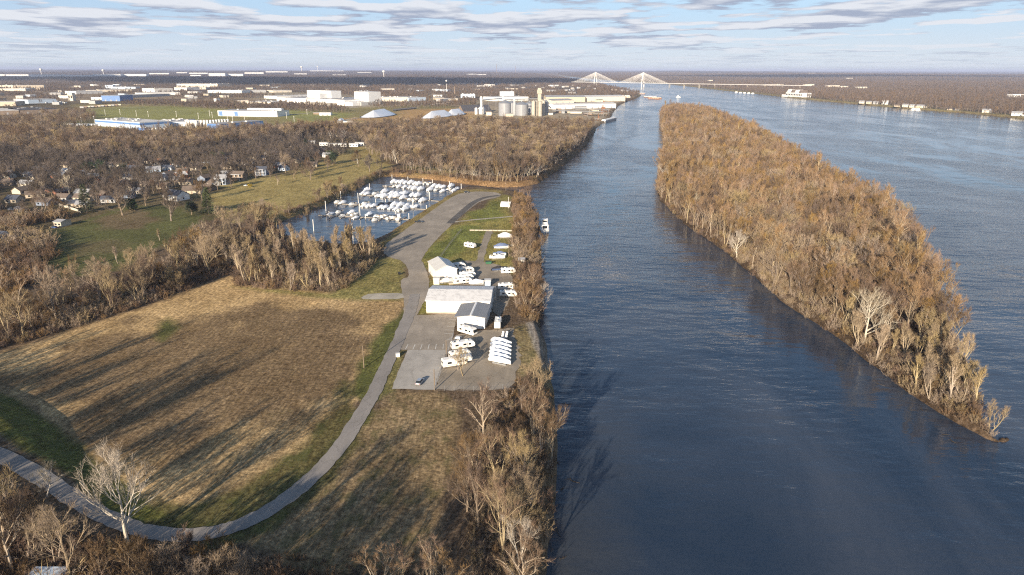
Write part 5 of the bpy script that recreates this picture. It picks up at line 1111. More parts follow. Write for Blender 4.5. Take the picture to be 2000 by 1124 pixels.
def make_car(kind, m_, label, cat):
    t = thing('car' if kind == 'car' else 'pickup_truck', label, cat); L_, w = (4.6, 1.85) if kind == 'car' else (5.7, 2.0)
    b = MB(); b.extrude_y([(-L_ / 2, .35), (L_ / 2, .35), (L_ / 2 + .02, .72), (L_ / 2 - .9, .92), (-L_ / 2 + .25, .95), (-L_ / 2, .85)], -w / 2, w / 2); o = b.build('body', m_, t); v = o.modifiers.new('bevel', 'BEVEL'); v.width = .1; v.segments = 2
    x0, x1, xa, xb = (-1.95, 1.25, -1.3, .55) if kind == 'car' else (-.6, 1.6, -.4, .9)
    c = MB(); y0, y1 = w / 2 - .06, w / 2 - .28
    c.add([(x0, -y0, .9), (x1, -y0, .9), (x1, y0, .9), (x0, y0, .9), (xa, -y1, 1.5), (xb, -y1, 1.5), (xb, y1, 1.5), (xa, y1, 1.5)], [(0, 1, 5, 4), (1, 2, 6, 5), (2, 3, 7, 6), (3, 0, 4, 7)]); c.build('window', 'glass', t)
    c = MB(); c.box(xa - .08, xb + .08, -y1 - .03, y1 + .03, 1.485, 1.56); o = c.build('roof', m_, t); v = o.modifiers.new('bevel', 'BEVEL'); v.width = .04
    if kind != 'car': c = MB(); c.box(-2.7, -.75, -w / 2 + .12, w / 2 - .12, .955, .97); c.build('cargo_bed', 'black', t)
    for s_ in (-1, 1):
        c = MB(); c.box(L_ / 2 - .02, L_ / 2 + .05, s_ * .62 - .2, s_ * .62 + .2, .58, .74); c.build('headlight', 'white_paint', t); c = MB(); c.box(-L_ / 2 - .03, -L_ / 2 + .02, s_ * .7 - .15, s_ * .7 + .15, .62, .82); c.build('tail_light', 'car_red', t)
    wheel_pair(t, (-L_ * .3, L_ * .31), w, .34); return t
def place(o, px, py, rz): p = G(px, py); o.location = (p[0], p[1], .07); o.rotation_euler = (0, 0, rz); clear(p[0], p[1], 5); return o
def vehicles():
    def two(a, b):
        p, q = G(*a), G(*b); return ((p[0] + q[0]) / 2, (p[1] + q[1]) / 2), math.atan2(q[1] - p[1], q[0] - p[0]), math.hypot(q[0] - p[0], q[1] - p[1])
    def camp(kind, a, b, label, group=None, L_=None, flip=False):
        c, rz, L0 = two(a, b); o = make_camper(kind, L_ or max(6.5, min(L0, 11.5)), label); o.location = (c[0], c[1], .07); o.rotation_euler = (0, 0, rz + (math.pi if flip else 0)); clear(c[0], c[1], 6); return o
    camp('motorhome', (898, 648), (928, 657), 'white motorhome with black side window slanting in front of the annex wall', L_=8.5)
    camp('trailer', (886, 683), (922, 678), 'cream camper trailer beside the white pickup, upper one of three', L_=9.)
    camp('trailer', (881, 703), (916, 697), 'cream camper trailer squeezed between two others, middle one of three', L_=8.)
    camp('fifth', (869, 718), (917, 710), 'longest white camper with dark windows, lowest of the three by the gravel lot', L_=11.)
    camp('trailer', (971, 647), (973.5, 630), 'white camper seen end on, right of the annex', L_=8.5, flip=True)
    camp('trailer', (905, 482), (932, 487), 'white camper trailer alone on the striped grass', L_=7.5)
    for i, (a, b) in enumerate([((896, 535), (925, 532)), ((897, 543), (928, 541)), ((888, 549), (927, 546)), ((886, 556), (921, 553))]):
        camp('trailer', a, b, ['white camper at the back of the bunch beside the storage building', 'second white camper from the back beside the storage building', 'third white camper from the back beside the storage building', 'front white camper of the bunch, nearest the workshop roof'][i], L_=8. + i * .4)
    camp('trailer', (885, 526), (908, 524), 'pale cream camper under the right wall of the storage building', L_=7)
    camp('trailer', (981, 535), (1004, 534), 'white camper at the edge of the trees right of the gravel court', L_=7.5)
    camp('trailer', (975, 566), (1003, 565), 'white camper behind bare branches right of the workshop', L_=8); camp('trailer', (980, 580), (1006, 580), 'white camper in the tree shadow at the workshop corner', L_=8)
    place(make_car('car', 'car_silver', 'silver car parked alone on the gravel lot', 'car'), 820, 749, math.radians(78))
    place(make_car('truck', 'car_white', 'white pickup parked between the motorhome and the cream camper', 'pickup'), 894, 666, math.radians(82))
    place(make_car('truck', 'car_dark', 'dark pickup parked on the marina lot by the water', 'pickup'), 818, 435, math.radians(5))
    place(make_car('car', 'car_dark', 'black car at the far end of the marina lot', 'car'), 911, 377, math.radians(-10))
    for i, (x, y, c) in enumerate([(333, 361, 'car_silver'), (326, 362, 'car_dark'), (22, 411, 'car_silver'), (470, 338, 'car_white'), (455, 340, 'car_dark'), (600, 323, 'car_white'), (300, 333, 'car_silver'), (115, 343, 'car_white'), (480, 364, 'car_white'), (107, 446, 'car_blue')]):
        place(make_car('car', c, ['silver car on the drive left of the slate-roofed house', 'dark car next to the silver one on the drive', 'silver car by the pale board fence at the left edge', 'white car in front of the long white house', 'dark car in front of the long white house', 'white car between dark trees by the far lawn', 'silver car before the sunlit house row', 'white car by the long white trailer house', 'white car behind the yellow bush', 'blue car parked at the tan metal building'][i], 'car'), x, y, .3 * i)
    # wrapped boats on land
    for i in range(6):
        c, rz, L0 = two((961, 670 + i * 7.4), (999, 678 + i * 7.4)); o = make_boat('wrap_land', ['rearmost of six white wrapped boats on the gravel', 'second white wrapped boat from the back on the gravel', 'third white wrapped boat from the back on the gravel', 'fourth white wrapped boat from the back on the gravel', 'fifth white wrapped boat from the back on the gravel', 'frontmost of six white wrapped boats on the gravel'][i], 40 + i); o.location = (c[0] - i * .12, c[1], .95); o.rotation_euler = (0, 0, rz); o.scale = (.9, .9, .9)
        m = MB(); m.box(-3, 3, -.9, -.7, -1.0, -.5); m.box(-3, 3, .7, .9, -1.0, -.5); m.box(-1.5, -1.1, -1.1, 1.1, -1.0, -.4); m.build('cradle', 'galv', o); clear(c[0], c[1], 6)
    def land_boat(x, y, rz, kind, label, mcov=None):
        o = make_boat(kind, label, int(x) % 31); p = G(x, y); o.location = (p[0], p[1], .8); o.rotation_euler = (0, 0, rz); m = MB(); m.box(-3, 3.6, -.8, -.65, -.75, -.4); m.box(-3, 3.6, .65, .8, -.75, -.4); m.tube((-1, -1.1, -.45), (-1, 1.1, -.45), .3, .3, 8); m.build('trailer_frame', 'galv', o)
        if mcov:
            for ch in o.children:
                if ch.name.startswith('cover'): ch.data.materials[0] = MT[mcov]
        clear(p[0], p[1], 5)
    land_boat(986, 465, .05, 'wrap_mid', 'white covered boat on a trailer by the upper timber edge')
    land_boat(979, 486, .2, 'wrap_mid', 'blue-covered boat on the grass left of the tall bare trees', 'canvas_blue')
    land_boat(976, 500, -.1, 'wrap_low', 'low blue-covered boat below the other blue one', 'canvas_blue')
    land_boat(971, 506, .1, 'open', 'small white open boat beside the low blue-covered one')
    land_boat(868, 553, .3, 'open', 'white open boat between the storage building and the workshop')
    land_boat(930, 556, .1, 'wrap_low', 'low white covered boat behind the workshop ridge')
    land_boat(974, 529, .4, 'wrap_dark', 'black-covered boat next to the camper at the tree edge')
    # pontoon deck boat with white seats
    p = G(986, 660); t = thing('pontoon_boat', 'small pontoon boat with two rows of white seats behind the wrapped boats', 'pontoon boat', (p[0], p[1], .07), math.radians(86))
    m = MB()
    for s_ in (-.9, .9): m.tube((-3, s_, .6), (3, s_, .6), .32, .32, 8)
    m.build('pontoon', 'galv', t); m = MB(); m.box(-3, 3, -1.25, 1.25, .95, 1.05); m.build('deck', 'grey_wall', t)
    for x in (-2., 0, 2.):
        for s_ in (-.75, .75): m = MB(); m.box(x - .5, x + .5, s_ - .4, s_ + .4, 1.06, 1.5); m.box(x - .5, x - .3, s_ - .4, s_ + .4, 1.5, 2.0); m.build('seat', 'white_paint', t)
    # wrecked frames, rack, dumpster, boxes
    p = G(954, 516); t = thing('dumpster', 'green metal dumpster at the bend of the gravel track', 'dumpster', (p[0], p[1], .05), .2); m = MB(); m.extrude_y([(-1.4, .2), (1.3, .2), (1.6, 1.5), (-1.6, 1.5)], -.9, .9); m.build('bin', 'green_paint', t); m = MB(); m.box(-1.65, 1.65, -.95, .95, 1.51, 1.58); m.build('lid', 'black', t)
    p = G(777, 697); t = thing('utility_box', 'white utility cabinet on the grass beside the gravel lot', 'utility box', (p[0], p[1], .02), .2); m = MB(); m.box(-.7, .7, -.5, .5, 0, 1.3); m.build('cabinet', 'white_paint', t); m = MB(); m.box(-.78, .78, -.58, .58, 1.31, 1.4); m.build('lid', 'pale_roof', t)
    p = G(780, 537); t = thing('waste_bin', 'black waste bin at the edge of the grass before the driveway', 'bin', (p[0], p[1], .03), .4); m = MB(); m.extrude_y([(-.5, 0), (.5, 0), (.6, 1.1), (-.6, 1.1)], -.5, .5); m.build('body', 'black', t); m = MB(); m.box(-.65, .65, -.55, .55, 1.11, 1.2); m.build('lid', 'black', t)
    p = G(1007, 646); t = thing('scrap_frame', 'tangle of black metal frames on the yard edge above the bank', 'scrap frame', (p[0], p[1], .07)); m = MB()
    for k in range(26): a = RNG.uniform(-4.5, 4.5, 2) * (1, .7); b = a + RNG.uniform(-2, 2, 2); m.tube((a[0], a[1], RNG.uniform(0, .5)), (b[0], b[1], RNG.uniform(.1, 1.4)), .06, .06, 4)
    m.build('frame', 'black', t)
    for lab, a, b in [('upper pale timber retaining edge below the bare trees', (917, 451), (1000, 452)), ('lower pale timber retaining edge at the blue boats', (968, 480), (1004, 481))]:
        c, rz, L0 = two(a, b); t = thing('timber_edge', lab, 'timber edge', (c[0], c[1], 0), rz); m = MB(); m.box(-L0 / 2, L0 / 2, -.25, .25, 0, .75); m.build('timbers', 'concrete', t); m = MB()
        for x in np.arange(-L0 / 2, L0 / 2, 3): m.box(x, x + .2, -.4, -.26, 0, .9)
        m.build('posts', 'wood_pole', t)['kind'] = 'stuff'
    p = G(868, 556); t = thing('pipe_stack', 'stack of tan timber and pipes beside the campers', 'pipe stack', (p[0] + 5, p[1] + 1, .06), .4); m = MB()
    for k in range(14): m.tube((-3, -1 + .25 * (k % 7), .15 + .25 * (k // 7)), (3, -1 + .25 * (k % 7) + .1, .15 + .25 * (k // 7)), .12, .12, 6)
    m.build('pipes', 'beige_wall', t)
vehicles()

def poles():
    def pole(label, x, yb, yt=None, h=None, cross=0, group=None, z=0, m_='wood_pole', lamp=False):
        p = G(x, yb); h = h or HT(x, yb, yt); t = thing('utility_pole', label, 'utility pole', (p[0], p[1], z), .3, group); m = MB(); m.tube((0, 0, -.2), (0, 0, h), .19, .13, 8); m.build('shaft', m_, t)
        for k in range(cross): m = MB(); m.box(-1.2, 1.2, -.07, .07, h - .6 - k * .9, h - .45 - k * .9); m.build('crossarm', m_, t)
        if lamp: m = MB(); m.tube((0, 0, h - .2), (1.2, 0, h + .15), .05, .05, 6); m.box(1.0, 1.7, -.15, .15, h + .1, h + .22); m.build('lamp_head', 'galv', t)
    pole('wooden pole standing alone between the field and the road', 711, 719, h=8.5)
    pole('wooden lamp pole at the corner of the gravel lot', 849, 762, 721, lamp=True)
    pole('wooden lamp pole between the car park and the cream campers', 872, 692, 664, lamp=True)
    pole('tall utility pole at the channel beside the wood', 988, 373, 344, cross=1)
    pole('pale slim pole in front of the half-round shelter', 993, 407, 385, m_='pole_white')
    pole('slim pole among the boats at the tree line', 994, 502, 470)
    pole('slim pole before the river bank hut', 1015, 531, 500)
    pole('pale pole standing right of the workshop wall', 967, 585, 560, m_='pole_white')
    pole('double-crossarm street pole behind the long white trailer house', 128, 332, 311, cross=2)
    pole('street pole left of the double-crossarm one', 67, 330, 317, cross=1)
    pole('leaning street pole by the silver car at the left edge', 16, 417, 394)
    pole('street pole behind the tall slate-roofed house', 378, 356, 335, cross=1)
    pole('street pole at the dark end of the far lawn', 612, 317, 306, cross=1)
    pole('pale street pole near the mobile homes', 543, 288, 275, cross=1)
    pole('pale pole with a sign board in the clearing before the wood', 809, 303, 289, m_='pole_white', cross=1)
    p = G(698, 316); pole('pale pole at the top of the sloping lawn', 698, 320, 303, m_='pole_white')
    # chain link fence round the grass
    w = GP([(838, 540), (846, 524), (866, 496), (885, 470), (904, 449)]); t = thing('wire_fence', 'dark wire fence running along the striped grass beside the marina lot', 'fence', (w[0][0], w[0][1], 0)); o = np.array(w[0]); n = 0
    for a, b in zip(w[:-1], w[1:]):
        a, b = np.array(a) - o, np.array(b) - o; K = max(2, int(np.linalg.norm(b - a) / 3)); m = MB()
        for z in np.linspace(.1, 1.7, 9): m.tube((*a, z), (*b, z), .022, .022, 3, cap=False)
        m.build('wire', 'black', t)
        for f in range(K): q = a + (b - a) * f / K; m = MB(); m.tube((*q, 0), (*q, 1.85), .06, .06, 5); m.build('post', 'galv', t)
    for lab, ln in [('wire fence along the left side of the camper yard', [(849, 762), (874, 692), (886, 655)]), ('wire fence along the lower edge of the camper yard', [(849, 763), (925, 765), (1000, 760)])]:
        w = GP(ln); t = thing('wire_fence', lab, 'fence', (w[0][0], w[0][1], 0)); o = np.array(w[0])
        for a, b in zip(w[:-1], w[1:]):
            a, b = np.array(a) - o, np.array(b) - o; K = max(2, int(np.linalg.norm(b - a) / 3)); m = MB()
            for z in np.linspace(.1, 1.8, 8): m.tube((*a, z), (*b, z), .015, .015, 3, cap=False)
            m.build('wire', 'galv', t)
            for f in range(K): q = a + (b - a) * f / K; m = MB(); m.tube((*q, 0), (*q, 1.9), .05, .05, 5); m.build('post', 'galv', t)
    # corner of a white roof at the bottom left, its shade painted pale blue
    p = G(85, 1122); bld('flat-roofed building, white roof coloured blue for shade, at the bottom left corner of the view', 'building', (52, 1166), (116, 1166), depth=4, h=3.2, wall='white_paint', roof='pale_blue_wall', name='building', front=False)
poles()
# ------------------------------------------------------------------ trees
class Tree:
    def __init__(s, seed): s.r = np.random.default_rng(seed); s.limb = MB(); s.tw = []      # tw: base, tip, width
    def dirs(s, d, ang):
        d = np.array(d, float); d /= np.linalg.norm(d); a = np.array([1., 0, 0]) if abs(d[0]) < .8 else np.array([0, 1., 0]); u = np.cross(d, a); u /= np.linalg.norm(u); v = np.cross(d, u); p = s.r.uniform(0, 2 * math.pi)
        return d * math.cos(ang) + (u * math.cos(p) + v * math.sin(p)) * math.sin(ang)
    def path(s, p, d, L_, n, bend, up):
        pts = [np.array(p, float)]; d = np.array(d, float)
        for i in range(n):
            d = d + s.r.normal(0, bend, 3) + np.array([0, 0, up]); d /= np.linalg.norm(d); pts.append(pts[-1] + d * L_ / n)
        return pts
    def draw(s, pts, r0, r1, n):
        k = len(pts) - 1
        for i in range(k): s.limb.tube(pts[i], pts[i + 1], r0 + (r1 - r0) * i / k, r0 + (r1 - r0) * (i + 1) / k, n, cap=False)
    def twigs(s, pts, cnt, L_, w, spread, up):
        for _ in range(cnt):
            f = s.r.uniform(.15, 1) * (len(pts) - 1); i = min(int(f), len(pts) - 2); b = pts[i] + (pts[i + 1] - pts[i]) * (f - i); d = pts[i + 1] - pts[i]; d = d / (np.linalg.norm(d) + 1e-9) + s.r.normal(0, spread, 3) + np.array([0, 0, up]); d /= np.linalg.norm(d)
            s.tw.append((b, b + d * L_ * s.r.uniform(.6, 1.3), w * s.r.uniform(.7, 1.2)))
    def twig_mesh(s, name, m):
        b = np.array([t[0] for t in s.tw]); e = np.array([t[1] for t in s.tw]); w = np.array([t[2] for t in s.tw]); d = e - b; q = s.r.normal(0, 1, d.shape); u = np.cross(d, q); u /= np.linalg.norm(u, axis=1)[:, None] + 1e-9; n = len(b)
        V = np.stack([b - u * w[:, None] / 2, b + u * w[:, None] / 2, e], 1).reshape(-1, 3).astype(np.float32)
        me = bpy.data.meshes.new(name); me.vertices.add(3 * n); me.vertices.foreach_set('co', V.ravel()); me.loops.add(3 * n); me.loops.foreach_set('vertex_index', np.arange(3 * n, dtype=np.int32)); me.polygons.add(n); me.polygons.foreach_set('loop_start', np.arange(0, 3 * n, 3, dtype=np.int32)); me.polygons.foreach_set('loop_total', np.full(n, 3, np.int32)); me.materials.append(MT[m]); me.update(); return me
def grow(seed, H_=17., clear_=.3, limbs=11, ang=(.6, 1.0), reach=.42, sub=6, sub2=6, tw=6, twL=1.1, tww=.045, up=.10, r0=.32, bend=.10, forks=1, sides=6, spread=.45, narrow=False):
    t = Tree(seed); r = t.r; stems = []
    for k in range(forks):
        d0 = (r.normal(0, .05 if forks == 1 else .22), r.normal(0, .05 if forks == 1 else .22), 1)
        stems.append(t.path((r.normal(0, .15) * (forks > 1), r.normal(0, .15) * (forks > 1), -.6), d0, H_ * .86 * r.uniform(.85, 1.0), 8, bend * .6, .05))
    for st in stems:
        rr = r0 / (1 if forks == 1 else 1.5); t.draw(st, rr, rr * .14, sides)
        for k in range(limbs // forks):
            f = clear_ + (1 - clear_) * (k + r.uniform(0, .9)) / (limbs // forks); f = min(f, .97); ff = f * (len(st) - 1); i = min(int(ff), len(st) - 2); b = st[i] + (st[i + 1] - st[i]) * (ff - i); rad = rr * (1 - f * .86)
            a = r.uniform(*ang) * (1 - .45 * (f - clear_) / (1 - clear_)); d = t.dirs((0, 0, 1), a); L_ = H_ * reach * r.uniform(.7, 1.15) * (1.1 - .62 * (f - clear_) / (1 - clear_))
            lp = t.path(b, d, L_, 5, bend, up); t.draw(lp, rad * .55, .035, max(4, sides - 2))
            for j in range(sub):
                g = .25 + .75 * (j + r.uniform(0, .9)) / sub; g = min(g, .98); gg = g * 5; i2 = min(int(gg), 4); b2 = lp[i2] + (lp[i2 + 1] - lp[i2]) * (gg - i2)
                d2 = t.dirs(lp[i2 + 1] - lp[i2], r.uniform(.45, .95)) + np.array([0, 0, .25]); L2 = L_ * .46 * r.uniform(.7, 1.2) * (1.15 - .5 * g)
                sp = t.path(b2, d2, L2, 3, bend, up); t.draw(sp, rad * .2 + .02, .02, 3)
                for q in range(sub2):
                    g3 = r.uniform(.25, 1) * 3; i3 = min(int(g3), 2); b3 = sp[i3] + (sp[i3 + 1] - sp[i3]) * (g3 - i3); d3 = t.dirs(sp[i3 + 1] - sp[i3], r.uniform(.3, .9)) + np.array([0, 0, .25]); L3 = max(.7, L2 * .5) * r.uniform(.7, 1.2)
                    p3 = t.path(b3, d3, L3, 2, .12, .1); t.tw.append((p3[0], p3[2], tww * 1.7)); t.twigs(p3, tw, twL, tww, spread, .2)
        t.twigs(st[-3:], tw * 6, twL * 1.3, tww, spread, .5)
    return t
def conifer(seed, H_=15., R=3.6, dens=1.0, col=False):
    t = Tree(seed); r = t.r; st = t.path((0, 0, -.5), (0, 0, 1), H_, 6, .01, .1); t.draw(st, .28, .03, 6)
    n = int(46 * dens)
    for k in range(n):
        z = H_ * (.06 + .93 * (k + r.random()) / n); rad = (R * (1 - z / H_) ** (.75 if not col else .35) + .25) * r.uniform(.7, 1.1); 
        for q in range(5):
            a = r.uniform(0, 6.28); d = np.array([math.cos(a), math.sin(a), -.12 if not col else .5]); e = np.array([0, 0, z]) + d * rad; b = np.array([0, 0, z]); p = [b + (e - b) * f for f in (0, .33, .66, 1)]; t.draw(p, .04, .015, 3)
            for _ in range(int(20 * dens)):
                f = r.uniform(.2, 1); bb = b + (e - b) * f; dd = d + r.normal(0, .5, 3); dd /= np.linalg.norm(dd); t.tw.append((bb, bb + dd * r.uniform(.4, .9), .22))
    return t
def leafy(seed, H_=6, R=4., n=1500):      # dense dark evergreen shrub-tree
    t = Tree(seed); r = t.r; st = t.path((0, 0, -.4), (0, 0, 1), H_ * .7, 4, .05, .1); t.draw(st, .25, .05, 6)
    cs = [(r.normal(0, R * .35), r.normal(0, R * .35), H_ * r.uniform(.35, .85), R * r.uniform(.3, .55)) for _ in range(14)]
    for _ in range(n):
        c = cs[r.integers(14)]; d = r.normal(0, 1, 3); d /= np.linalg.norm(d); p = np.array(c[:3]) + d * c[3] * r.uniform(.6, 1.) ; p[2] = max(.2, p[2]); e = p + (d + r.normal(0, .6, 3)) * .45; t.tw.append((p, e, .3))
    for c in cs: t.draw([np.array([0, 0, H_ * .25]), np.array(c[:3])], .1, .03, 4)
    return t
def shrub(seed, H_=2.6, R=1.7, n=420, w=.06):
    t = Tree(seed); r = t.r
    for k in range(16):
        d = np.array([r.normal(0, .45), r.normal(0, .45), 1.]); p = t.path((r.normal(0, R * .35), r.normal(0, R * .35), -.2), d, H_ * r.uniform(.6, 1.), 3, .15, .05); t.draw(p, .04, .015, 3); t.twigs(p, n // 16, .8, w, .7, .15)
    return t
def lowtree(seed, H_=15., n=130, w=.42, L_=2.3, R=4.5, zc=.30, narrow=1.):
    t = Tree(seed); r = t.r; st = t.path((0, 0, -.5), (0, 0, 1), H_ * .8, 4, .05, .1); t.draw(st, .3, .05, 4); ends = []
    for k in range(9):
        f = r.uniform(zc, .95); b = np.array(st[min(int(f * 4), 3)]) + (st[min(int(f * 4), 3) + 1] - st[min(int(f * 4), 3)]) * (f * 4 % 1); d = t.dirs((0, 0, 1), r.uniform(.35, .95)); p = t.path(b, d, R * r.uniform(.7, 1.2) * (1.15 - .5 * f), 3, .12, .12); t.draw(p, .12, .03, 3); ends.append(p)
    for p in ends + [st[-3:]]: t.twigs(p, n // 10, L_, w, .75, .25)
    return t
LIB = {}
def lib(kind, trees, trunk_m, twig_m, crown='crown'):
    LIB[kind] = [(t.limb.mesh(kind + '_trunk', tm), t.twig_mesh(kind + '_crown', wm)) for t, tm, wm in zip(trees, trunk_m, twig_m)]
def n_(x, k): return [x] * k
K = 5
lib('broad', [grow(11 + i, 17, .3, 12, (.55, 1.15), .47, 6, 7, 7, 1.0, .030, up=.07, r0=.36, forks=(1, 2, 1, 3, 1)[i]) for i in range(K)], ['limb_tan', 'tan_bark', 'bark', 'limb_tan', 'tan_bark'], ['twig_brown', 'twig_tan', 'twig_brown', 'twig_gold', 'twig_tan'])
lib('island', [grow(31 + i, 16.5, .34, 12, (.45, 1.1), .42, 6, 6, 7, 1.0, .034, up=.08, r0=.30, forks=(1, 2, 3, 1, 2)[i]) for i in range(K)], ['tan_bark', 'bark', 'tan_bark', 'bark', 'tan_bark'], ['twig_gold', 'twig_brown', 'twig_gold', 'twig_gold', 'twig_brown'])
lib('slender', [grow(51 + i, 14, .22, 12, (.22, .45), .40, 5, 6, 6, .95, .05, up=.16, forks=(2, 3, 2, 1)[i]) for i in range(4)], n_('limb_tan', 4), ['twig_tan', 'twig_tan', 'twig_brown', 'twig_tan'])
lib('sycamore', [grow(71 + i, 20, .2, 14, (.6, 1.1), .5, 7, 7, 6, 1.1, .036, r0=.40, bend=.13, up=.08, forks=(1, 2, 1)[i], sides=8) for i in range(3)], n_('pale_bark', 3), n_('twig_pale', 3))
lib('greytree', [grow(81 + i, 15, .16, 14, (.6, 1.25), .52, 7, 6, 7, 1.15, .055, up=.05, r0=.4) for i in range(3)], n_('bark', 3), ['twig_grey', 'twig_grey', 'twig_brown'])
lib('brush', [grow(91 + i, 7.5, .08, 14, (.4, 1.1), .6, 5, 5, 6, .8, .045, forks=3, r0=.14) for i in range(3)], n_('bark', 3), ['twig_brown', 'bush', 'twig_tan'])
lib('spruce', [conifer(101, 14, 4.2), conifer(102, 11, 3.4)], n_('bark', 2), ['needles_pale', 'needles'])
lib('cedar', [leafy(111), leafy(112, 8, 4.5, 1900)], n_('bark', 2), n_('needles', 2))
lib('columnar', [conifer(121, 5, 1.3, .6, True)], ['bark'], ['needles'])
# lighter trees for the woods: one mesh each, limbs and twigs together
POOL = bpy.data.collections.new('wood_tree_pool')
def pool(kind, trees, tm, wm):
    r = []
    for i, t in enumerate(trees):
        a, b = t.limb, t.twig_mesh('tmp', wm[i]); nb = len(b.vertices); co = np.empty(nb * 3, np.float32); b.vertices.foreach_get('co', co); v0 = len(a.v)
        a.v += [tuple(q) for q in co.reshape(-1, 3)]; nf = nb // 3; a.f += [(v0 + 3 * j, v0 + 3 * j + 1, v0 + 3 * j + 2) for j in range(nf)]; a.m += [1] * nf
        o = bpy.data.objects.new('%s_%02d' % (kind, i), a.mesh(kind, [tm[i], wm[i]])); r.append(o); bpy.data.meshes.remove(b)
    c = bpy.data.collections.new(kind)
    for o in r: c.objects.link(o)
    return c
C_ISL = pool('island_tree', [grow(131 + i, (16, 18, 15, 17, 14, 19, 16, 15)[i], (.34, .42, .3, .4, .28, .4, .34, .3)[i], 11, ((.55, 1.15), (.3, .7), (.7, 1.25), (.5, 1.0))[i % 4], (.45, .33, .5, .42)[i % 4], 5, 4, 6, 1.15, .048, up=.07, forks=(1, 2, 1, 3, 2, 1, 1, 2)[i], sides=5) for i in range(8)], ['tan_bark', 'tan_bark', 'bark', 'tan_bark', 'bark', 'limb_tan', 'bark', 'bark'], ['twig_gold', 'twig_gold', 'twig_brown', 'twig_gold', 'twig_brown', 'twig_gold', 'twig_tan', 'twig_brown'])
C_WOOD = pool('wood_tree', [grow(151 + i, (16, 18, 15, 17, 14, 19, 16, 15)[i], (.3, .38, .26, .36, .25, .36, .3, .3)[i], 10, ((.55, 1.15), (.3, .75), (.7, 1.25), (.5, 1.0))[i % 4], (.45, .34, .5, .42)[i % 4], 5, 3, 6, 1.3, .07, up=.07, forks=(1, 2, 1, 1, 2, 1, 2, 1)[i], sides=4) for i in range(8)], ['bark', 'tan_bark', 'bark', 'bark', 'pale_bark', 'bark', 'tan_bark', 'bark'], ['twig_brown', 'twig_brown', 'twig_grey', 'twig_tan', 'twig_brown', 'twig_brown', 'twig_grey', 'twig_tan'])
C_GARD = pool('garden_tree', [grow(211 + i, (15, 17, 13, 15)[i], .22, 12, (.6, 1.25), .48, 5, 4, 6, 1.3, .075, up=.06, forks=(1, 2, 1, 1)[i], sides=4) for i in range(4)], ['bark', 'bark', 'tan_bark', 'bark'], ['twig_grey', 'twig_grey', 'twig_dark', 'twig_dark'])  # grey and dark twig colours stand in for cloud shade over the neighbourhood
C_FAR = pool('far_tree', [lowtree(171 + i, 15, 110) for i in range(5)], n_('bark', 5), ['twig_brown', 'far_twig', 'far_twig', 'twig_grey', 'twig_brown'])
C_BRUSH = pool('brush', [shrub(191 + i, 2.2 + .5 * i, 1.6 + .3 * i, 380, .07) for i in range(4)], n_('bark', 4), ['bush', 'twig_brown', 'bush', 'twig_tan'])
def gn_group():
    ng = bpy.data.node_groups.new('scatter', 'GeometryNodeTree')
    ng.interface.new_socket('Geometry', in_out='INPUT', socket_type='NodeSocketGeometry'); ng.interface.new_socket('Pool', in_out='INPUT', socket_type='NodeSocketCollection'); ng.interface.new_socket('Geometry', in_out='OUTPUT', socket_type='NodeSocketGeometry')
    N = ng.nodes; L = ng.links; gi = N.new('NodeGroupInput'); go = N.new('NodeGroupOutput'); ip = N.new('GeometryNodeInstanceOnPoints'); ci = N.new('GeometryNodeCollectionInfo'); ci.inputs['Separate Children'].default_value = True; ci.inputs['Reset Children'].default_value = True
    def at(name, ty): n = N.new('GeometryNodeInputNamedAttribute'); n.data_type = ty; n.inputs[0].default_value = name; return n.outputs[0]
    L.new(gi.outputs[0], ip.inputs['Points']); L.new(gi.outputs[1], ci.inputs[0]); L.new(ci.outputs[0], ip.inputs['Instance']); ip.inputs['Pick Instance'].default_value = True
    L.new(at('pick', 'INT'), ip.inputs['Instance Index']); L.new(at('turn', 'FLOAT_VECTOR'), ip.inputs['Rotation']); L.new(at('size', 'FLOAT_VECTOR'), ip.inputs['Scale']); L.new(ip.outputs[0], go.inputs[0]); return ng
GN = gn_group()
def wood(name, label, cat, P, pool_, npool, size=(.8, 1.25), squash=.12):
    n = len(P); z = terrain(P); cl = fbm(P, 45, 61, 3); V = np.concatenate([P, z[:, None]], 1)
    me = bpy.data.meshes.new(name); me.vertices.add(n); me.vertices.foreach_set('co', V.astype(np.float32).ravel())
    def at(nm, ty, d, key): a = me.attributes.new(nm, ty, 'POINT'); a.data.foreach_set(key, d)
    at('pick', 'INT', np.where(RNG.random(n) < .55, np.clip(((cl - .25) / .5 * npool), 0, npool - 1).astype(int), RNG.integers(0, npool, n)).astype(np.int32), 'value'); rt = np.zeros((n, 3), np.float32); rt[:, 2] = RNG.uniform(0, 6.28, n); rt[:, :2] = RNG.normal(0, .05, (n, 2)); at('turn', 'FLOAT_VECTOR', rt.ravel(), 'vector')
    s = RNG.uniform(*size, n) * (.82 + .42 * fbm(P, 30, 62, 2)); s = np.where(RNG.random(n) < .06, s * 1.25, s); sc = np.stack([s * RNG.uniform(1 - squash, 1 + squash, n), s * RNG.uniform(1 - squash, 1 + squash, n), s * RNG.uniform(.9, 1.12, n)], 1).astype(np.float32); at('size', 'FLOAT_VECTOR', sc.ravel(), 'vector'); me.update()
    o = bpy.data.objects.new(name, me); COL.objects.link(o); md = o.modifiers.new('scatter', 'NODES'); md.node_group = GN
    for it in GN.interface.items_tree:
        if it.in_out == 'INPUT' and it.name == 'Pool': md[it.identifier] = pool_
    return tag(o, label, cat, kind='stuff')
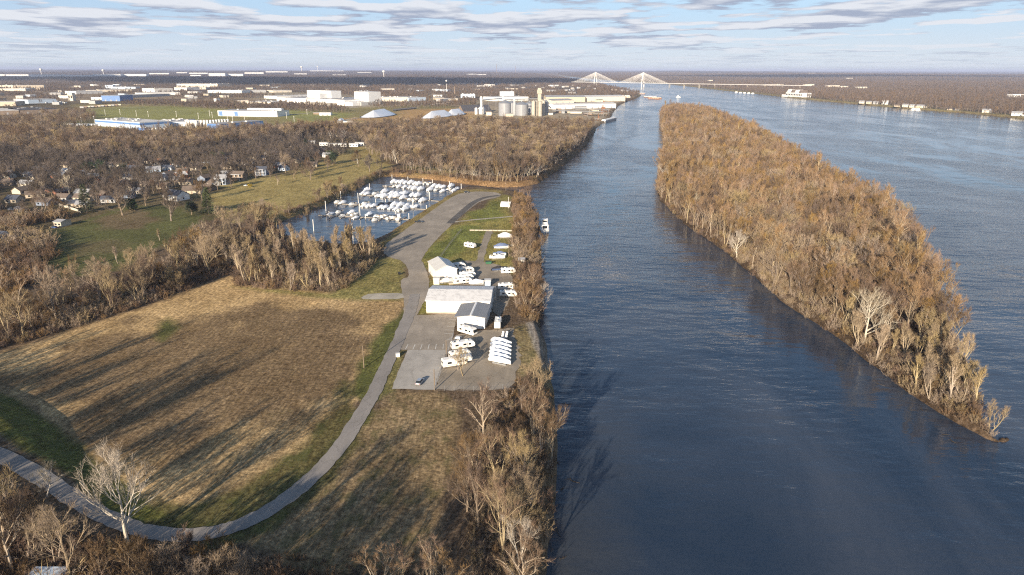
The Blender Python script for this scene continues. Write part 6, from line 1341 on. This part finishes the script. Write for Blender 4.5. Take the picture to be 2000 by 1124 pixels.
def grid_in(poly, sp, jit=.42, seed=None):
    p = np.array(poly); lo, hi = p.min(0), p.max(0); xs = np.arange(lo[0], hi[0], sp); ys = np.arange(lo[1], hi[1], sp * .92); X, Y = np.meshgrid(xs, ys); X[1::2] += sp / 2
    P = np.stack([X.ravel(), Y.ravel()], 1) + RNG.uniform(-jit, jit, (X.size, 2)) * sp; return P[inside(P, p)]
FA = None
def free(P, extra=0):
    ok = np.ones(len(P), bool)
    for x, y, r in FOOT:
        ok &= (P[:, 0] - x) ** 2 + (P[:, 1] - y) ** 2 > (r + extra) ** 2
    return P[ok]
PAVED = [GP(q) for q in ([(748, 484), (790, 459), (850, 414), (880, 391), (906, 375), (980, 377), (975, 388), (915, 412), (855, 467), (824, 505), (824, 520), (752, 500)], [(775, 500), (822, 500), (840, 545), (840, 575), (806, 640), (780, 640), (783, 545)], [(806, 610), (1000, 500), (1004, 600), (960, 640), (1012, 642), (1012, 760), (760, 765), (770, 680)])]
ROADW = smooth(ROADP, 2)
def off_road(P, d=5.):
    ok = dist_line(P, ROADW) > d
    for q in PAVED: ok &= sdf(P, q) < -1.5
    return P[ok]
def plant(kind, label, cat, group, P, size=(.8, 1.2), name='bare_tree', pick=None, rz=None):
    z = terrain(P)
    for i, (x, y) in enumerate(P):
        tr, cr = LIB[kind][pick if pick is not None else int(RNG.integers(len(LIB[kind])))]
        t = thing(name, label, cat, (x, y, z[i]), RNG.uniform(0, 6.28) if rz is None else rz, group); s = RNG.uniform(*size); t.scale = (s * RNG.uniform(.9, 1.1), s * RNG.uniform(.9, 1.1), s * RNG.uniform(.92, 1.1))
        for nm, me in (('trunk', tr), ('crown', cr)):
            o = bpy.data.objects.new(nm, me); COL.objects.link(o); o.parent = t
def woods():
    one = lambda x, y, z=0.: np.array([G(x, y, z)])
    # --- island
    P = grid_in(island, 6.2); s = sdf(P, island); P = P[s > .8]
    P = P[~((dist_line(P, GP([(1968, 862), (1930, 830)], WL)) < 9))]
    d = np.hypot(P[:, 0], P[:, 1]); o = np.argsort(d); near, rest = P[o[:105]], P[o[105:]]
    tip = near[:52][RNG.random(52) < .62]; plant('slender', 'thin bare brown tree at the near tip of the wooded island', 'tree', 'trees at the near tip of the island', tip, (.6, 1.15), 'slender_tree')
    plant('island', 'bare brown tree in the front part of the wooded island, behind its tip', 'tree', 'trees in the front part of the island', near[52:], (.85, 1.2))
    wood('island_wood', 'dense golden-brown bare wood covering the far part of the island', 'wood', rest, C_ISL, 8, (.7, 1.25))
    E = grid_in(island, 2.6); s = sdf(E, island); E = E[(s > -.9) & (s < 11)]; wood('island_undergrowth', 'brown brush along the shore of the island', 'undergrowth', E, C_BRUSH, 4, (.45, 1.1))
    E = grid_in(island, 5.); E = E[(np.hypot(E[:, 0], E[:, 1]) < 420)]; wood('island_thicket', 'brown thicket under the near trees of the island', 'undergrowth', E, C_BRUSH, 4, (.6, 1.3))
    for x, y, lab, s_, k in [(1688, 668, 'largest white-limbed sycamore, leaning over the near left shore of the island', 1.12, 0), (1625, 545, 'white-trunked sycamore in the middle of the island, left of the largest', .9, 1), (1640, 395, 'pale sycamore standing out on the upper right of the island', .85, 2), (1300, 365, 'pale sycamore at the far left corner of the island', 1.0, 1), (1360, 425, 'pale leaning sycamore on the left shore of the island', .9, 0), (1440, 495, 'tan-trunked sycamore on the left shore of the island, lower than the leaning one', .85, 2)]:
        plant('sycamore', lab, 'tree', None, one(x, y, 0), (s_, s_ * 1.01), 'sycamore', k)
    for x, y, s_, lab in [(1880, 770, .95, 'tall leaning bare tree near the island tip, left of the last pair'), (1905, 785, 1.0, 'tall leaning bare tree on the right edge of the island tip'), (1940, 815, .85, 'last thin bare tree at the very tip of the island')]:
        plant('slender', lab, 'tree', None, one(x, y), (s_, s_ * 1.02), 'bare_tree')
    # --- left tree line between park and field
    L1 = GP([(-60, 700), (0, 684), (150, 640), (330, 580), (440, 541), (530, 478), (560, 452), (520, 440), (470, 452), (330, 512), (200, 566), (100, 596), (-60, 628)])
    P = free(grid_in(L1, 5.6)); k = len(P) // 3; RNG.shuffle(P); P = P[:95]
    plant('broad', 'bare brown tree in the tree line between the field and the dark green park', 'tree', 'trees of the line along the field', P[:50], (.95, 1.35))
    plant('brush', 'bushy low bare tree in the tree line along the field', 'tree', 'bushy low trees of the line along the field', P[50:], (.9, 1.4), 'bush')
    E = grid_in(L1, 2.9); wood('hedge_undergrowth', 'dark brown brush filling the tree line along the field', 'undergrowth', E, C_BRUSH, 4, (.7, 1.5))
    for x, y, s_, lab in [(745, 0, 0, '')][:0]: pass
    for x, y, s_, lab in [(97, 553, .62, 'small pale upright tree at the left end of the tree line'), (140, 530, .6, 'pale upright tree before the green park, left of the bushy row'), (283, 566, .85, 'tall pale bare tree standing up out of the tree line'), (243, 588, .75, 'pale bare tree left of the tallest in the tree line'), (312, 470, .55, 'thin pale pair of stems at the edge of the park'), (230, 515, .7, 'pale many-stemmed tree before the park'), (390, 505, .85, 'pale many-stemmed tree right of the park'), (440, 480, .9, 'broad pale tree by the end of the marina basin'), (490, 455, .95, 'tall pale tree at the corner of the marina basin')]:
        plant('slender', lab, 'tree', None, one(x, y), (s_, s_ * 1.02), 'bare_tree')
    # --- clump in front of the basin
    L2 = GP([(455, 558), (520, 566), (600, 570), (660, 571), (700, 545), (742, 505), (744, 482), (700, 487), (640, 490), (560, 480), (500, 500), (460, 530)])
    P = free(grid_in(L2, 5.)); RNG.shuffle(P); P = P[:75]
    plant('slender', 'slender pale bare tree in the clump between the field and the marina', 'tree', 'slender trees of the clump before the marina', P[:58], (.95, 1.32), 'slender_tree'); plant('brush', 'low bushy tree in the clump before the marina', 'tree', 'bushy trees of the clump before the marina', P[58:], (.8, 1.2), 'bush')
    E = grid_in(L2, 2.7); wood('clump_undergrowth', 'reddish brown brush under the slender clump', 'undergrowth', E, C_BRUSH, 4, (.7, 1.5))
    # --- strip between yard and river
    L3 = GP([(1000, 470), (1006, 440), (1004, 400), (1030, 388), (1036, 402), (1046, 450), (1056, 500), (1054, 540), (1060, 600), (1050, 622), (1034, 628), (1012, 600), (1006, 560), (1010, 520)])
    P = free(grid_in(L3, 4.6)); RNG.shuffle(P); P = P[:62]
    plant('island', 'rusty brown bare tree in the strip between the camper yard and the river', 'tree', 'trees of the strip by the yard', P[:40], (.6, .9)); plant('brush', 'low bushy tree in the strip by the river yard', 'tree', 'bushy trees of the strip by the yard', P[40:], (.9, 1.4), 'bush')
    E = grid_in(L3, 2.6); wood('bank_undergrowth', 'rusty brown brush along the river bank strip', 'undergrowth', E, C_BRUSH, 4, (.7, 1.6))
    plant('sycamore', 'white-limbed tree leaning out over the river beside the workshop', 'tree', None, one(1062, 590), (.62, .63), 'sycamore', 1)
    # --- lower bank
    L4 = GP([(930, 850), (985, 775), (1040, 725), (1068, 740), (1078, 800), (1082, 900), (1075, 1000), (1050, 1124), (1045, 1200), (900, 1200), (925, 1100), (905, 960)])
    P = grid_in(L4, 6.); RNG.shuffle(P); P = P[:20]
    plant('broad', 'bare tree of the wooded river bank below the gravel yard', 'tree', 'trees of the lower river bank', P, (.65, 1.05))
    E = grid_in(L4, 2.1); wood('slope_undergrowth', 'grey-brown brush on the lower river bank', 'undergrowth', E[RNG.random(len(E)) < .7], C_BRUSH, 4, (.4, 1.0))
    for x, y, s_, k, kd, lab in [(944, 858, 1.0, 0, 'broad', 'tall tan-trunked tree standing free below the camper yard'), (985, 1075, 1.0, 3, 'broad', 'largest many-limbed tree of the lower bank, lit tan limbs'), (1000, 1060, .9, 1, 'broad', 'forked tan tree behind the largest of the lower bank'), (1040, 850, .9, 2, 'broad', 'tall bare tree at the water below the rip-rap bank'), (1010, 970, 1.0, 1, 'broad', 'wide-crowned tree in the middle of the lower bank'), (1030, 940, .85, 0, 'broad', 'tree leaning over the water in the middle of the lower bank')]:
        plant(kd, lab, 'tree', None, one(x, y), (s_, s_ * 1.01), 'bare_tree', k)
    plant('sycamore', 'small white-stemmed tree low on the lower bank', 'tree', None, one(1015, 1095), (.5, .51), 'sycamore', 1)
    for x, y, s_, lab in [(905, 735, .62, 'bare tree among the campers on the gravel yard'), (895, 723, .45, 'small bare tree at the corner of the longest camper')]:
        plant('broad', lab, 'tree', None, one(x, y), (s_, s_), 'bare_tree', 1)
    # --- bottom left foreground
    plant('sycamore', 'big white sycamore in the foreground beside the road bend', 'tree', None, np.array([G(252, 1068, 1)]), (1.18, 1.185), 'sycamore', 0, 2.2)
    for x, y, s_, kd, lab in [(30, 1130, 1.04, 'broad', 'tall tan tree at the left edge in the foreground'), (80, 1075, 0.85, 'broad', 'leaning brown tree between the left edge and the white sycamore'), (-30, 1080, 0.98, 'broad', 'bare tree cut by the left picture edge'), (95, 985, 0.49, 'sycamore', 'little pale tree on the levee road shoulder'), (20, 1010, 0.67, 'broad', 'brown tree over the levee road at the left edge'), (160, 1130, 0.73, 'brush', 'dark bush below the white sycamore'), (200, 1140, 0.98, 'brush', 'dark bush left of the brown foreground trees'), (5, 1165, 1.1, 'broad', 'tallest tan tree in the bottom left corner'), (112, 1118, .8, 'broad', 'bare tree between the corner roof and the white sycamore'), (62, 1092, .95, 'broad', 'tall bare tree left of the leaning brown one'), (22, 1108, 1.2, 'broad', 'tall many-limbed tree just inside the left edge'), (140, 1150, 1.1, 'broad', 'tall bare tree rising right of the corner roof')]:
        plant(kd, lab, 'tree', None, one(x, y), (s_, s_ * 1.02), 'sycamore' if kd == 'sycamore' else 'bare_tree')
    P = np.array(GP([(330, 1165), (370, 1130), (420, 1140), (460, 1160), (500, 1175), (400, 1185), (300, 1180), (540, 1200), (270, 1160)])); plant('brush', 'brown bushy tree in the foreground row below the road', 'tree', 'brown bushy trees below the road', P, (1.25, 1.6), 'bush')
    P = np.array(GP([(740, 1165), (790, 1150), (845, 1155), (880, 1180)])); plant('broad', 'pale-limbed tree top at the bottom edge right of the road', 'tree', 'pale-limbed tree tops at the bottom edge', P, (.55, .7), pick=3)
    L5 = GP([(-200, 930), (60, 1000), (150, 1060), (300, 1090), (560, 1110), (640, 1124), (640, 1230), (-200, 1230)])
    E = off_road(grid_in(L5, 2.2)); wood('foreground_undergrowth', 'dark brush in the foreground below the road', 'undergrowth', E, C_BRUSH, 4, (.6, 1.2))
    L6 = GP([(560, 1090), (700, 1090), (900, 1080), (900, 1230), (560, 1230)]); E = grid_in(L6, 3.2); wood('foreground_brush', 'low brush at the bottom edge right of the road', 'undergrowth', E, C_BRUSH, 4, (.4, .8))
    # the wood the picture was taken over, left of and behind the camera: it throws the long shadows on the field
    B = [(-330, 190), (-240, 168), (-190, 142), (-150, 122), (-118, 108), (-92, 96), (-92, -160), (-330, -160)]
    P = off_road(grid_in(B, 11.5)); hid = (np.abs(P[:, 0]) > (P[:, 1] - 4) * .84 + 6) & ((P[:, 1] > 104) | (P[:, 0] < -138)); P = P[hid]; wood('levee_wood', 'tall bare wood left of the levee road, out of the left picture edge', 'wood', P, C_WOOD, 8, (1.3, 1.95))
    B = [(-92, 98), (-60, 98), (-20, 98), (-26, 40), (-92, 40)]
    P = grid_in(B, 11.); top = (98 - .855 * P[:, 1]) / 18.5
    for lo_, hi_ in ((80, 99), (66, 80), (40, 66)):
        q = P[(P[:, 1] >= lo_) & (P[:, 1] < hi_)]
        if len(q): m_ = (97 - .855 * hi_) / 18.; wood('river_bend_wood', 'bare wood on the river bank below the picture edge', 'wood', q, C_WOOD, 8, (.75 * min(1.6, m_), min(1.6, m_)))
    # --- left bank woods
    def area(px, sp, pl, npl, name, lab, size=(.75, 1.2), cond=None, shore=4.):
        P = grid_in(GP(px), sp); P = free(P); P = off_road(P) if len(P) and P[:, 1].min() < 500 else P
        P = P[land_sd(P) > shore]
        if cond is not None: P = P[cond(P)]
        wood(name, lab, 'wood', P, pl, npl, size); return P
    n1 = lambda sc, th, sd_: (lambda P: fbm(P, sc, sd_, 3) > th)
    area([(760, 343), (850, 350), (1000, 364), (1046, 358), (1068, 346), (1104, 318), (1143, 288), (1160, 264), (1164, 251), (1010, 249), (900, 247), (760, 252), (700, 258), (560, 264), (560, 270), (700, 272), (720, 300), (760, 318), (820, 330), (790, 334)], 7.0, C_WOOD, 8, 'riverside_wood', 'dense brown bare wood between the marina and the grain terminal', (.75, 1.25))
    area([(-200, 256), (60, 258), (190, 271), (300, 272), (400, 269), (560, 263), (700, 257), (700, 264), (560, 276), (450, 290), (330, 314), (170, 318), (0, 300), (-200, 310)], 7.5, C_WOOD, 8, 'neighbourhood_wood', 'brown bare wood behind the neighbourhood and below the blue plant', (.8, 1.3))
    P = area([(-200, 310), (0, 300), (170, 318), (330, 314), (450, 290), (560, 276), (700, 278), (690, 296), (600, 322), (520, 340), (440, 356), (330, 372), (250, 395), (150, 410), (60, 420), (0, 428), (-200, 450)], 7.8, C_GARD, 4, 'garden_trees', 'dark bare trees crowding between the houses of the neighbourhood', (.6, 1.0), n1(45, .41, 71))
    E = grid_in(GP([(0, 405), (60, 425), (130, 420), (130, 437), (60, 455), (100, 470), (110, 500), (70, 560), (-60, 600), (-60, 440)]), 4.5); wood('garden_thicket', 'grey-brown thicket left of the dark green field', 'undergrowth', free(E), C_BRUSH, 4, (1.2, 2.4))
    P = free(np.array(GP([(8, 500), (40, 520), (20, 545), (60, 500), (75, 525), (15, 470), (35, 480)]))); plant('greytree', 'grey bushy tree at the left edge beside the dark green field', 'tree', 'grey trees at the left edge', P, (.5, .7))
    for x, y, s_, kd, k, nm, lab in [(170, 415, 1.57, 'spruce', 0, 'spruce', 'tall spruce beside the tan gabled house'), (408, 418, 1.40, 'spruce', 0, 'spruce', 'pale green spruce by the lawn corner'), (240, 421, 1.62, 'greytree', 0, 'bare_tree', 'dark round bare tree at the top of the green field'), (335, 432, 1.38, 'greytree', 1, 'bare_tree', 'broad bare tree with drooping crown between park and spruce'), (375, 420, 1.47, 'cedar', 0, 'cedar', 'dark round evergreen left of the pale green spruce'), (200, 345, 1.76, 'cedar', 1, 'cedar', 'dark evergreen in front of the sunlit house row, left one'), (175, 337, 1.57, 'cedar', 0, 'cedar', 'dark evergreen at the left end of the sunlit house row'), (242, 342, 1.36, 'cedar', 1, 'cedar', 'dark evergreen in front of the sunlit house row, right one'), (598, 297, 1.32, 'spruce', 1, 'spruce', 'dark spruce between the mobile homes'), (650, 322, 1.76, 'cedar', 1, 'cedar', 'dark green evergreen at the top of the sloping lawn'), (425, 322, 1.57, 'cedar', 1, 'cedar', 'dark evergreen between white houses'), (255, 412, 1.57, 'columnar', 0, 'evergreen_shrub', 'narrow dark evergreen shrub at the park edge, left of two'), (263, 411, 1.57, 'columnar', 0, 'evergreen_shrub', 'narrow dark evergreen shrub at the park edge, right of two'), (543, 362, 0.62, 'broad', 0, 'bare_tree', 'small bare tree alone on the marina lawn'), (607, 352, 1.22, 'greytree', 2, 'bare_tree', 'round brown tree at the upper end of the marina lawn'), (137, 384, .85, 'sycamore', 0, 'sycamore', 'pale-trunked tree behind the tan gabled house'), (558, 338, 1.12, 'broad', 4, 'bare_tree', 'tall bare tree with pale trunk before the blue houses'), (470, 335, 1.62, 'greytree', 0, 'bare_tree', 'big dark bare tree behind the dark-sided house'), (430, 345, 1.55, 'greytree', 1, 'bare_tree', 'big dark bare tree behind the pale blue house'), (235, 395, 1.30, 'greytree', 2, 'bare_tree', 'round dark tree left of the small tan house'), (565, 415, 0.62, 'broad', 2, 'bare_tree', 'small leaning tree on the basin shore'), (640, 385, 0.81, 'broad', 1, 'bare_tree', 'loose bare tree on the basin shore below the lawn'), (660, 380, 0.88, 'broad', 3, 'bare_tree', 'taller loose bare tree on the basin shore'), (685, 370, 0.75, 'brush', 2, 'bare_tree', 'spreading bush tree on the basin shore, right of the taller one'), (70, 415, 0.94, 'broad', 2, 'bare_tree', 'thin tree group left of the small metal building'), (105, 425, 0.75, 'broad', 0, 'bare_tree', 'bare tree right behind the small metal building')]:
        plant(kd, lab, 'tree', None, one(x, y), (s_, s_ * 1.01), nm, k)
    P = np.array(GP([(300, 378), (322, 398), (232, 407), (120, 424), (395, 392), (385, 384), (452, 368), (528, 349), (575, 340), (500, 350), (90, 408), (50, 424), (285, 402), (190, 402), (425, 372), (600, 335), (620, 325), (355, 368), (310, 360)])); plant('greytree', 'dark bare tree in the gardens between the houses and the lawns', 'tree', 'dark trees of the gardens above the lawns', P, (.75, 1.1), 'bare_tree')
    P = np.array(GP([(622, 392), (640, 384), (655, 380), (672, 373), (690, 366), (665, 366), (645, 372), (702, 360), (585, 415), (600, 410)])); plant('brush', 'spreading bare bush on the basin shore below the marina lawn', 'bush', 'bushes on the basin shore', P, (1.0, 1.7), 'bush')
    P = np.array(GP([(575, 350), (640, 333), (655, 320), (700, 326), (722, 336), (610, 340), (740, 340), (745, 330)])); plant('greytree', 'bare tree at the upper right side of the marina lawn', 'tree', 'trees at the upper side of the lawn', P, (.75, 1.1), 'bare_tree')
    p = G(489, 366); t = thing('yellow_bush', 'bright yellow bush below the dark-sided house', 'bush', (p[0], p[1], 0)); q = leafy(301, 2.6, 1.6, 420); q.limb.build('stem', 'bark', t); o = bpy.data.objects.new('foliage', q.twig_mesh('foliage', 'yellow_leaf')); COL.objects.link(o); o.parent = t
    bs = GP([(560, 426), (590, 415), (640, 396), (690, 371), (730, 349), (748, 343)], WL); E = np.concatenate([np.array(bs)[[i]] + (np.array(bs)[[i + 1]] - np.array(bs)[[i]]) * np.linspace(0, 1, 28)[:, None] for i in range(5)]); E = E + RNG.normal(0, 1.6, E.shape); E = E[land_sd(E) > .5]; wood('basin_undergrowth', 'low brown brush on the basin shore', 'undergrowth', E, C_BRUSH, 4, (.35, .8))
    bs = GP([(765, 344), (850, 350), (950, 363), (1040, 361)], WL); E = np.concatenate([np.array(bs)[[i]] + (np.array(bs)[[i + 1]] - np.array(bs)[[i]]) * np.linspace(0, 1, 60)[:, None] for i in range(3)]); E = E + np.array([0, 5]) + RNG.normal(0, 2.2, E.shape); E = E[land_sd(E) > .5]; wood('channel_undergrowth', 'rusty brush on the wooded bank above the farthest boats', 'undergrowth', E, C_BRUSH, 4, (.7, 1.5))
    # --- far belts of trees
    area([(-60, 236), (60, 230), (130, 226), (190, 223), (190, 236), (150, 250), (0, 256), (-200, 256), (-200, 232)], 10, C_WOOD, 8, 'plant_side_trees', 'thin bare trees left of the blue-banded plant', (.7, 1.1), n1(90, .45, 72))
    area([(235, 207), (260, 202), (400, 202), (520, 206), (660, 213), (680, 219), (560, 218), (440, 215), (330, 209)], 11, C_FAR, 5, 'field_hedge', 'brown belt of trees behind the bright green fields', (.6, 1.0))
    def far_area(name, lab, ymin, ymax, sp, xr, th, sd_, cond=None):
        y1, y2 = G(1000, ymax)[1], G(1000, ymin)[1]; poly = [(xr[0] * y1, y1), (xr[1] * y1, y1), (xr[1] * y2, y2), (xr[0] * y2, y2)]; P = grid_in(poly, sp); P = P[land_sd(P) > 5]
        P = P[fbm(P, 330, sd_, 3) > th]
        for q in CLEAR: P = P[sdf(P, q) < 0]
        P = free(P)
        if cond: P = P[cond(P)]
        wood(name, lab, 'wood', P, C_FAR, 5, (.75, 1.2)); return P
    CLEAR = [GP(q) for q in ([(185, 211), (330, 207), (440, 214), (560, 226), (700, 222), (700, 240), (480, 250), (190, 254), (180, 235)], [(640, 232), (700, 216), (780, 214), (930, 210), (930, 195), (1210, 189), (1210, 215), (1160, 246), (900, 238), (660, 246)], [(60, 226), (180, 218), (190, 254), (100, 262)])]
    lb = lambda P: P[:, 0] < .20 * P[:, 1] + 90
    far_area('industry_trees', 'brown scattered trees among the factories of the left bank', 172, 222, 15, (-.85, .25), .47, 81, lb)
    far_area('dark_belt', 'broad dark wood belt across the left plain behind the factories', 155, 172, 22, (-.85, .2), .40, 82, lb)
    far_area('horizon_wood', 'hazy woods near the horizon on the left plain', 145.5, 155, 38, (-.9, .25), .42, 83)
    rb = lambda P: P[:, 0] > .12 * P[:, 1]
    far_area('shore_wood', 'brown bare wood along the far bank of the wide river', 178, 240, 13, (.2, 1.0), .30, 84, rb)
    far_area('far_bank_wood', 'wide brown woods rising behind the far bank', 160, 178, 20, (.1, .95), .28, 85, rb)
    far_area('horizon_hill_wood', 'hazy woods on the low hills at the right horizon', 148, 160, 36, (.1, .95), .33, 86, rb)
woods()

# ------------------------------------------------------------------ clouds overhead that shade the far plain (above the picture's top edge)
def clouds():
    def cloud(tx, ty, rx, ry, seed, z=1250):
        k = z / math.tan(SUN_EL); cx, cy = tx - k * math.sin(SUN_AZ), ty - k * math.cos(SUN_AZ); r = np.random.default_rng(seed); bm = bmesh.new(); bmesh.ops.create_icosphere(bm, subdivisions=6, radius=1.)
        co = np.array([v.co[:] for v in bm.verts]); a = np.stack([co[:, 0] * 2.2 + co[:, 2] * 1.7 + seed, co[:, 1] * 2.2 - co[:, 2] * 1.3], 1); f = .62 + .8 * fbm(a * 100, 90, seed, 5)
        for v, q, g in zip(bm.verts, co, f): v.co = (q[0] * rx * g, q[1] * ry * g, (max(q[2], -.25) * 230 * g))
        me = bpy.data.meshes.new('cloud'); bm.to_mesh(me); bm.free(); me.polygons.foreach_set('use_smooth', [True] * len(me.polygons)); m = MT.get('cloud') or mat('cloud', (.85, .85, .86), 1., .05, .002); MT['cloud'] = m; me.materials.append(m)
        o = bpy.data.objects.new('cloud', me); COL.objects.link(o); o.location = (cx, cy, z); tag(o, kind='structure')
    cloud(-1500, 6300, 2300, 1500, 5); cloud(-5200, 7400, 2400, 1300, 9); cloud(4600, 9500, 2600, 700, 13)
clouds()

def haze():
    m = MB(); m.box(-70500, 70500, -3200, 70500, -12, 150); mt, nt, b = node_mat('haze'); nt.nodes.remove(b); v = nt.nodes.new('ShaderNodeVolumePrincipled'); v.inputs['Color'].default_value = (.62, .71, .97, 1); v.inputs['Density'].default_value = 4.6e-5; v.inputs['Anisotropy'].default_value = 0.; lk(nt, v.outputs[0], nt.nodes['Material Output'].inputs['Volume'])
    o = m.build('haze', mt); tag(o, 'thin blue winter haze over the whole plain', 'haze', kind='stuff')
haze()
